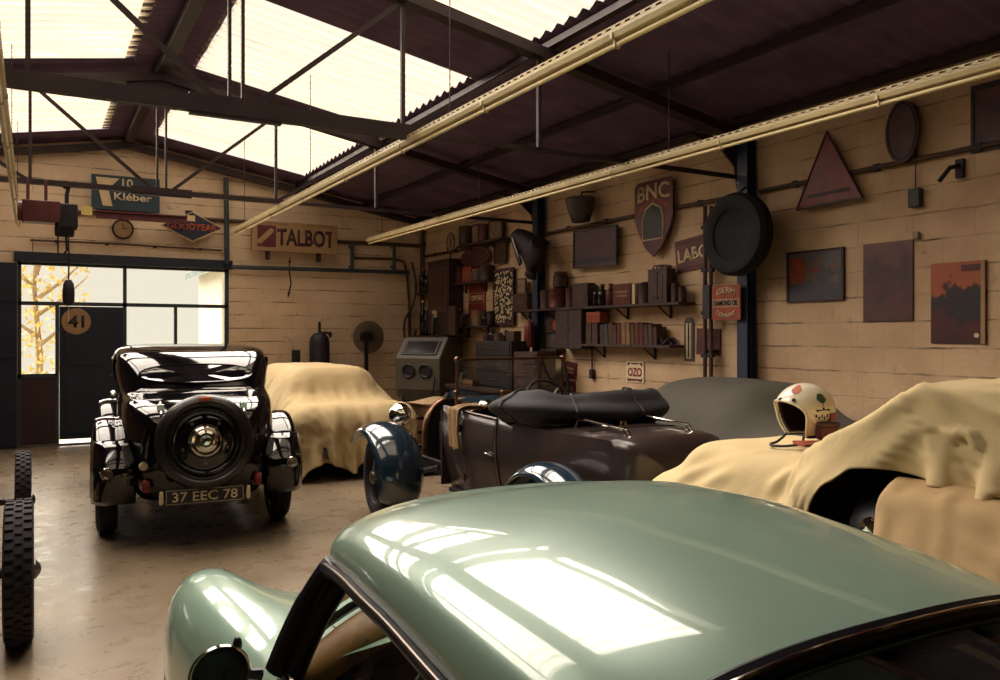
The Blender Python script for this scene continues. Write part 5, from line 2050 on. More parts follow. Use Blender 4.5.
# blue tyre makers sign
def kl(w, h):
    return [(-w / 2, h / 2), (w / 2, h / 2), (w / 2, -h / 2), (-w / 2 + w * .10, -h / 2)]
t, w, h = board('shop_sign', 'blue sign with a cream slanted letter and pale wording above the glazed front', 'sign', (92, 177, 160, 211), 'b', M['sign_blue'], off=.08, th=.04)
MB().prism([(-w * .44, h * .42), (-w * .10, h * .42), (-w * .26, h * .10), (-w * .20, -h * .40), (-w * .34, -h * .40)], .008, Matrix.Translation((0, 0, .040))).build('slanted_letter', M['cream'], t, smooth=0)
lettering('10', M['cream'], t, w * .16, h * .26, x=w * .02, y=h * .30, z=.041, bold=.02)
lettering('Kléber', M['white_enamel'], t, w * .56, h * .22, x=w * .10, y=-h * .10, z=.049, bold=.02)
# diamond tyre sign
def rhomb(w, h):
    return [(-w / 2, 0), (0, -h / 2), (w / 2, 0), (0, h / 2)]
t, w, h = board('shop_sign', 'navy diamond shaped sign with orange wording and a pale border on the end wall', 'sign', (161, 212, 223, 242), 'b', M['sign_navy'], off=.16, th=.03, shape=rhomb, frame=M['cream'], fw=.012)
lettering('GOODYEAR', M['orange'], t, w * .80, h * .22, z=.031, bold=.02)
MB().box((-.02, h * .28, .033), (.12, .09, .006)).build('patch', M['cream'], t, smooth=0)
MB().box((-w * .05, h * .47, .0), (.10, .06, .06)).build('bracket', M['black_iron'], t, smooth=0)
# clock
c = bw(123, 229, .06)
ck = thing('wall_clock', 'small round wall clock with a dark rim below the blue sign', 'clock', M=WB(c))
r = (bw(112, 229).x - bw(134, 229).x) / -2
MB().lathe([(0, 0), (r, 0), (r, .05), (r * .88, .055), (r * .84, .03)], (0, 0, -.04), (0, 0, 1), 32, cap=False).build('rim', M['dark_iron'], ck)
MB().lathe([(0, .0), (r * .86, 0)], (0, 0, -.008), (0, 0, 1), 32).build('dial', M['sign_tan'], ck)
MB().beam((0, 0, .0), (0, r * .6, .0), .008, .004).build('hand', M['ink'], ck)
MB().beam((0, 0, .0), (r * .42, .02, .0), .008, .004).build('hand', M['ink'], ck)
# number roundel on the navy door
nr = thing('number_roundel', 'round cream racing number forty one on the navy door', 'sign', M=WB((.545, BW + .022, 1.80)))
MB().lathe([(0, .008), (.19, .008), (.195, 0)], (0, 0, 0), (0, 0, 1), 40).build('disc', M['sign_tan'], nr)
lettering('41', M['ink'], nr, .21, .18, z=.009, bold=.03)

# --- side wall, from the corner towards the camera
t, w, h = board('shield_sign', 'tall dark red shield sign with pale capitals over a radiator outline', 'sign', (635.5, 177, 673.5, 257), 'r', M['maroon'], off=.066, th=.02,
                shape=lambda w, h: [(-w / 2, h * .40), (-w / 2, -h * .02), (-w * .42, -h * .16), (-w * .22, -h * .38), (0, -h / 2), (w * .22, -h * .38), (w * .42, -h * .16), (w / 2, -h * .02), (w / 2, h * .40), (w * .42, h * .46), (-w * .42, h * .46)])
lettering('BNC', M['cream'], t, w * .84, h * .20, y=h * .30, z=.021, bold=.02, arc=.02)
arch = [(-w * .26, -h * .28), (-w * .27, -h * .02), (-w * .20, h * .10), (0, h * .17), (w * .20, h * .10), (w * .27, -h * .02), (w * .26, -h * .28)]
MB().prism(arch, .006, Matrix.Translation((0, 0, .019))).build('arch_field', M['ink'], t, smooth=0)
MB().tube([(x, y, .025) for x, y in arch], .011, 8, closed=True).build('arch_outline', M['cream'], t)
MB().prism([(-w * .40, h * .02), (-w * .28, h * .12), (-w * .10, h * .19), (w * .10, h * .19), (w * .28, h * .12), (w * .40, h * .04), (w * .40, h * .14), (w * .1, h * .235), (-w * .1, h * .235), (-w * .40, h * .13)], .004, Matrix.Translation((0, 0, .018))).build('band', M['rust_orange'], t, smooth=0)

t, w, h = board('enamel_sign', 'dark maroon sign reading LABO partly behind the big black tyre', 'sign', (676, 237, 712, 270), 'r', M['maroon'], off=.03, rot=.10)
lettering('LABO', M['cream'], t, w * .86, h * .42, z=.015, bold=.025, x=w * .0)
lb = MB()
line(lb, (-w * .44, h * .38), (w * .44, h * .38), .012); line(lb, (-w * .44, -h * .38), (w * .44, -h * .38), .012)
lb.build('border_line', M['red_sign'], t, smooth=0)

t, w, h = board('enamel_sign', 'orange oil sign with a pale band on the blue column', 'sign', (712.5, 285, 741, 320), 'r', M['rust_orange'], off=.20, th=.012)
MB().box((0, -.005, .0135), (w * .94, h * .24, .004)).build('band', M['sign_tan'], t, smooth=0)
lettering('DIAMOND OIL', M['ink'], t, w * .86, h * .15, z=.016, y=-.005, bold=.02)
lettering('GERM', M['cream'], t, w * .66, h * .17, z=.013, y=h * .28, bold=.01, arc=.03)
lettering('COMPANY', M['cream'], t, w * .66, h * .14, z=.013, y=-h * .26, bold=.01, arc=-.04)
t, w, h = board('backing_board', 'narrow dark board hung edge on beside the orange oil sign', 'board', (704.5, 285, 711.5, 319), 'r', M['ink'], off=.14, th=.03)

t, w, h = board('enamel_sign', 'white square sign with red letters OZO low on the wall', 'sign', (627, 361.5, 644.5, 382.5), 'r', M['white_enamel'], off=.008)
lettering('OZO', M['red'], t, w * .80, h * .42, z=.0145, bold=.035)
dt = MB()
for sx in (-1, 1):
    for sy in (-1, 1):
        dt.prism([(sx * w * .42, sy * h * .44), (sx * w * .22, sy * h * .44), (sx * w * .42, sy * h * .26)], .003, Matrix.Translation((0, 0, .0135)))
dt.build('corner_marks', M['maroon'], t, smooth=0)
MB().box((0, -h * .37, .0148), (w * .6, h * .09, .003)).build('small_print', M['maroon'], t, smooth=0)
MB().box((0, h * .40, .0148), (w * .4, h * .07, .003)).build('small_print', M['maroon'], t, smooth=0)
t, w, h = board('enamel_sign', 'small dark red sign behind the tourer windscreen, upper of two', 'sign', (563, 361.5, 577, 378), 'r', M['maroon'], off=.03, rot=-.12)
MB().box((0, .02, .016), (w * .6, .03, .003)).box((.02, -.03, .016), (w * .5, .03, .003)).build('wording', M['sign_tan'], t, smooth=0)
t, w, h = board('enamel_sign', 'small dark red sign behind the tourer windscreen, lower of two', 'sign', (563, 381, 576, 396), 'r', M['maroon'], off=.03, rot=.05)
MB().box((0, .0, .016), (w * .6, .05, .003)).build('wording', M['sign_tan'], t, smooth=0)

t, w, h = board('enamel_sign', 'dark plum rectangular sign hung between the corner column and the shield sign', 'sign', (573.5, 228, 617, 267), 'r', M['sign_plum'], off=.08, rot=-.02, frame=M['ink'], fw=.012)
MB().box((0, -h * .34, .0155), (w * .92, h * .14, .003)).build('band', M['ink'], t, smooth=0)
t, w, h = board('enamel_sign', 'oval dark red sign among the jars near the corner', 'sign', (461, 246, 490, 268), 'r', M['sign_brown'], off=.06, shape=lambda w, h: circle(w / 2, 36, ry=h / 2))
MB().tube([(x * .88, y * .86, .016) for x, y in circle(w / 2, 36, ry=h / 2)], .006, 6, closed=True).build('border_line', M['rust_orange'], t)
t, w, h = board('enamel_sign', 'deep red sign with a white ruled box of lettering near the corner', 'sign', (469, 282, 486, 314), 'r', M['red_sign'], off=.02)
b4 = MB()
for a, b in (((-.42, .14), (.42, .14)), ((-.42, -.16), (.42, -.16)), ((-.42, -.16), (-.42, .14)), ((.42, -.16), (.42, .14))):
    line(b4, (a[0] * w, a[1] * h), (b[0] * w, b[1] * h), .012)
b4.build('ruled_box', M['cream'], t, smooth=0)
lettering('CENTRO', M['cream'], t, w * .68, h * .16, z=.0145, y=-.0, bold=.03)
t, w, h = board('printed_panel', 'tall narrow panel of black and white printed shapes in a dark frame', 'picture', (494, 268.5, 514.5, 325), 'r', M['patchwork'], off=.04, frame=M['sign_brown'], fw=.03)
t, w, h = board('triangle_sign', 'large dark red triangle sign high on the side wall', 'sign', (795, 131, 862, 205), 'r', M['red_sign'], off=.062, rot=.02,
                shape=lambda w, h: [(-w / 2, -h / 2), (w / 2, -h / 2), (0, h / 2)], frame=M['sign_brown'], fw=.02)
MB().box((0, -h * .34, .0155), (w * .62, h * .05, .003)).build('wording', M['sign_brown'], t, smooth=0)
t, w, h = board('oval_plaque', 'tall dark oval plaque hanging under the strip light', 'plaque', (887, 101, 920, 163), 'r', M['sign_plum'], off=.062, th=.03, shape=lambda w, h: circle(w / 2, 40, ry=h / 2))
MB().tube([(x * .86, y * .90, .03) for x, y in circle(w / 2, 40, ry=h / 2)], .008, 6, closed=True).build('border_line', M['ink'], t)
t, w, h = board('poster', 'dark poster high up at the top edge of the wall, above the three posters', 'poster', (972, 82, 1012, 150), 'r', M['poster_dark'], off=.02, frame=M['ink'])
t, w, h = board('poster', 'framed square picture of grey blue and orange, first of the three posters', 'poster', (787, 250, 844, 301.5), 'r', M['poster_mixed'], off=.02, frame=M['sign_brown'], fw=.018)
MB().box((-w * .30, h * .12, .016), (w * .26, h * .5, .003)).build('print_block', M['rust_orange'], t, smooth=0)
MB().box((w * .0, h * .10, .016), (w * .2, h * .05, .003)).build('print_block', M['red'], t, smooth=0)
t, w, h = board('poster', 'tall dark brown poster, middle of the three posters', 'poster', (863.5, 242, 913, 321.5), 'r', M['poster_dark'], off=.02)
t, w, h = board('poster', 'orange and dark poster like a sunset landscape, last of the three posters', 'poster', (931, 262, 986, 343.5), 'r', M['poster_sunset'], off=.02)
MB().box((w / 2 - .015, 0, .018), (.03, h, .02)).build('edge_strip', M['sign_tan'], t, smooth=0)
MB().box((w * .24, h * .42, .016), (w * .34, h * .08, .003)).build('wording', M['maroon'], t, smooth=0)
MB().prism(circle(.02, 7, w * .34, -h * .40), .003, Matrix.Translation((0, 0, .014))).build('highlight_mark', M['cream'], t, smooth=0)
t, w, h = board('notice', 'small dark notice behind the vertical conduits', 'notice', (697, 328.5, 721, 355), 'r', M['maroon'], off=.01, rot=-.03)
MB().box((0, 0, .0155), (w * .8, .012, .003)).box((0, -.05, .0155), (w * .7, .012, .003)).box((0, .05, .0155), (w * .7, .012, .003)).build('wording', M['sign_brown'], t, smooth=0)
# thermometer
t, w, h = board('wall_thermometer', 'narrow grey thermometer board with a scale beside the conduits', 'thermometer', (685, 317, 694.5, 361), 'r', M['tin_grey'], off=.012,
                shape=lambda w, h: [(-w / 2, -h / 2), (w / 2, -h / 2), (w / 2, h / 2 - w / 2)] + [(w / 2 * math.cos(q), h / 2 - w / 2 + w / 2 * math.sin(q)) for q in np.linspace(.2, PI - .2, 8)] + [(-w / 2, h / 2 - w / 2)])
MB().box((0, -.02, .016), (w * .5, h * .8, .003)).build('scale_strip', M['cream'], t, smooth=0)
MB().cyl((0, -h * .42, .02), (0, h * .36, .02), .008, n=8).build('tube', M['ink'], t)
tk = MB()
for k in range(16):
    tk.box((w * .16, -h * .40 + h * .046 * k, .0185), (w * .2, .006, .003))
tk.build('scale_marks', M['ink'], t, smooth=0)

# tyre hung in front of the column
c = rw(737, 234.5, .36)
ty_ = thing('hanging_tyre', 'big black tyre hung on the blue column, its centre closed by a dark disc', 'tyre', M=WR(c))
R_ = .395
MB().lathe([(R_ * .62, -.07), (R_ * .75, -.095), (R_ * .92, -.085), (R_, -.045), (R_, .045), (R_ * .92, .085), (R_ * .75, .095), (R_ * .62, .07)], (0, 0, 0), (0, 0, 1), 56, cap=False).build('tread', M['tyre_black'], ty_)
MB().lathe([(0, .03), (R_ * .3, .035), (R_ * .64, .06)], (0, 0, 0), (0, 0, 1), 40, cap=False).build('disc', M['tyre_black'], ty_)
MB().tube([(0, .30, -.02), (0, .42, -.05), (0, .46, -.12)], .012, 8).build('hook', M['black_iron'], ty_)

# switch box and cable, small bracket, spur boxes
c = rw(915.5, 198, .03)
sw_ = thing('switch_box', 'small grey switch box on a cable below the oval plaque', 'switch', M=WR(c))
MB().box((0, 0, 0), (.10, .15, .06)).build('case', M['machine_dark'], sw_, bevel=.008)
MB().tube([(0, .07, 0), (0, .22, 0), (0, .42, -.01)], .006, 6).build('cable', M['ink'], sw_)
MB().box((0, -.30, -.01), (.05, .06, .03)).build('outlet', M['pipe_pale'], sw_, bevel=.006)
c = rw(592, 374, .03)
sw_ = thing('switch_box', 'dark switch on a cable dropping from the lower wall shelf', 'switch', M=WR(c))
MB().box((0, 0, 0), (.07, .12, .05)).build('case', M['dark_iron'], sw_, bevel=.008)
MB().tube([(0, .05, 0), (0, .2, 0), (0, .38, 0)], .010, 6).build('cable', M['dark_iron'], sw_)
c = rw(957, 168, .06)
br_ = thing('wall_bracket', 'small dark bracket sticking out of the wall near the upper conduit', 'bracket', M=WR(c))
MB().box((0, 0, -.04), (.06, .14, .03)).tube([(0, .02, -.03), (-.02, .0, .06), (-.08, -.10, .10)], .018, 8).build('arm', M['dark_iron'], br_)

# conduits
def pipe(label, pts, r, mat, name='pipe', clips=0):
    t = thing(name, label, 'pipe', pts[0])
    o0 = V(pts[0])
    q = [V(p) - o0 for p in pts]
    MB().tube(q, r, 10).build('tube', mat, t)
    for f in (.15, .85):
        p_ = q[0].lerp(q[1], f / .5) if f < .5 else q[-2].lerp(q[-1], (f - .5) / .5)
        wp = p_ + o0
        if BW - wp.y < .6 and RW - wp.x > .3:
            MB().box(p_ + V((0, (BW - wp.y) / 2, 0)), (.035, BW - wp.y - .002, .035)).build('clip', M['dark_iron'], t)
        else:
            MB().box(p_ + V(((RW - wp.x) / 2, 0, 0)), (RW - wp.x - .002, .035, .035)).build('clip', M['dark_iron'], t)
    for k in range(clips):
        a = q[0].lerp(q[-1], (k + .5) / clips)
        MB().box(a, (.045, .05, r * 2.6) if abs((q[-1] - q[0]).z) < .5 else (.045, r * 3.4, .04)).build('clip', M['dark_iron'], t)
    return t


ya = rw(432, 262).y
pipe('long thin conduit running the length of the side wall behind the signs', [(RW - .03, 13.3, 3.02), (RW - .03, 10, 3.0), (RW - .03, 5.95, 3.0)], .022, M['pipe_rust'], clips=9)
pipe('thin conduit on the near stretch of the side wall above the posters', [(RW - .03, 5.55, 3.0), (RW - .03, 3, 3.01), (RW - .03, .5, 3.02)], .022, M['pipe_rust'], clips=6)
for px_, lab in ((705, 'far one of two vertical conduits beside the blue column'), (711, 'near one of two vertical conduits beside the blue column')):
    a = rw(px_, 206, .10); b = rw(px_, 377, .10)
    pipe(lab, [a, (a.x, a.y, (a.z + b.z) / 2), b], .022, M['pipe_rust'], clips=4)
# end wall pipes and rails
def b3(px, py, off):
    return bw(px, py, off)
pipe('dark green blue lower rail along the end wall below the cream sign', [b3(231, 267, .12), b3(330, 270, .12), b3(409, 272.5, .12)], .035, M['green_blue_rail'])
pipe('upper pipe from the cream sign to the corner of the end wall', [b3(338, 242, .12), b3(380, 244, .12), b3(423, 246, .12)], .035, M['pipe_rust'])
pipe('middle thin pipe between the two rails of the end wall', [b3(352, 258, .045), b3(395, 259, .045), b3(404, 262, .045), b3(407, 275, .045), b3(409, 300, .045), b3(410, 345, .045)], .022, M['pipe_rust'])
for px_, lab in ((352, 'first short post between the rails of the end wall'), (394, 'second short post between the rails of the end wall')):
    pipe(lab, [b3(px_, 243, .12), b3(px_, 256, .12), b3(px_, 271, .12)], .03, M['green_blue_rail'])
pipe('vertical pipe in the corner of the end wall', [b3(422, 228, .045), b3(422, 280, .045), b3(422, 330, .045)], .032, M['pipe_rust'])
pipe('rusty thin pipe across the top of the glazed front', [b3(30, 240, .06), b3(120, 244, .06), b3(222, 250.5, .06)], .016, M['pipe_rust'], clips=4)
pipe('upright square post right of the diamond sign', [b3(226, 178, .14), b3(226.5, 215, .14), b3(227, 264, .14)], .04, M['green_blue_rail'])
pipe('long straight pipe on the end wall behind the diamond sign', [b3(22, 210, .05), b3(120, 214, .05), b3(250, 222, .05)], .03, M['pipe_rust'])
pipe('crooked cable running down the end wall below the cream sign', [b3(290, 258, .02), b3(289, 270, .02), b3(291, 284, .02), b3(288, 297, .02)], .010, M['dark_iron'])
lo = thing('cable_loop', 'loop of dark hose hanging in the corner of the end wall', 'hose', b3(408, 320, .12))
o0 = lo.location.copy()
MB().tube(spline([b3(412, 262, .12) - o0, b3(416, 285, .12) - o0, b3(413, 305, .12) - o0, b3(405, 320, .12) - o0, b3(405, 338, .12) - o0, b3(412, 345, .12) - o0, b3(416, 330, .12) - o0], 6), .022, 8).build('hose', M['pipe_rust'], lo)
MB().box(b3(416, 285, .06) - o0, (.03, .115, .03)).build('clip', M['dark_iron'], lo)

# hoist beam with electric hoist and pendant
a, b = b3(96, 214, .45), b3(187, 220, .45)
hb = thing('hoist_beam', 'short dark steel beam under the blue sign ending at the diamond sign', 'beam', a)
MB().beam((0, 0, .045), b - a + V((0, 0, .045)), .10, .02).beam((0, 0, -.045), b - a + V((0, 0, -.045)), .10, .02).beam((0, 0, 0), b - a, .02, .09).build('girder', M['maroon'], hb, smooth=0)
MB().box((-.12, -.04, .03), (.14, .04, .12)).build('end_plate', M['yellow_patch'], hb, smooth=0)
hp = V((.17, 9.55, 2.86))
ho = thing('chain_hoist', 'dark red electric chain hoist hanging from the truss above the glazed front', 'hoist', hp)
MB().box((-.10, 0, 0), (.34, .24, .22)).cyl((-.31, 0, 0), (-.26, 0, 0), .10, n=24).build('motor', M['maroon'], ho, bevel=.01)
MB().box((.13, 0, -.03), (.20, .22, .26)).cyl((.02, 0, -.14), (.20, 0, -.14), .10, n=20).build('gearbox', M['black_iron'], ho, bevel=.02)
MB().box((-.22, 0, .20), (.03, .08, .26)).box((-.06, 0, .20), (.03, .08, .26)).build('hanger', M['maroon'], ho, bevel=.004)
MB().tube([(.13, 0, .10), (.13, 0, .2), (.15, 0, .3)], .02, 8).lathe([(.02, -.01), (.045, -.01), (.045, .01), (.02, .01)], (.13, 0, .3), (0, 1, 0), 16).build('hook', M['black_iron'], ho)
MB().tube([(.05, 0, -.14), (.05, 0, -.45)], .008, 6).tube([(.12, 0, -.2), (.13, 0, -.38), (.10, .02, -.42)], .012, 6).build('chain', M['black_iron'], ho)
MB().tube([(.14, -.04, -.2), (.15, -.04, -.45), (.145, -.04, -.70)], .009, 6).build('pendant_cable', M['ink'], ho)
MB().lathe([(0, .14), (.03, .13), (.05, .09), (.058, 0), (.055, -.10), (.03, -.13), (0, -.135)], (.145, -.04, -.82), (0, 0, 1), 16).build('pendant', M['ink'], ho)
MB().tube([(.145, -.04, -.94), (.145, -.04, -1.12)], .004, 5).build('pull_cord', M['cream'], ho)
# ------------------------------------------------------------------ shelves and their contents along the side wall
def wall_box(x0, x1, y0, y1, off, depth):
    """World centre, size of a box on the side wall that fills this patch of the wall and stands `depth` deep from offset `off`."""
    c, w, h = rect_rw(x0, y0, x1, y1, off + depth / 2)
    return c, w, h


def wall_shelf(label, x0, x1, ytop, depth, off=.0, th=.03, mat='wood_dark', brackets=2):
    xm = (x0 + x1) / 2
    z = rw(xm, ytop, off + depth).z
    ya, yb = rw(x0, ytop, off + depth / 2).y, rw(x1, ytop, off + depth / 2).y
    c = V((RW - off - depth / 2, (ya + yb) / 2, z))
    t = thing('wall_shelf', label, 'shelf', M=WR(c))
    L = ya - yb
    MB().box((0, -th / 2, 0), (L, th, depth)).build('board', M[mat], t, smooth=0, bevel=.003)
    for k in range(brackets):
        x = L * ((k + .5) / brackets - .5)
        MB().box((x, -th - .07, -depth / 2 + .012), (.025, .14, .018)).beam((x, -th - .13, -depth / 2 + .02), (x, -th - .008, depth * .3), .014, .014).build('bracket', M['dark_iron'], t, smooth=0)
    return z, off + depth / 2


def put(name, label, cat, x0, x1, ytop, z, off, shape, mats, group=None, tilt=0.0, depth=None):
    """Stand something on a surface of height z; its sides reach x0..x1 and its top ytop in the photo."""
    xm = (x0 + x1) / 2
    ya, yb = rw(x0, ytop, off).y, rw(x1, ytop, off).y
    w = abs(ya - yb) * .96
    h = max(.03, rw(xm, ytop, off).z - z)
    t = thing(name, label, cat, M=WR((RW - off, (ya + yb) / 2, z)) @ Matrix.Rotation(tilt, 4, 'Z'), group=group)
    shape(t, w, h, mats, depth or min(w, .16))
    return t


UP = Matrix(((1, 0, 0, 0), (0, 0, 1, 0), (0, 1, 0, 0), (0, 0, 0, 1)))


def s_tin(t, w, h, m, d):
    r = w / 2
    MB().lathe([(r, 0), (r * 1.02, .006), (r, .012), (r, h * .92), (r * 1.02, h * .94), (r * .98, h * .95)], (0, 0, 0), (0, 1, 0), 20, cap=False).lathe([(0, h * .93), (r * .98, h * .95)], (0, 0, 0), (0, 1, 0), 20).lathe([(0, .003), (r, 0)], (0, 0, 0), (0, 1, 0), 20).build('can', M[m[0]], t)
    MB().lathe([(r * .55, h * .94), (r * .55, h * .99), (r * .5, h), (0, h)], (0, 0, 0), (0, 1, 0), 16).build('lid', M[m[1]], t)


def s_bottle(t, w, h, m, d):
    r = w / 2
    MB().lathe([(r * .9, 0), (r, .01), (r, h * .58), (r * .85, h * .68), (r * .42, h * .76), (r * .36, h * .93)], (0, 0, 0), (0, 1, 0), 18).build('bottle_body', M[m[0]], t)
    MB().lathe([(r * .44, h * .92), (r * .46, h * .99), (0, h)], (0, 0, 0), (0, 1, 0), 14).build('cap', M[m[1]], t)


def s_box(t, w, h, m, d):
    MB().box((0, h / 2, 0), (w, h, d)).build('carton', M[m[0]], t, smooth=0, bevel=.004)
    MB().box((0, h * .62, d / 2 + .001), (w * .72, h * .10, .003)).build('print_line', M[m[1]], t, smooth=0)
    MB().box((0, h * .42, d / 2 + .001), (w * .62, h * .07, .003)).build('print_line', M[m[1]], t, smooth=0)


def s_plainbox(t, w, h, m, d):
    MB().box((0, h / 2, 0), (w, h, d)).build('case', M[m[0]], t, smooth=0, bevel=.006)
    MB().box((0, h * .96, 0), (w * 1.03, h * .08, d * 1.03)).build('lid', M[m[1]], t, smooth=0, bevel=.004)


def s_jerry(t, w, h, m, d):
    b = MB().box((0, h * .44, 0), (w, h * .88, d))
    b.box((0, h * .44, d / 2), (w * .6, h * .6, .012)).box((0, h * .45, d / 2 + .006), (w * .09, h * .72, .014))
    b.build('can_body', M[m[0]], t, smooth=0, bevel=.018)
    for z in (-.05, 0, .05):
        MB().tube([(-w * .28, h * .88, z), (-w * .22, h * .97, z), (w * .22, h * .97, z), (w * .28, h * .88, z)], .009, 8).build('grip', M[m[0]], t)
    MB().cyl((w * .38, h * .86, 0), (w * .42, h * .96, 0), .028, n=12).build('cap', M[m[1]], t)


def s_book(t, w, h, m, d):
    c = MB().box((-w / 2 + .003, h / 2, 0), (.005, h, d)).box((w / 2 - .003, h / 2, 0), (.005, h, d)).box((0, h / 2, d / 2 - .003), (w, h, .005))
    c.build('cover', M[m[0]], t, smooth=0)
    MB().box((0, h / 2, -.003), (w - .010, h * .97, d - .008)).build('pages', M['paper'], t, smooth=0)


def s_jar(t, w, h, m, d):
    r = w / 2
    MB().lathe([(r * .9, 0), (r, .01), (r, h * .70), (r * .8, h * .80)], (0, 0, 0), (0, 1, 0), 18).build('jar_body', M[m[0]], t)
    MB().lathe([(r * .84, h * .79), (r * .86, h * .98), (0, h)], (0, 0, 0), (0, 1, 0), 18).build('lid', M[m[1]], t)


def s_frame(t, w, h, m, d):
    MB().box((0, h / 2, 0), (w, h, .02)).build('picture', M[m[0]], t, smooth=0)
    f = MB()
    for a, b in (((-w / 2, 0), (w / 2, 0)), ((w / 2, 0), (w / 2, h)), ((w / 2, h), (-w / 2, h)), ((-w / 2, h), (-w / 2, 0))):
        f.beam((a[0], a[1], .012), (b[0], b[1], .012), .018, .018)
    f.build('frame', M[m[1]], t, smooth=0)


# upper long shelf
G1 = 'tins, bottles and boxes on the upper long shelf'
z, of = wall_shelf('upper long wall shelf crowded with tins, boxes and a tall fuel can', 536, 687, 305, .24, brackets=4)
z += .001
for nm, lab, cat, x0, x1, yt, sh, mm in (
    ('oil_tin', 'short dark tin at the corner end of the upper long shelf', 'tin', 543, 551, 290, s_tin, ('tin_plum', 'tin_grey')),
    ('oil_tin', 'squat red tin carrying a lidded jar on the upper long shelf', 'tin', 553, 566.5, 288, s_tin, ('tin_red', 'tin_plum')),
    ('oil_tin', 'plum tin between the red tin and a large carton on the upper shelf', 'tin', 568, 575, 287, s_tin, ('tin_plum', 'tin_brown')),
    ('carton', 'large dark carton with a brown spine on the upper long shelf', 'box', 576, 592, 283.5, s_box, ('tin_plum', 'tin_brown')),
    ('oil_bottle', 'dark slim bottle just right of the large carton on the upper shelf', 'bottle', 594, 598.5, 285, s_bottle, ('bottle_dark', 'tin_brown')),
    ('oil_bottle', 'dark bottle with a pointed top, middle of the upper long shelf', 'bottle', 599.5, 606, 284, s_bottle, ('bottle_dark', 'ink')),
    ('oil_bottle', 'reddish bottle beside the carton with pale printed lines', 'bottle', 607.5, 614.5, 283.5, s_bottle, ('tin_red', 'ink')),
    ('carton', 'maroon carton with pale printed lines on the upper long shelf', 'box', 616.5, 635, 284, s_box, ('tin_red', 'tin_tan')),
    ('upright_book', 'single pale spined book standing on the upper long shelf', 'book', 636.3, 639.3, 284, s_book, ('paper', 'paper')),
    ('oil_tin', 'plain dark tin left of the tall fuel can', 'tin', 640.5, 650.5, 282, s_tin, ('tin_plum', 'tin_plum')),
    ('fuel_can', 'tall dark red brown fuel can on the upper long shelf', 'fuel can', 652, 671.5, 264.5, s_jerry, ('tin_plum', 'tin_brown')),
    ('oil_tin', 'grey brown tin just right of the tall fuel can', 'tin', 672.5, 678.5, 283, s_tin, ('tin_brown', 'tin_plum')),
    ('oil_tin', 'last small tin at the open end of the upper long shelf', 'tin', 679.5, 685, 286, s_tin, ('tin_plum', 'tin_brown')),
):
    q = put(nm, lab, cat, x0, x1, yt, z, of, sh, mm, G1, depth=.13)
zt = rw(560, 288, of).z + .002
put('lidded_jar', 'lidded jar standing on top of the squat red tin', 'jar', 556, 565, 271.5, zt, of, s_jar, ('tin_plum', 'tin_brown'), G1)

# lower shelf with leaning books
G2 = 'worn books on the lower shelf'
z2, of2 = wall_shelf('lower wall shelf holding a row of worn leaning books', 576, 677, 344.5, .22, brackets=2)
z2 += .001
xs_ = [605, 609, 613.5, 617.5, 622, 626.5, 631, 635.5, 640, 644.5, 649, 653.5, 658]
cols = ['tin_plum', 'bottle_dark', 'tin_brown', 'tin_plum', 'tin_red', 'tin_tan', 'tin_tan', 'tin_brown', 'tin_red', 'tin_red', 'tin_plum', 'tin_brown', 'tin_plum']
tops = [325, 324, 323, 325, 324, 322.5, 323, 324, 322.5, 323, 324.5, 324, 327]
desc = ['dark thin book first in the leaning row, right of the orange box', 'black book second in the leaning row', 'brown book third in the leaning row', 'plum book leaning fourth in the row', 'red brown book leaning fifth in the row',
        'light tan book left of its twin in the leaning row', 'light tan book right of its twin in the leaning row', 'brown book just right of the two tan books', 'red book left of its red neighbour in the leaning row',
        'red book right of its red neighbour in the leaning row', 'plum book third from the open end of the leaning row', 'brown book second from the open end of the leaning row', 'plum book last at the open end of the leaning row']
for k, x in enumerate(xs_):
    put('upright_book', desc[k], 'book', x, x + 4.0, tops[k], z2, of2, s_book, (cols[k], 'paper'), G2, tilt=.05, depth=.15)
put('upright_book', 'thick dark book standing under the orange box', 'book', 590.5, 596, 323, z2, of2, s_book, ('tin_brown', 'paper'), G2, depth=.15)
put('upright_book', 'thick maroon book standing next to the one under the orange box', 'book', 596.5, 602.5, 323, z2, of2, s_book, ('tin_plum', 'paper'), G2, depth=.15)
zt = rw(596.5, 323, of2).z + .003
put('carton', 'orange box lying on the two thick books of the lower shelf', 'box', 590.5, 604.5, 312, zt, of2, s_box, ('rust_orange', 'tin_red'), depth=.14)
z3 = z2 + .001
put('coil_of_wire', 'dark bundle of wire at the open end of the lower shelf', 'wire', 663.5, 673, 337, z2, of2, lambda t, w, h, m, d: [MB().tube([(w * .42 * math.cos(q), h * .5 + .03 * math.sin(3 * q), .07 * math.sin(q)) for q in np.linspace(0, 2 * PI, 20)[:-1]], .016, 8, closed=True).build('ring', M['ink'], t) for _ in (0,)], ('ink', 'ink'))

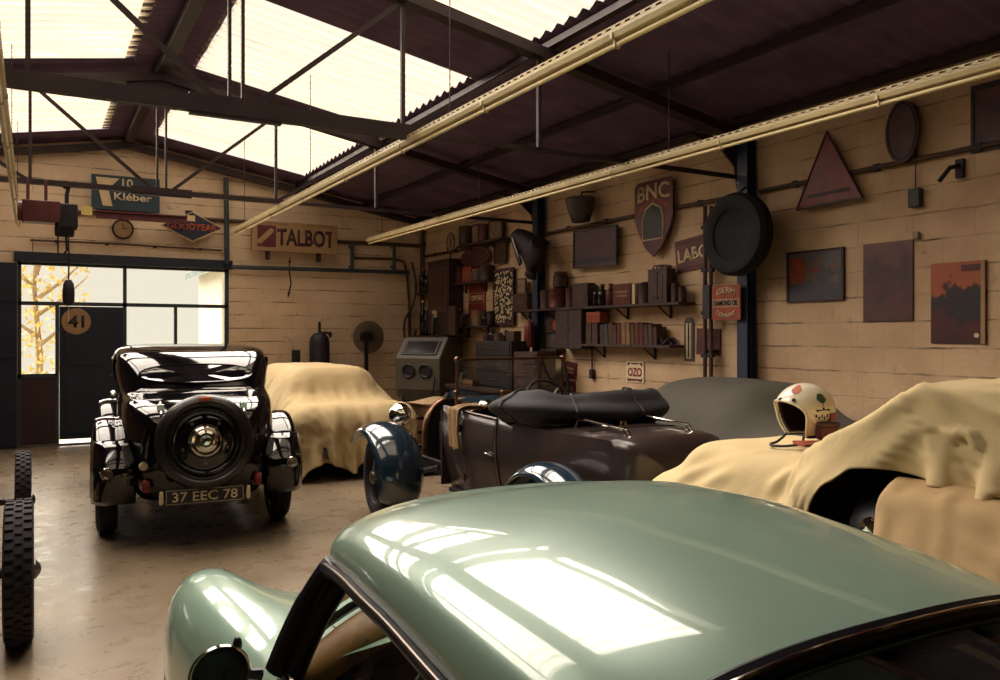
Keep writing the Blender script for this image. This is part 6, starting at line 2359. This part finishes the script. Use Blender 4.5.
# dark wall cupboard and pictures left of it
c, w, h = rect_rw(562.5, 308, 589, 349, .10)
cb = thing('wall_cupboard', 'dark wall cupboard between the corner column and the leaning books', 'cupboard', M=WR((RW - .11, c.y, c.z)))
MB().box((0, 0, 0), (w, h, .20)).build('carcass', M['wood_dark'], cb, smooth=0, bevel=.004)
for s in (-1, 1):
    d_ = MB().box((s * w * .25, 0, .105), (w * .48, h * .96, .016)).build('door', M['wood_dark'], cb, smooth=0, bevel=.003)
    MB().ball((s * w * .06, 0, .122), .012, 10, 8).build('knob', M['brass'], d_)
for lab, rc, pm, fm in (('framed dark photograph left of the wall cupboard', (545.5, 312, 561, 331), 'photo_dark', 'wood'),
                        ('little orange picture overlapping the framed photograph', (554.5, 320, 563.5, 330.5), 'rust_orange', 'tin_brown'),
                        ('small grey card picture below the framed photograph', (536.8, 333, 543.8, 348), 'photo_pale', 'tin_grey'),
                        ('small portrait picture with orange in it below the framed photograph', (545, 333, 556, 348), 'poster_mixed', 'wood_dark')):
    c, w, h = rect_rw(*rc, .06)
    off = {'framed': .05, 'little': .09}.get(lab.split()[0], .05)
    t = thing('picture_frame', lab, 'picture', M=WR((RW - off, c.y, c.z - h / 2)))
    s_frame(t, w, h, (pm, fm), .02)
wall_shelf('short shelf under the small pictures beside the corner column', 537, 561, 349, .16, brackets=1)

# fire extinguisher on the column
c = rw(529.5, 335, .26)
ex = thing('fire_extinguisher', 'red fire extinguisher hung by the corner column', 'fire extinguisher', M=WR(c))
MB().lathe([(.0, -.17), (.065, -.165), (.075, -.14), (.075, .12), (.06, .165), (.03, .19), (.025, .21)], (0, 0, 0), (0, 1, 0), 22).build('cylinder', M['red_sign'], ex)
MB().box((0, .225, .0), (.035, .04, .05)).tube([(0, .235, 0), (-.05, .27, 0), (-.09, .26, 0)], .009, 8).build('valve', M['black_iron'], ex)
MB().tube(spline([(0, .22, .02), (.08, .20, .03), (.09, .05, .03), (.08, -.1, .02)], 5), .011, 8).build('hose', M['ink'], ex)
MB().box((0, .02, -.10), (.06, .20, .05)).build('bracket', M['dark_iron'], ex)

# dark bulky machine part bolted high on the column by the corner
c = rw(530, 250, .36)
mp = thing('machine_part', 'bulky dark metal casting with flared lobes hung by the corner column', 'machine part', M=WR(c))
rows = []
for i, (px_, py_, r1, r2) in enumerate(((-.34, .26, .03, .03), (-.32, .24, .10, .09), (-.22, .20, .17, .13), (-.08, .12, .20, .15), (.06, .0, .20, .15), (.12, -.12, .17, .13), (.10, -.24, .11, .10), (.04, -.30, .07, .07))):
    rows.append([V((px_ * 1.1 + r1 * 1.15 * math.cos(q), py_ * 1.1 + .05 * math.cos(q), r2 * math.sin(q))) for q in np.linspace(0, 2 * PI, 19)[:-1]])
MB().rows(rows, closev=True, cap=True).build('housing', M['dark_iron'], mp, smooth=70, sub=1)
MB().lathe([(0, .05), (.10, .045), (.13, .0), (.10, -.05), (0, -.06)], (.22, .06, .0), (.75, .35, .3), 22).build('flange', M['black_iron'], mp)
MB().lathe([(0, .06), (.05, .055), (.085, .03), (.09, 0), (.07, -.04)], (.06, -.34, .02), (0, -.8, .5), 24).build('foot', M['black_iron'], mp)
MB().beam((-.24, .16, .12), (-.02, -.20, .14), .07, .03).build('slat', M['ink'], mp, bevel=.006)
MB().tube([(-.18, .17, .17), (-.08, .03, .18), (.0, -.1, .17)], .012, 8).build('rim_strip', M['steel'], mp)
MB().tube([(0, .1, -.1), (.0, .12, -.30)], .03, 8).build('mounting_arm', M['black_iron'], mp)
c = rw(580.5, 211, .22)
ls = thing('shade', 'dusty grey tapered shade hanging above the plum sign', 'lamp shade', M=WR(c))
MB().lathe([(.11, -.14), (.16, .0), (.19, .15), (.17, .17)], (0, 0, 0), (0, 1, .05), 24, cap=False).build('cone', M['tin_grey'], ls, solid=.006)
MB().lathe([(0, .165), (.17, .165)], (0, 0, 0), (0, 1, .05), 24).tube([(0, .16, 0), (0, .24, -.02), (0, .26, -.215)], .012, 8).build('holder', M['dark_iron'], ls)

# --- the crowded shelves in the corner
G3 = 'jars and tins on the corner shelves'
zA, oA = wall_shelf('high short shelf of small pictures and tins near the corner', 461, 505, 240.5, .18)
for nm, lab, cat, x0, x1, yt, sh, mm in (
    ('oil_tin', 'brown tin at the corner end of the high short shelf', 'tin', 463, 471.5, 226, s_tin, ('tin_brown', 'tin_plum')),
    ('picture_frame', 'tan framed picture second on the high short shelf', 'picture', 472.5, 480, 225, s_frame, ('photo_pale', 'tin_brown')),
    ('oil_tin', 'red tin third on the high short shelf', 'tin', 481, 488, 224, s_tin, ('tin_red', 'tin_brown')),
    ('picture_frame', 'pale framed picture at the open end of the high short shelf', 'picture', 489.5, 503, 220.5, s_frame, ('photo_pale', 'wood_dark')),
):
    put(nm, lab, cat, x0, x1, yt, zA + .001, oA, sh, mm, G3, depth=.1)
zB, oB = wall_shelf('middle short shelf of cartons under the oval sign', 453, 493, 281, .18)
for nm, lab, cat, x0, x1, yt, sh, mm in (
    ('carton', 'rust red carton first on the shelf under the oval sign', 'box', 454.5, 463.5, 268, s_box, ('tin_red', 'tin_tan')),
    ('carton', 'orange brown carton second on the shelf under the oval sign', 'box', 464.5, 474, 267, s_box, ('rust_orange', 'tin_tan')),
    ('lidded_jar', 'grey lidded jar third on the shelf under the oval sign', 'jar', 475, 482.5, 269, s_jar, ('tin_grey', 'tin_tan')),
    ('oil_tin', 'dark tin last on the shelf under the oval sign', 'tin', 483.5, 491.5, 264.5, s_tin, ('tin_plum', 'ink')),
):
    put(nm, lab, cat, x0, x1, yt, zB + .001, oB, sh, mm, G3, depth=.1)
zC, oC = wall_shelf('low short shelf of jars under the deep red ruled sign', 454, 493, 325.5, .22)
for k, (x0, x1, yt, sh, mm, lab, nm, cat) in enumerate((
    (458, 462, 308, s_bottle, ('bottle_dark', 'tin_tan'), 'dark bottle at the corner end of the jar shelf', 'oil_bottle', 'bottle'),
    (463, 468, 314, s_jar, ('tin_brown', 'tin_grey'), 'brown jar second on the jar shelf', 'lidded_jar', 'jar'),
    (469, 474.5, 315, s_jar, ('tin_plum', 'tin_red'), 'plum jar third on the jar shelf', 'lidded_jar', 'jar'),
    (475, 482.5, 309.5, s_tin, ('tin_tan', 'tin_brown'), 'tan tin in the middle of the jar shelf', 'oil_tin', 'tin'),
    (483.5, 488, 312, s_bottle, ('bottle_dark', 'ink'), 'small black bottle near the open end of the jar shelf', 'oil_bottle', 'bottle'),
    (488.5, 492.5, 311, s_jar, ('tin_plum', 'ink'), 'dark jar at the open end of the jar shelf', 'lidded_jar', 'jar'))):
    put(nm, lab, cat, x0, x1, yt, zC + .001, oC, sh, mm, G3, depth=.1)
zD, oD = wall_shelf('short shelf of small boxes between the printed panel and the corner column', 515, 535, 309.5, .18, brackets=1)
put('carton', 'wide dark carton on the shelf right of the printed panel', 'box', 516.5, 530.5, 294, zD + .001, oD, s_box, ('tin_brown', 'tin_grey'), depth=.12)
put('picture_frame', 'little picture propped on the dark carton right of the printed panel', 'picture', 517.5, 526.5, 279, rw(523, 294, oD).z + .004, oD, s_frame, ('photo_pale', 'tin_brown'))
c, w, h = rect_rw(494.5, 241, 506, 263, .05)
t = thing('picture_frame', 'dark framed brown picture above the printed panel', 'picture', M=WR((RW - .04, c.y, c.z - h / 2)))
s_frame(t, w, h, ('tin_brown', 'wood_dark'), .02)
# tall narrow cabinet in the corner with bottles left of it
c, w, h = rect_rw(435, 263, 456, 334, .14)
tc = thing('tall_cabinet', 'tall narrow dark cabinet with a panelled front in the corner', 'cabinet', M=WR((RW - .15, c.y, c.z)))
MB().box((0, 0, 0), (w, h, .26)).build('carcass', M['wood_dark'], tc, smooth=0, bevel=.004)
d_ = MB().box((0, h * .12, .135), (w * .86, h * .64, .016)).build('door', M['sign_plum'], tc, smooth=0, bevel=.004)
MB().box((0, h * .12, .146), (w * .6, h * .5, .008)).build('door_panel', M['tin_brown'], d_, smooth=0)
MB().box((0, h * .5 + .02, 0), (w * 1.08, .04, .28)).build('cornice', M['wood_dark'], tc, smooth=0, bevel=.006)
MB().box((-w * .1, -h * .22, .15), (w * .22, h * .10, .02)).build('paper_note', M['paper'], tc, smooth=0)
zE = c.z - h / 2 - .02
wall_shelf('rough shelf carrying the tall corner cabinet and the wine bottles', 419, 459, 335.5, .44, brackets=2)
put('carton', 'upright rust brown box in front of the tall corner cabinet', 'box', 449.5, 457, 306, rw(440, 335.5, .44).z + .001, .385, s_box, ('tin_brown', 'tin_red'), depth=.06)
for k, (x0, x1, yt, m0, lab) in enumerate(((421.5, 424.5, 300, 'bottle_dark', 'dark bottle nearest the end wall on the rough corner shelf'), (425, 428, 308, 'bottle_dark', 'dark bottle with a pale glint second on the rough corner shelf'),
                                           (428.5, 431.5, 303, 'bottle_dark', 'dark bottle third on the rough corner shelf'), (432, 434, 312, 'tin_grey', 'grey bottle right beside the tall corner cabinet'))):
    put('wine_bottle', lab, 'bottle', x0, x1, yt, rw(440, 335.5, .44).z + .001, .16 if k != 3 else .38, s_bottle, (m0, 'cream'), 'bottles in the corner')
wall_shelf('little upper bottle shelf right in the corner', 420, 434, 292, .2, brackets=1)
for k, (x0, x1, yt, lab) in enumerate(((421.5, 424.8, 268, 'tall dark bottle on the left of the little upper corner shelf'), (425.3, 428.8, 272, 'dark bottle in the middle of the little upper corner shelf'), (429.3, 432.8, 266, 'dark bottle on the right of the little upper corner shelf'))):
    put('wine_bottle', lab, 'bottle', x0, x1, yt, rw(427, 292, .2).z + .001, .1, s_bottle, ('bottle_dark', 'tin_tan'), 'bottles in the corner')
# wire ornament above the cabinet
c = rw(450.5, 246, .10)
wo = thing('wire_ornament', 'thin wire wheel ornament on a stem above the tall corner cabinet', 'ornament', M=WR(c))
MB().tube([(.14 * math.cos(q), .17 * math.sin(q) + .05, 0) for q in np.linspace(0, 2 * PI, 25)[:-1]], .010, 6, closed=True).build('ring', M['steel'], wo)
for k in range(4):
    q = PI * k / 4
    MB().cyl((.14 * math.cos(q), .17 * math.sin(q) + .05, 0), (-.14 * math.cos(q), -.17 * math.sin(q) + .05, 0), .006, n=6).build('spoke', M['steel'], wo)
MB().cyl((0, -.12, 0), (0, -.26, 0), .012, n=8).box((0, -.26, -.03), (.14, .03, .10)).build('stem', M['dark_iron'], wo)

# workbench below with its tool chests
zb = .86
wbn = thing('workbench', 'blue fronted workbench along the side wall behind the tourer', 'workbench', (RW - .42, 9.55, 0))
MB().box((0, 0, zb - .025), (.66, 3.0, .05)).build('top', M['wood_dark'], wbn, smooth=0, bevel=.004)
MB().box((-.28, 0, .66), (.03, 2.8, .30)).build('apron', M['machine_blue'], wbn, smooth=0)
for x in (-.27, .27):
    for y in (-1.35, 0, 1.35):
        MB().box((x, y, .417), (.06, .06, .834)).build('leg', M['machine_blue'], wbn, smooth=0)
for y in (-.9, .3):
    dq = MB().box((-.30, y, .67), (.02, .6, .2)).build('drawer', M['machine_blue'], wbn, smooth=0, bevel=.003)
    MB().tube([(-.31, y - .08, .67), (-.34, y - .06, .67), (-.34, y + .06, .67), (-.31, y + .08, .67)], .008, 6).build('handle', M['steel'], dq)


def tool_chest(label, px0, px1, ytop, ybot, off, mat):
    c, w, h = rect_rw(px0, ytop, px1, ybot, off)
    t = thing('tool_chest', label, 'tool chest', M=WR((RW - off, c.y, zb + h / 2 + .002)))
    MB().box((0, 0, 0), (w, h, .30)).build('case', M[mat], t, smooth=0, bevel=.006)
    n = 3
    for k in range(n):
        d_ = MB().box((0, h * ((k + .5) / n - .5), .155), (w * .92, h / n * .8, .014)).build('drawer', M[mat], t, smooth=0, bevel=.003)
        MB().box((0, h * ((k + .5) / n - .5), .168), (w * .3, .014, .014)).build('handle', M['steel'], d_, smooth=0)
    return t, w, h


for lab, x0, x1, zt, off, mt in (('dark tool chest on the workbench seen through the tourer windscreen', 484, 520, 341, .42, 'chest_dark'), ('plum tool chest further along the workbench by the extinguisher', 523, 546, 352, .40, 'tin_plum')):
    c0 = rw((x0 + x1) / 2, zt, off)
    ydn = HORIZON + (EYE.z - zb) * FOC / ((c0 - EYE).dot(FW))
    tool_chest(lab, x0, x1, zt, ydn, off, mt)
zt = rw(502, 341, .42).z + .004
for k, (x0, x1, yt, sh, mm, lab, nm, cat) in enumerate((
    (485, 489.5, 332, s_jar, ('tin_plum', 'ink'), 'plum jar at the left end on top of the dark tool chest', 'lidded_jar', 'jar'),
    (490.5, 495.5, 329, s_bottle, ('bottle_dark', 'ink'), 'dark bottle second on top of the dark tool chest', 'oil_bottle', 'bottle'),
    (496.5, 503, 333, s_tin, ('tin_brown', 'tin_grey'), 'brown tin third on top of the dark tool chest', 'oil_tin', 'tin'),
    (504, 508.5, 330, s_bottle, ('bottle_dark', 'tin_brown'), 'dark bottle fourth on top of the dark tool chest', 'oil_bottle', 'bottle'),
    (509.5, 518, 331, s_plainbox, ('tin_brown', 'tin_plum'), 'brown lidded case at the right end on top of the dark tool chest', 'lidded_case', 'box'))):
    put(nm, lab, cat, x0, x1, yt, zt, .42, sh, mm, 'things on top of the dark tool chest', depth=.12)
vs_ = thing('bench_vice', 'grey bench vice at the far end of the blue workbench', 'vice', (RW - .5, 10.93, zb + .002))
MB().box((0, 0, .06), (.10, .14, .12)).box((0, -.09, .13), (.16, .05, .07)).box((0, .05, .13), (.16, .06, .08)).build('jaw', M['machine_grey'], vs_, bevel=.01)
MB().cyl((0, -.28, .09), (0, .05, .09), .02, n=12).cyl((-.09, -.26, .09), (.09, -.26, .09), .008, n=8).build('screw', M['steel'], vs_)
rg2 = thing('parts_box', 'shallow pale parts box on the blue workbench beside the vice', 'box', (RW - .56, 10.42, zb + .002), .0)
MB().box((0, 0, .01), (.26, .34, .02)).box((.12, 0, .05), (.02, .34, .08)).box((-.12, 0, .05), (.02, .34, .08)).box((0, .16, .05), (.26, .02, .08)).box((0, -.16, .05), (.26, .02, .08)).build('tray', M['tin_tan'], rg2, smooth=0)

# sand blasting cabinet in the corner
sb = thing('blast_cabinet', 'grey sand blasting cabinet with a sloping window and two arm holes', 'blast cabinet', (5.47, 11.75, 0), -math.radians(55))
sb.scale = (1, 1, .965)
# local: front faces -y, width along x
T_ = Matrix(((0, 0, 1, -.40), (1, 0, 0, 0), (0, 1, 0, 0), (0, 0, 0, 1)))
prof = [(-.36, .78), (-.36, 1.28), (-.08, 1.62), (.40, 1.62), (.40, .78), (.2, .45), (-.16, .45)]
MB().prism(prof, .80, T_).build('body', M['machine_grey'], sb, smooth=0, bevel=.012)
MB().prism([(-.34, .80), (-.34, 1.27), (-.07, 1.60), (.39, 1.60), (.39, .80), (.19, .47), (-.15, .47)], .012, Matrix(((0, 0, 1, .395), (1, 0, 0, 0), (0, 1, 0, 0), (0, 0, 0, 1)))).build('side_door', M['machine_dark'], sb, smooth=0)
nrm = V((0, -.34, .28)).normalized()
mid = V((0, -.22, 1.45))
fw_ = MB()
ex_, ey_ = V((1, 0, 0)), V((0, .28, .34)).normalized()
RM = Matrix((ex_, ey_, nrm)).transposed()
wn_ = MB().box(mid + nrm * .008, (.62, .30, .02), RM).build('window_frame', M['machine_dark'], sb, smooth=0)
MB().box(mid + nrm * .018, (.54, .23, .008), RM).build('window_pane', M['smoked_dark'], wn_, smooth=0)
for x in (-.15, .15):
    MB().lathe([(.115, 0), (.12, .02), (.10, .03), (.085, .02), (.08, .006), (0, .006)], (x, -.36, 1.08), (0, -1, 0), 28, cap=False).build('arm_hole', M['ink'], sb)
for x in (-.34, .34):
    for y in (-.28, .32):
        MB().box((x, y, .39), (.045, .045, .78)).build('leg', M['machine_grey'], sb, smooth=0)
MB().tube(spline([(.30, -.37, 1.0), (.33, -.42, .85), (.28, -.40, .6), (.22, -.30, .40)], 5), .014, 8).build('air_hose', M['ink'], sb)
MB().cyl((.1, .42, 1.4), (.1, .55, 1.4), .08, n=16).build('filter', M['machine_dark'], sb)

# perforated round heater reflector on a stand, gas cylinder, short post by the end wall
c = bw(368, 337, .35)
ft = thing('pedestal_fan', 'round perforated fan guard on a dark stand against the end wall', 'fan', (c.x, c.y, 0))
r_ = .27
fg = MB()
for k in range(1, 14):
    rr = r_ * k / 13
    fg.tube([(rr * math.cos(q), -.03 - .05 * (1 - (rr / r_) ** 2), c.z + rr * math.sin(q)) for q in np.linspace(0, 2 * PI, max(12, 5 * k))[:-1]], .006, 5, closed=True)
for k in range(40):
    q = 2 * PI * k / 40
    fg.tube([(.03 * math.cos(q), -.08, c.z + .03 * math.sin(q)), (r_ * .6 * math.cos(q + .1), -.062, c.z + r_ * .6 * math.sin(q + .1)), (r_ * math.cos(q), -.03, c.z + r_ * math.sin(q))], .0055, 5)
fg.build('guard', M['black_iron'], ft)
MB().cyl((0, .0, c.z), (0, .18, c.z), .09, n=20).build('motor', M['black_iron'], ft, bevel=.015)
MB().cyl((0, .08, .03), (0, .08, c.z - .05), .035, n=14).build('pole', M['black_iron'], ft)
MB().lathe([(0, .05), (.05, .05), (.20, .025), (.24, 0), (0, 0)], (0, .08, 0), (0, 0, 1), 28).build('base', M['black_iron'], ft)
c = bw(319.5, 345, .40)
gb = thing('gas_cylinder', 'dark welding gas cylinder with a tall valve stem behind the tan cover', 'gas cylinder', (c.x, c.y, 0))
zt = bw(319.5, 334, .40).z
MB().lathe([(.15, 0), (.165, .02), (.165, zt - .16), (.15, zt - .06), (.10, zt), (.05, zt + .02)], (0, 0, 0), (0, 0, 1), 28).build('cylinder', M['ink'], gb)
MB().cyl((0, 0, zt), (0, 0, zt + .20), .022, n=10).tube([(0, 0, zt + .02), (.13, -.02, zt + .02), (.17, -.03, zt - .02)], .02, 8).lathe([(0, .01), (.045, .008), (.05, -.02), (0, -.03)], (.18, -.03, zt - .01), (1, 0, 0), 14).build('valve', M['dark_iron'], gb)
c = bw(296, 364, .25)
ps = thing('short_post', 'short dark post standing against the end wall left of the gas cylinder', 'post', (c.x, c.y, 0))
zt = bw(296, 350, .25).z
MB().box((0, 0, zt / 2), (.12, .10, zt)).build('upright', M['dark_iron'], ps, smooth=0, bevel=.01)
MB().box((0, 0, .012), (.24, .22, .024)).build('foot_plate', M['dark_iron'], ps, smooth=0)
# dull sheet of card lying beside the blasting cabinet on a low crate
cr = thing('crate', 'low wooden crate with a folded card on it between tan cover and tourer', 'crate', (4.45, 9.3, 0), .3)
for zz in (.12, .30, .48, .66):
    for sx in (-1, 1):
        MB().box((sx * .28, 0, zz), (.02, .56, .12)).build('slat', M['wood'], cr, smooth=0)
        MB().box((0, sx * .29, zz), (.58, .02, .12)).build('slat', M['wood'], cr, smooth=0)
MB().box((0, 0, .735), (.62, .62, .025)).build('lid', M['wood'], cr, smooth=0)
cd_ = thing('folded_card', 'folded tan card lying on the low crate beside the tan cover', 'card', (4.43, 9.27, .7535), .5)
MB().rows([[V((x, y, .012 + .05 * abs(y) + .02 * math.sin(4 * x))) for y in (-.24, -.12, 0, .12, .24)] for x in np.linspace(-.3, .3, 8)]).build('sheet', M['rag'], cd_, smooth=0, solid=.006)
# ------------------------------------------------------------------ light and camera
W = bpy.data.worlds.new('sky')
S.world = W
W.use_nodes = True
bg = W.node_tree.nodes['Background']
bg.inputs['Color'].default_value = (1.0, .885, .74, 1)
bg.inputs['Strength'].default_value = .80
su = bpy.data.lights.new('hazy_sun', 'SUN')
su.energy = 12.5
su.angle = math.radians(92)
su.color = (1.0, .90, .80)
so = bpy.data.objects.new('hazy_sun', su)
so.rotation_euler = (math.radians(-36), math.radians(-16), 0)
so.location = (1, 5, 12)
COL.objects.link(so)

cd = bpy.data.cameras.new('camera')
cd.sensor_width = 36
cd.lens = FOC / 1000 * 36
cd.shift_y = -.005
cd.clip_start = .02
co = bpy.data.objects.new('camera', cd)
co.location = EYE
co.rotation_euler = (PI / 2, 0, -YAW)
COL.objects.link(co)
S.camera = co
S.view_settings.view_transform = 'Standard'
S.view_settings.look = 'None'
S.view_settings.gamma = 1
S.view_settings.exposure = .4
S.cycles.max_bounces = 8
S.cycles.diffuse_bounces = 5
S.cycles.transparent_max_bounces = 24
S.cycles.sample_clamp_indirect = 4
S.cycles.use_denoising = True
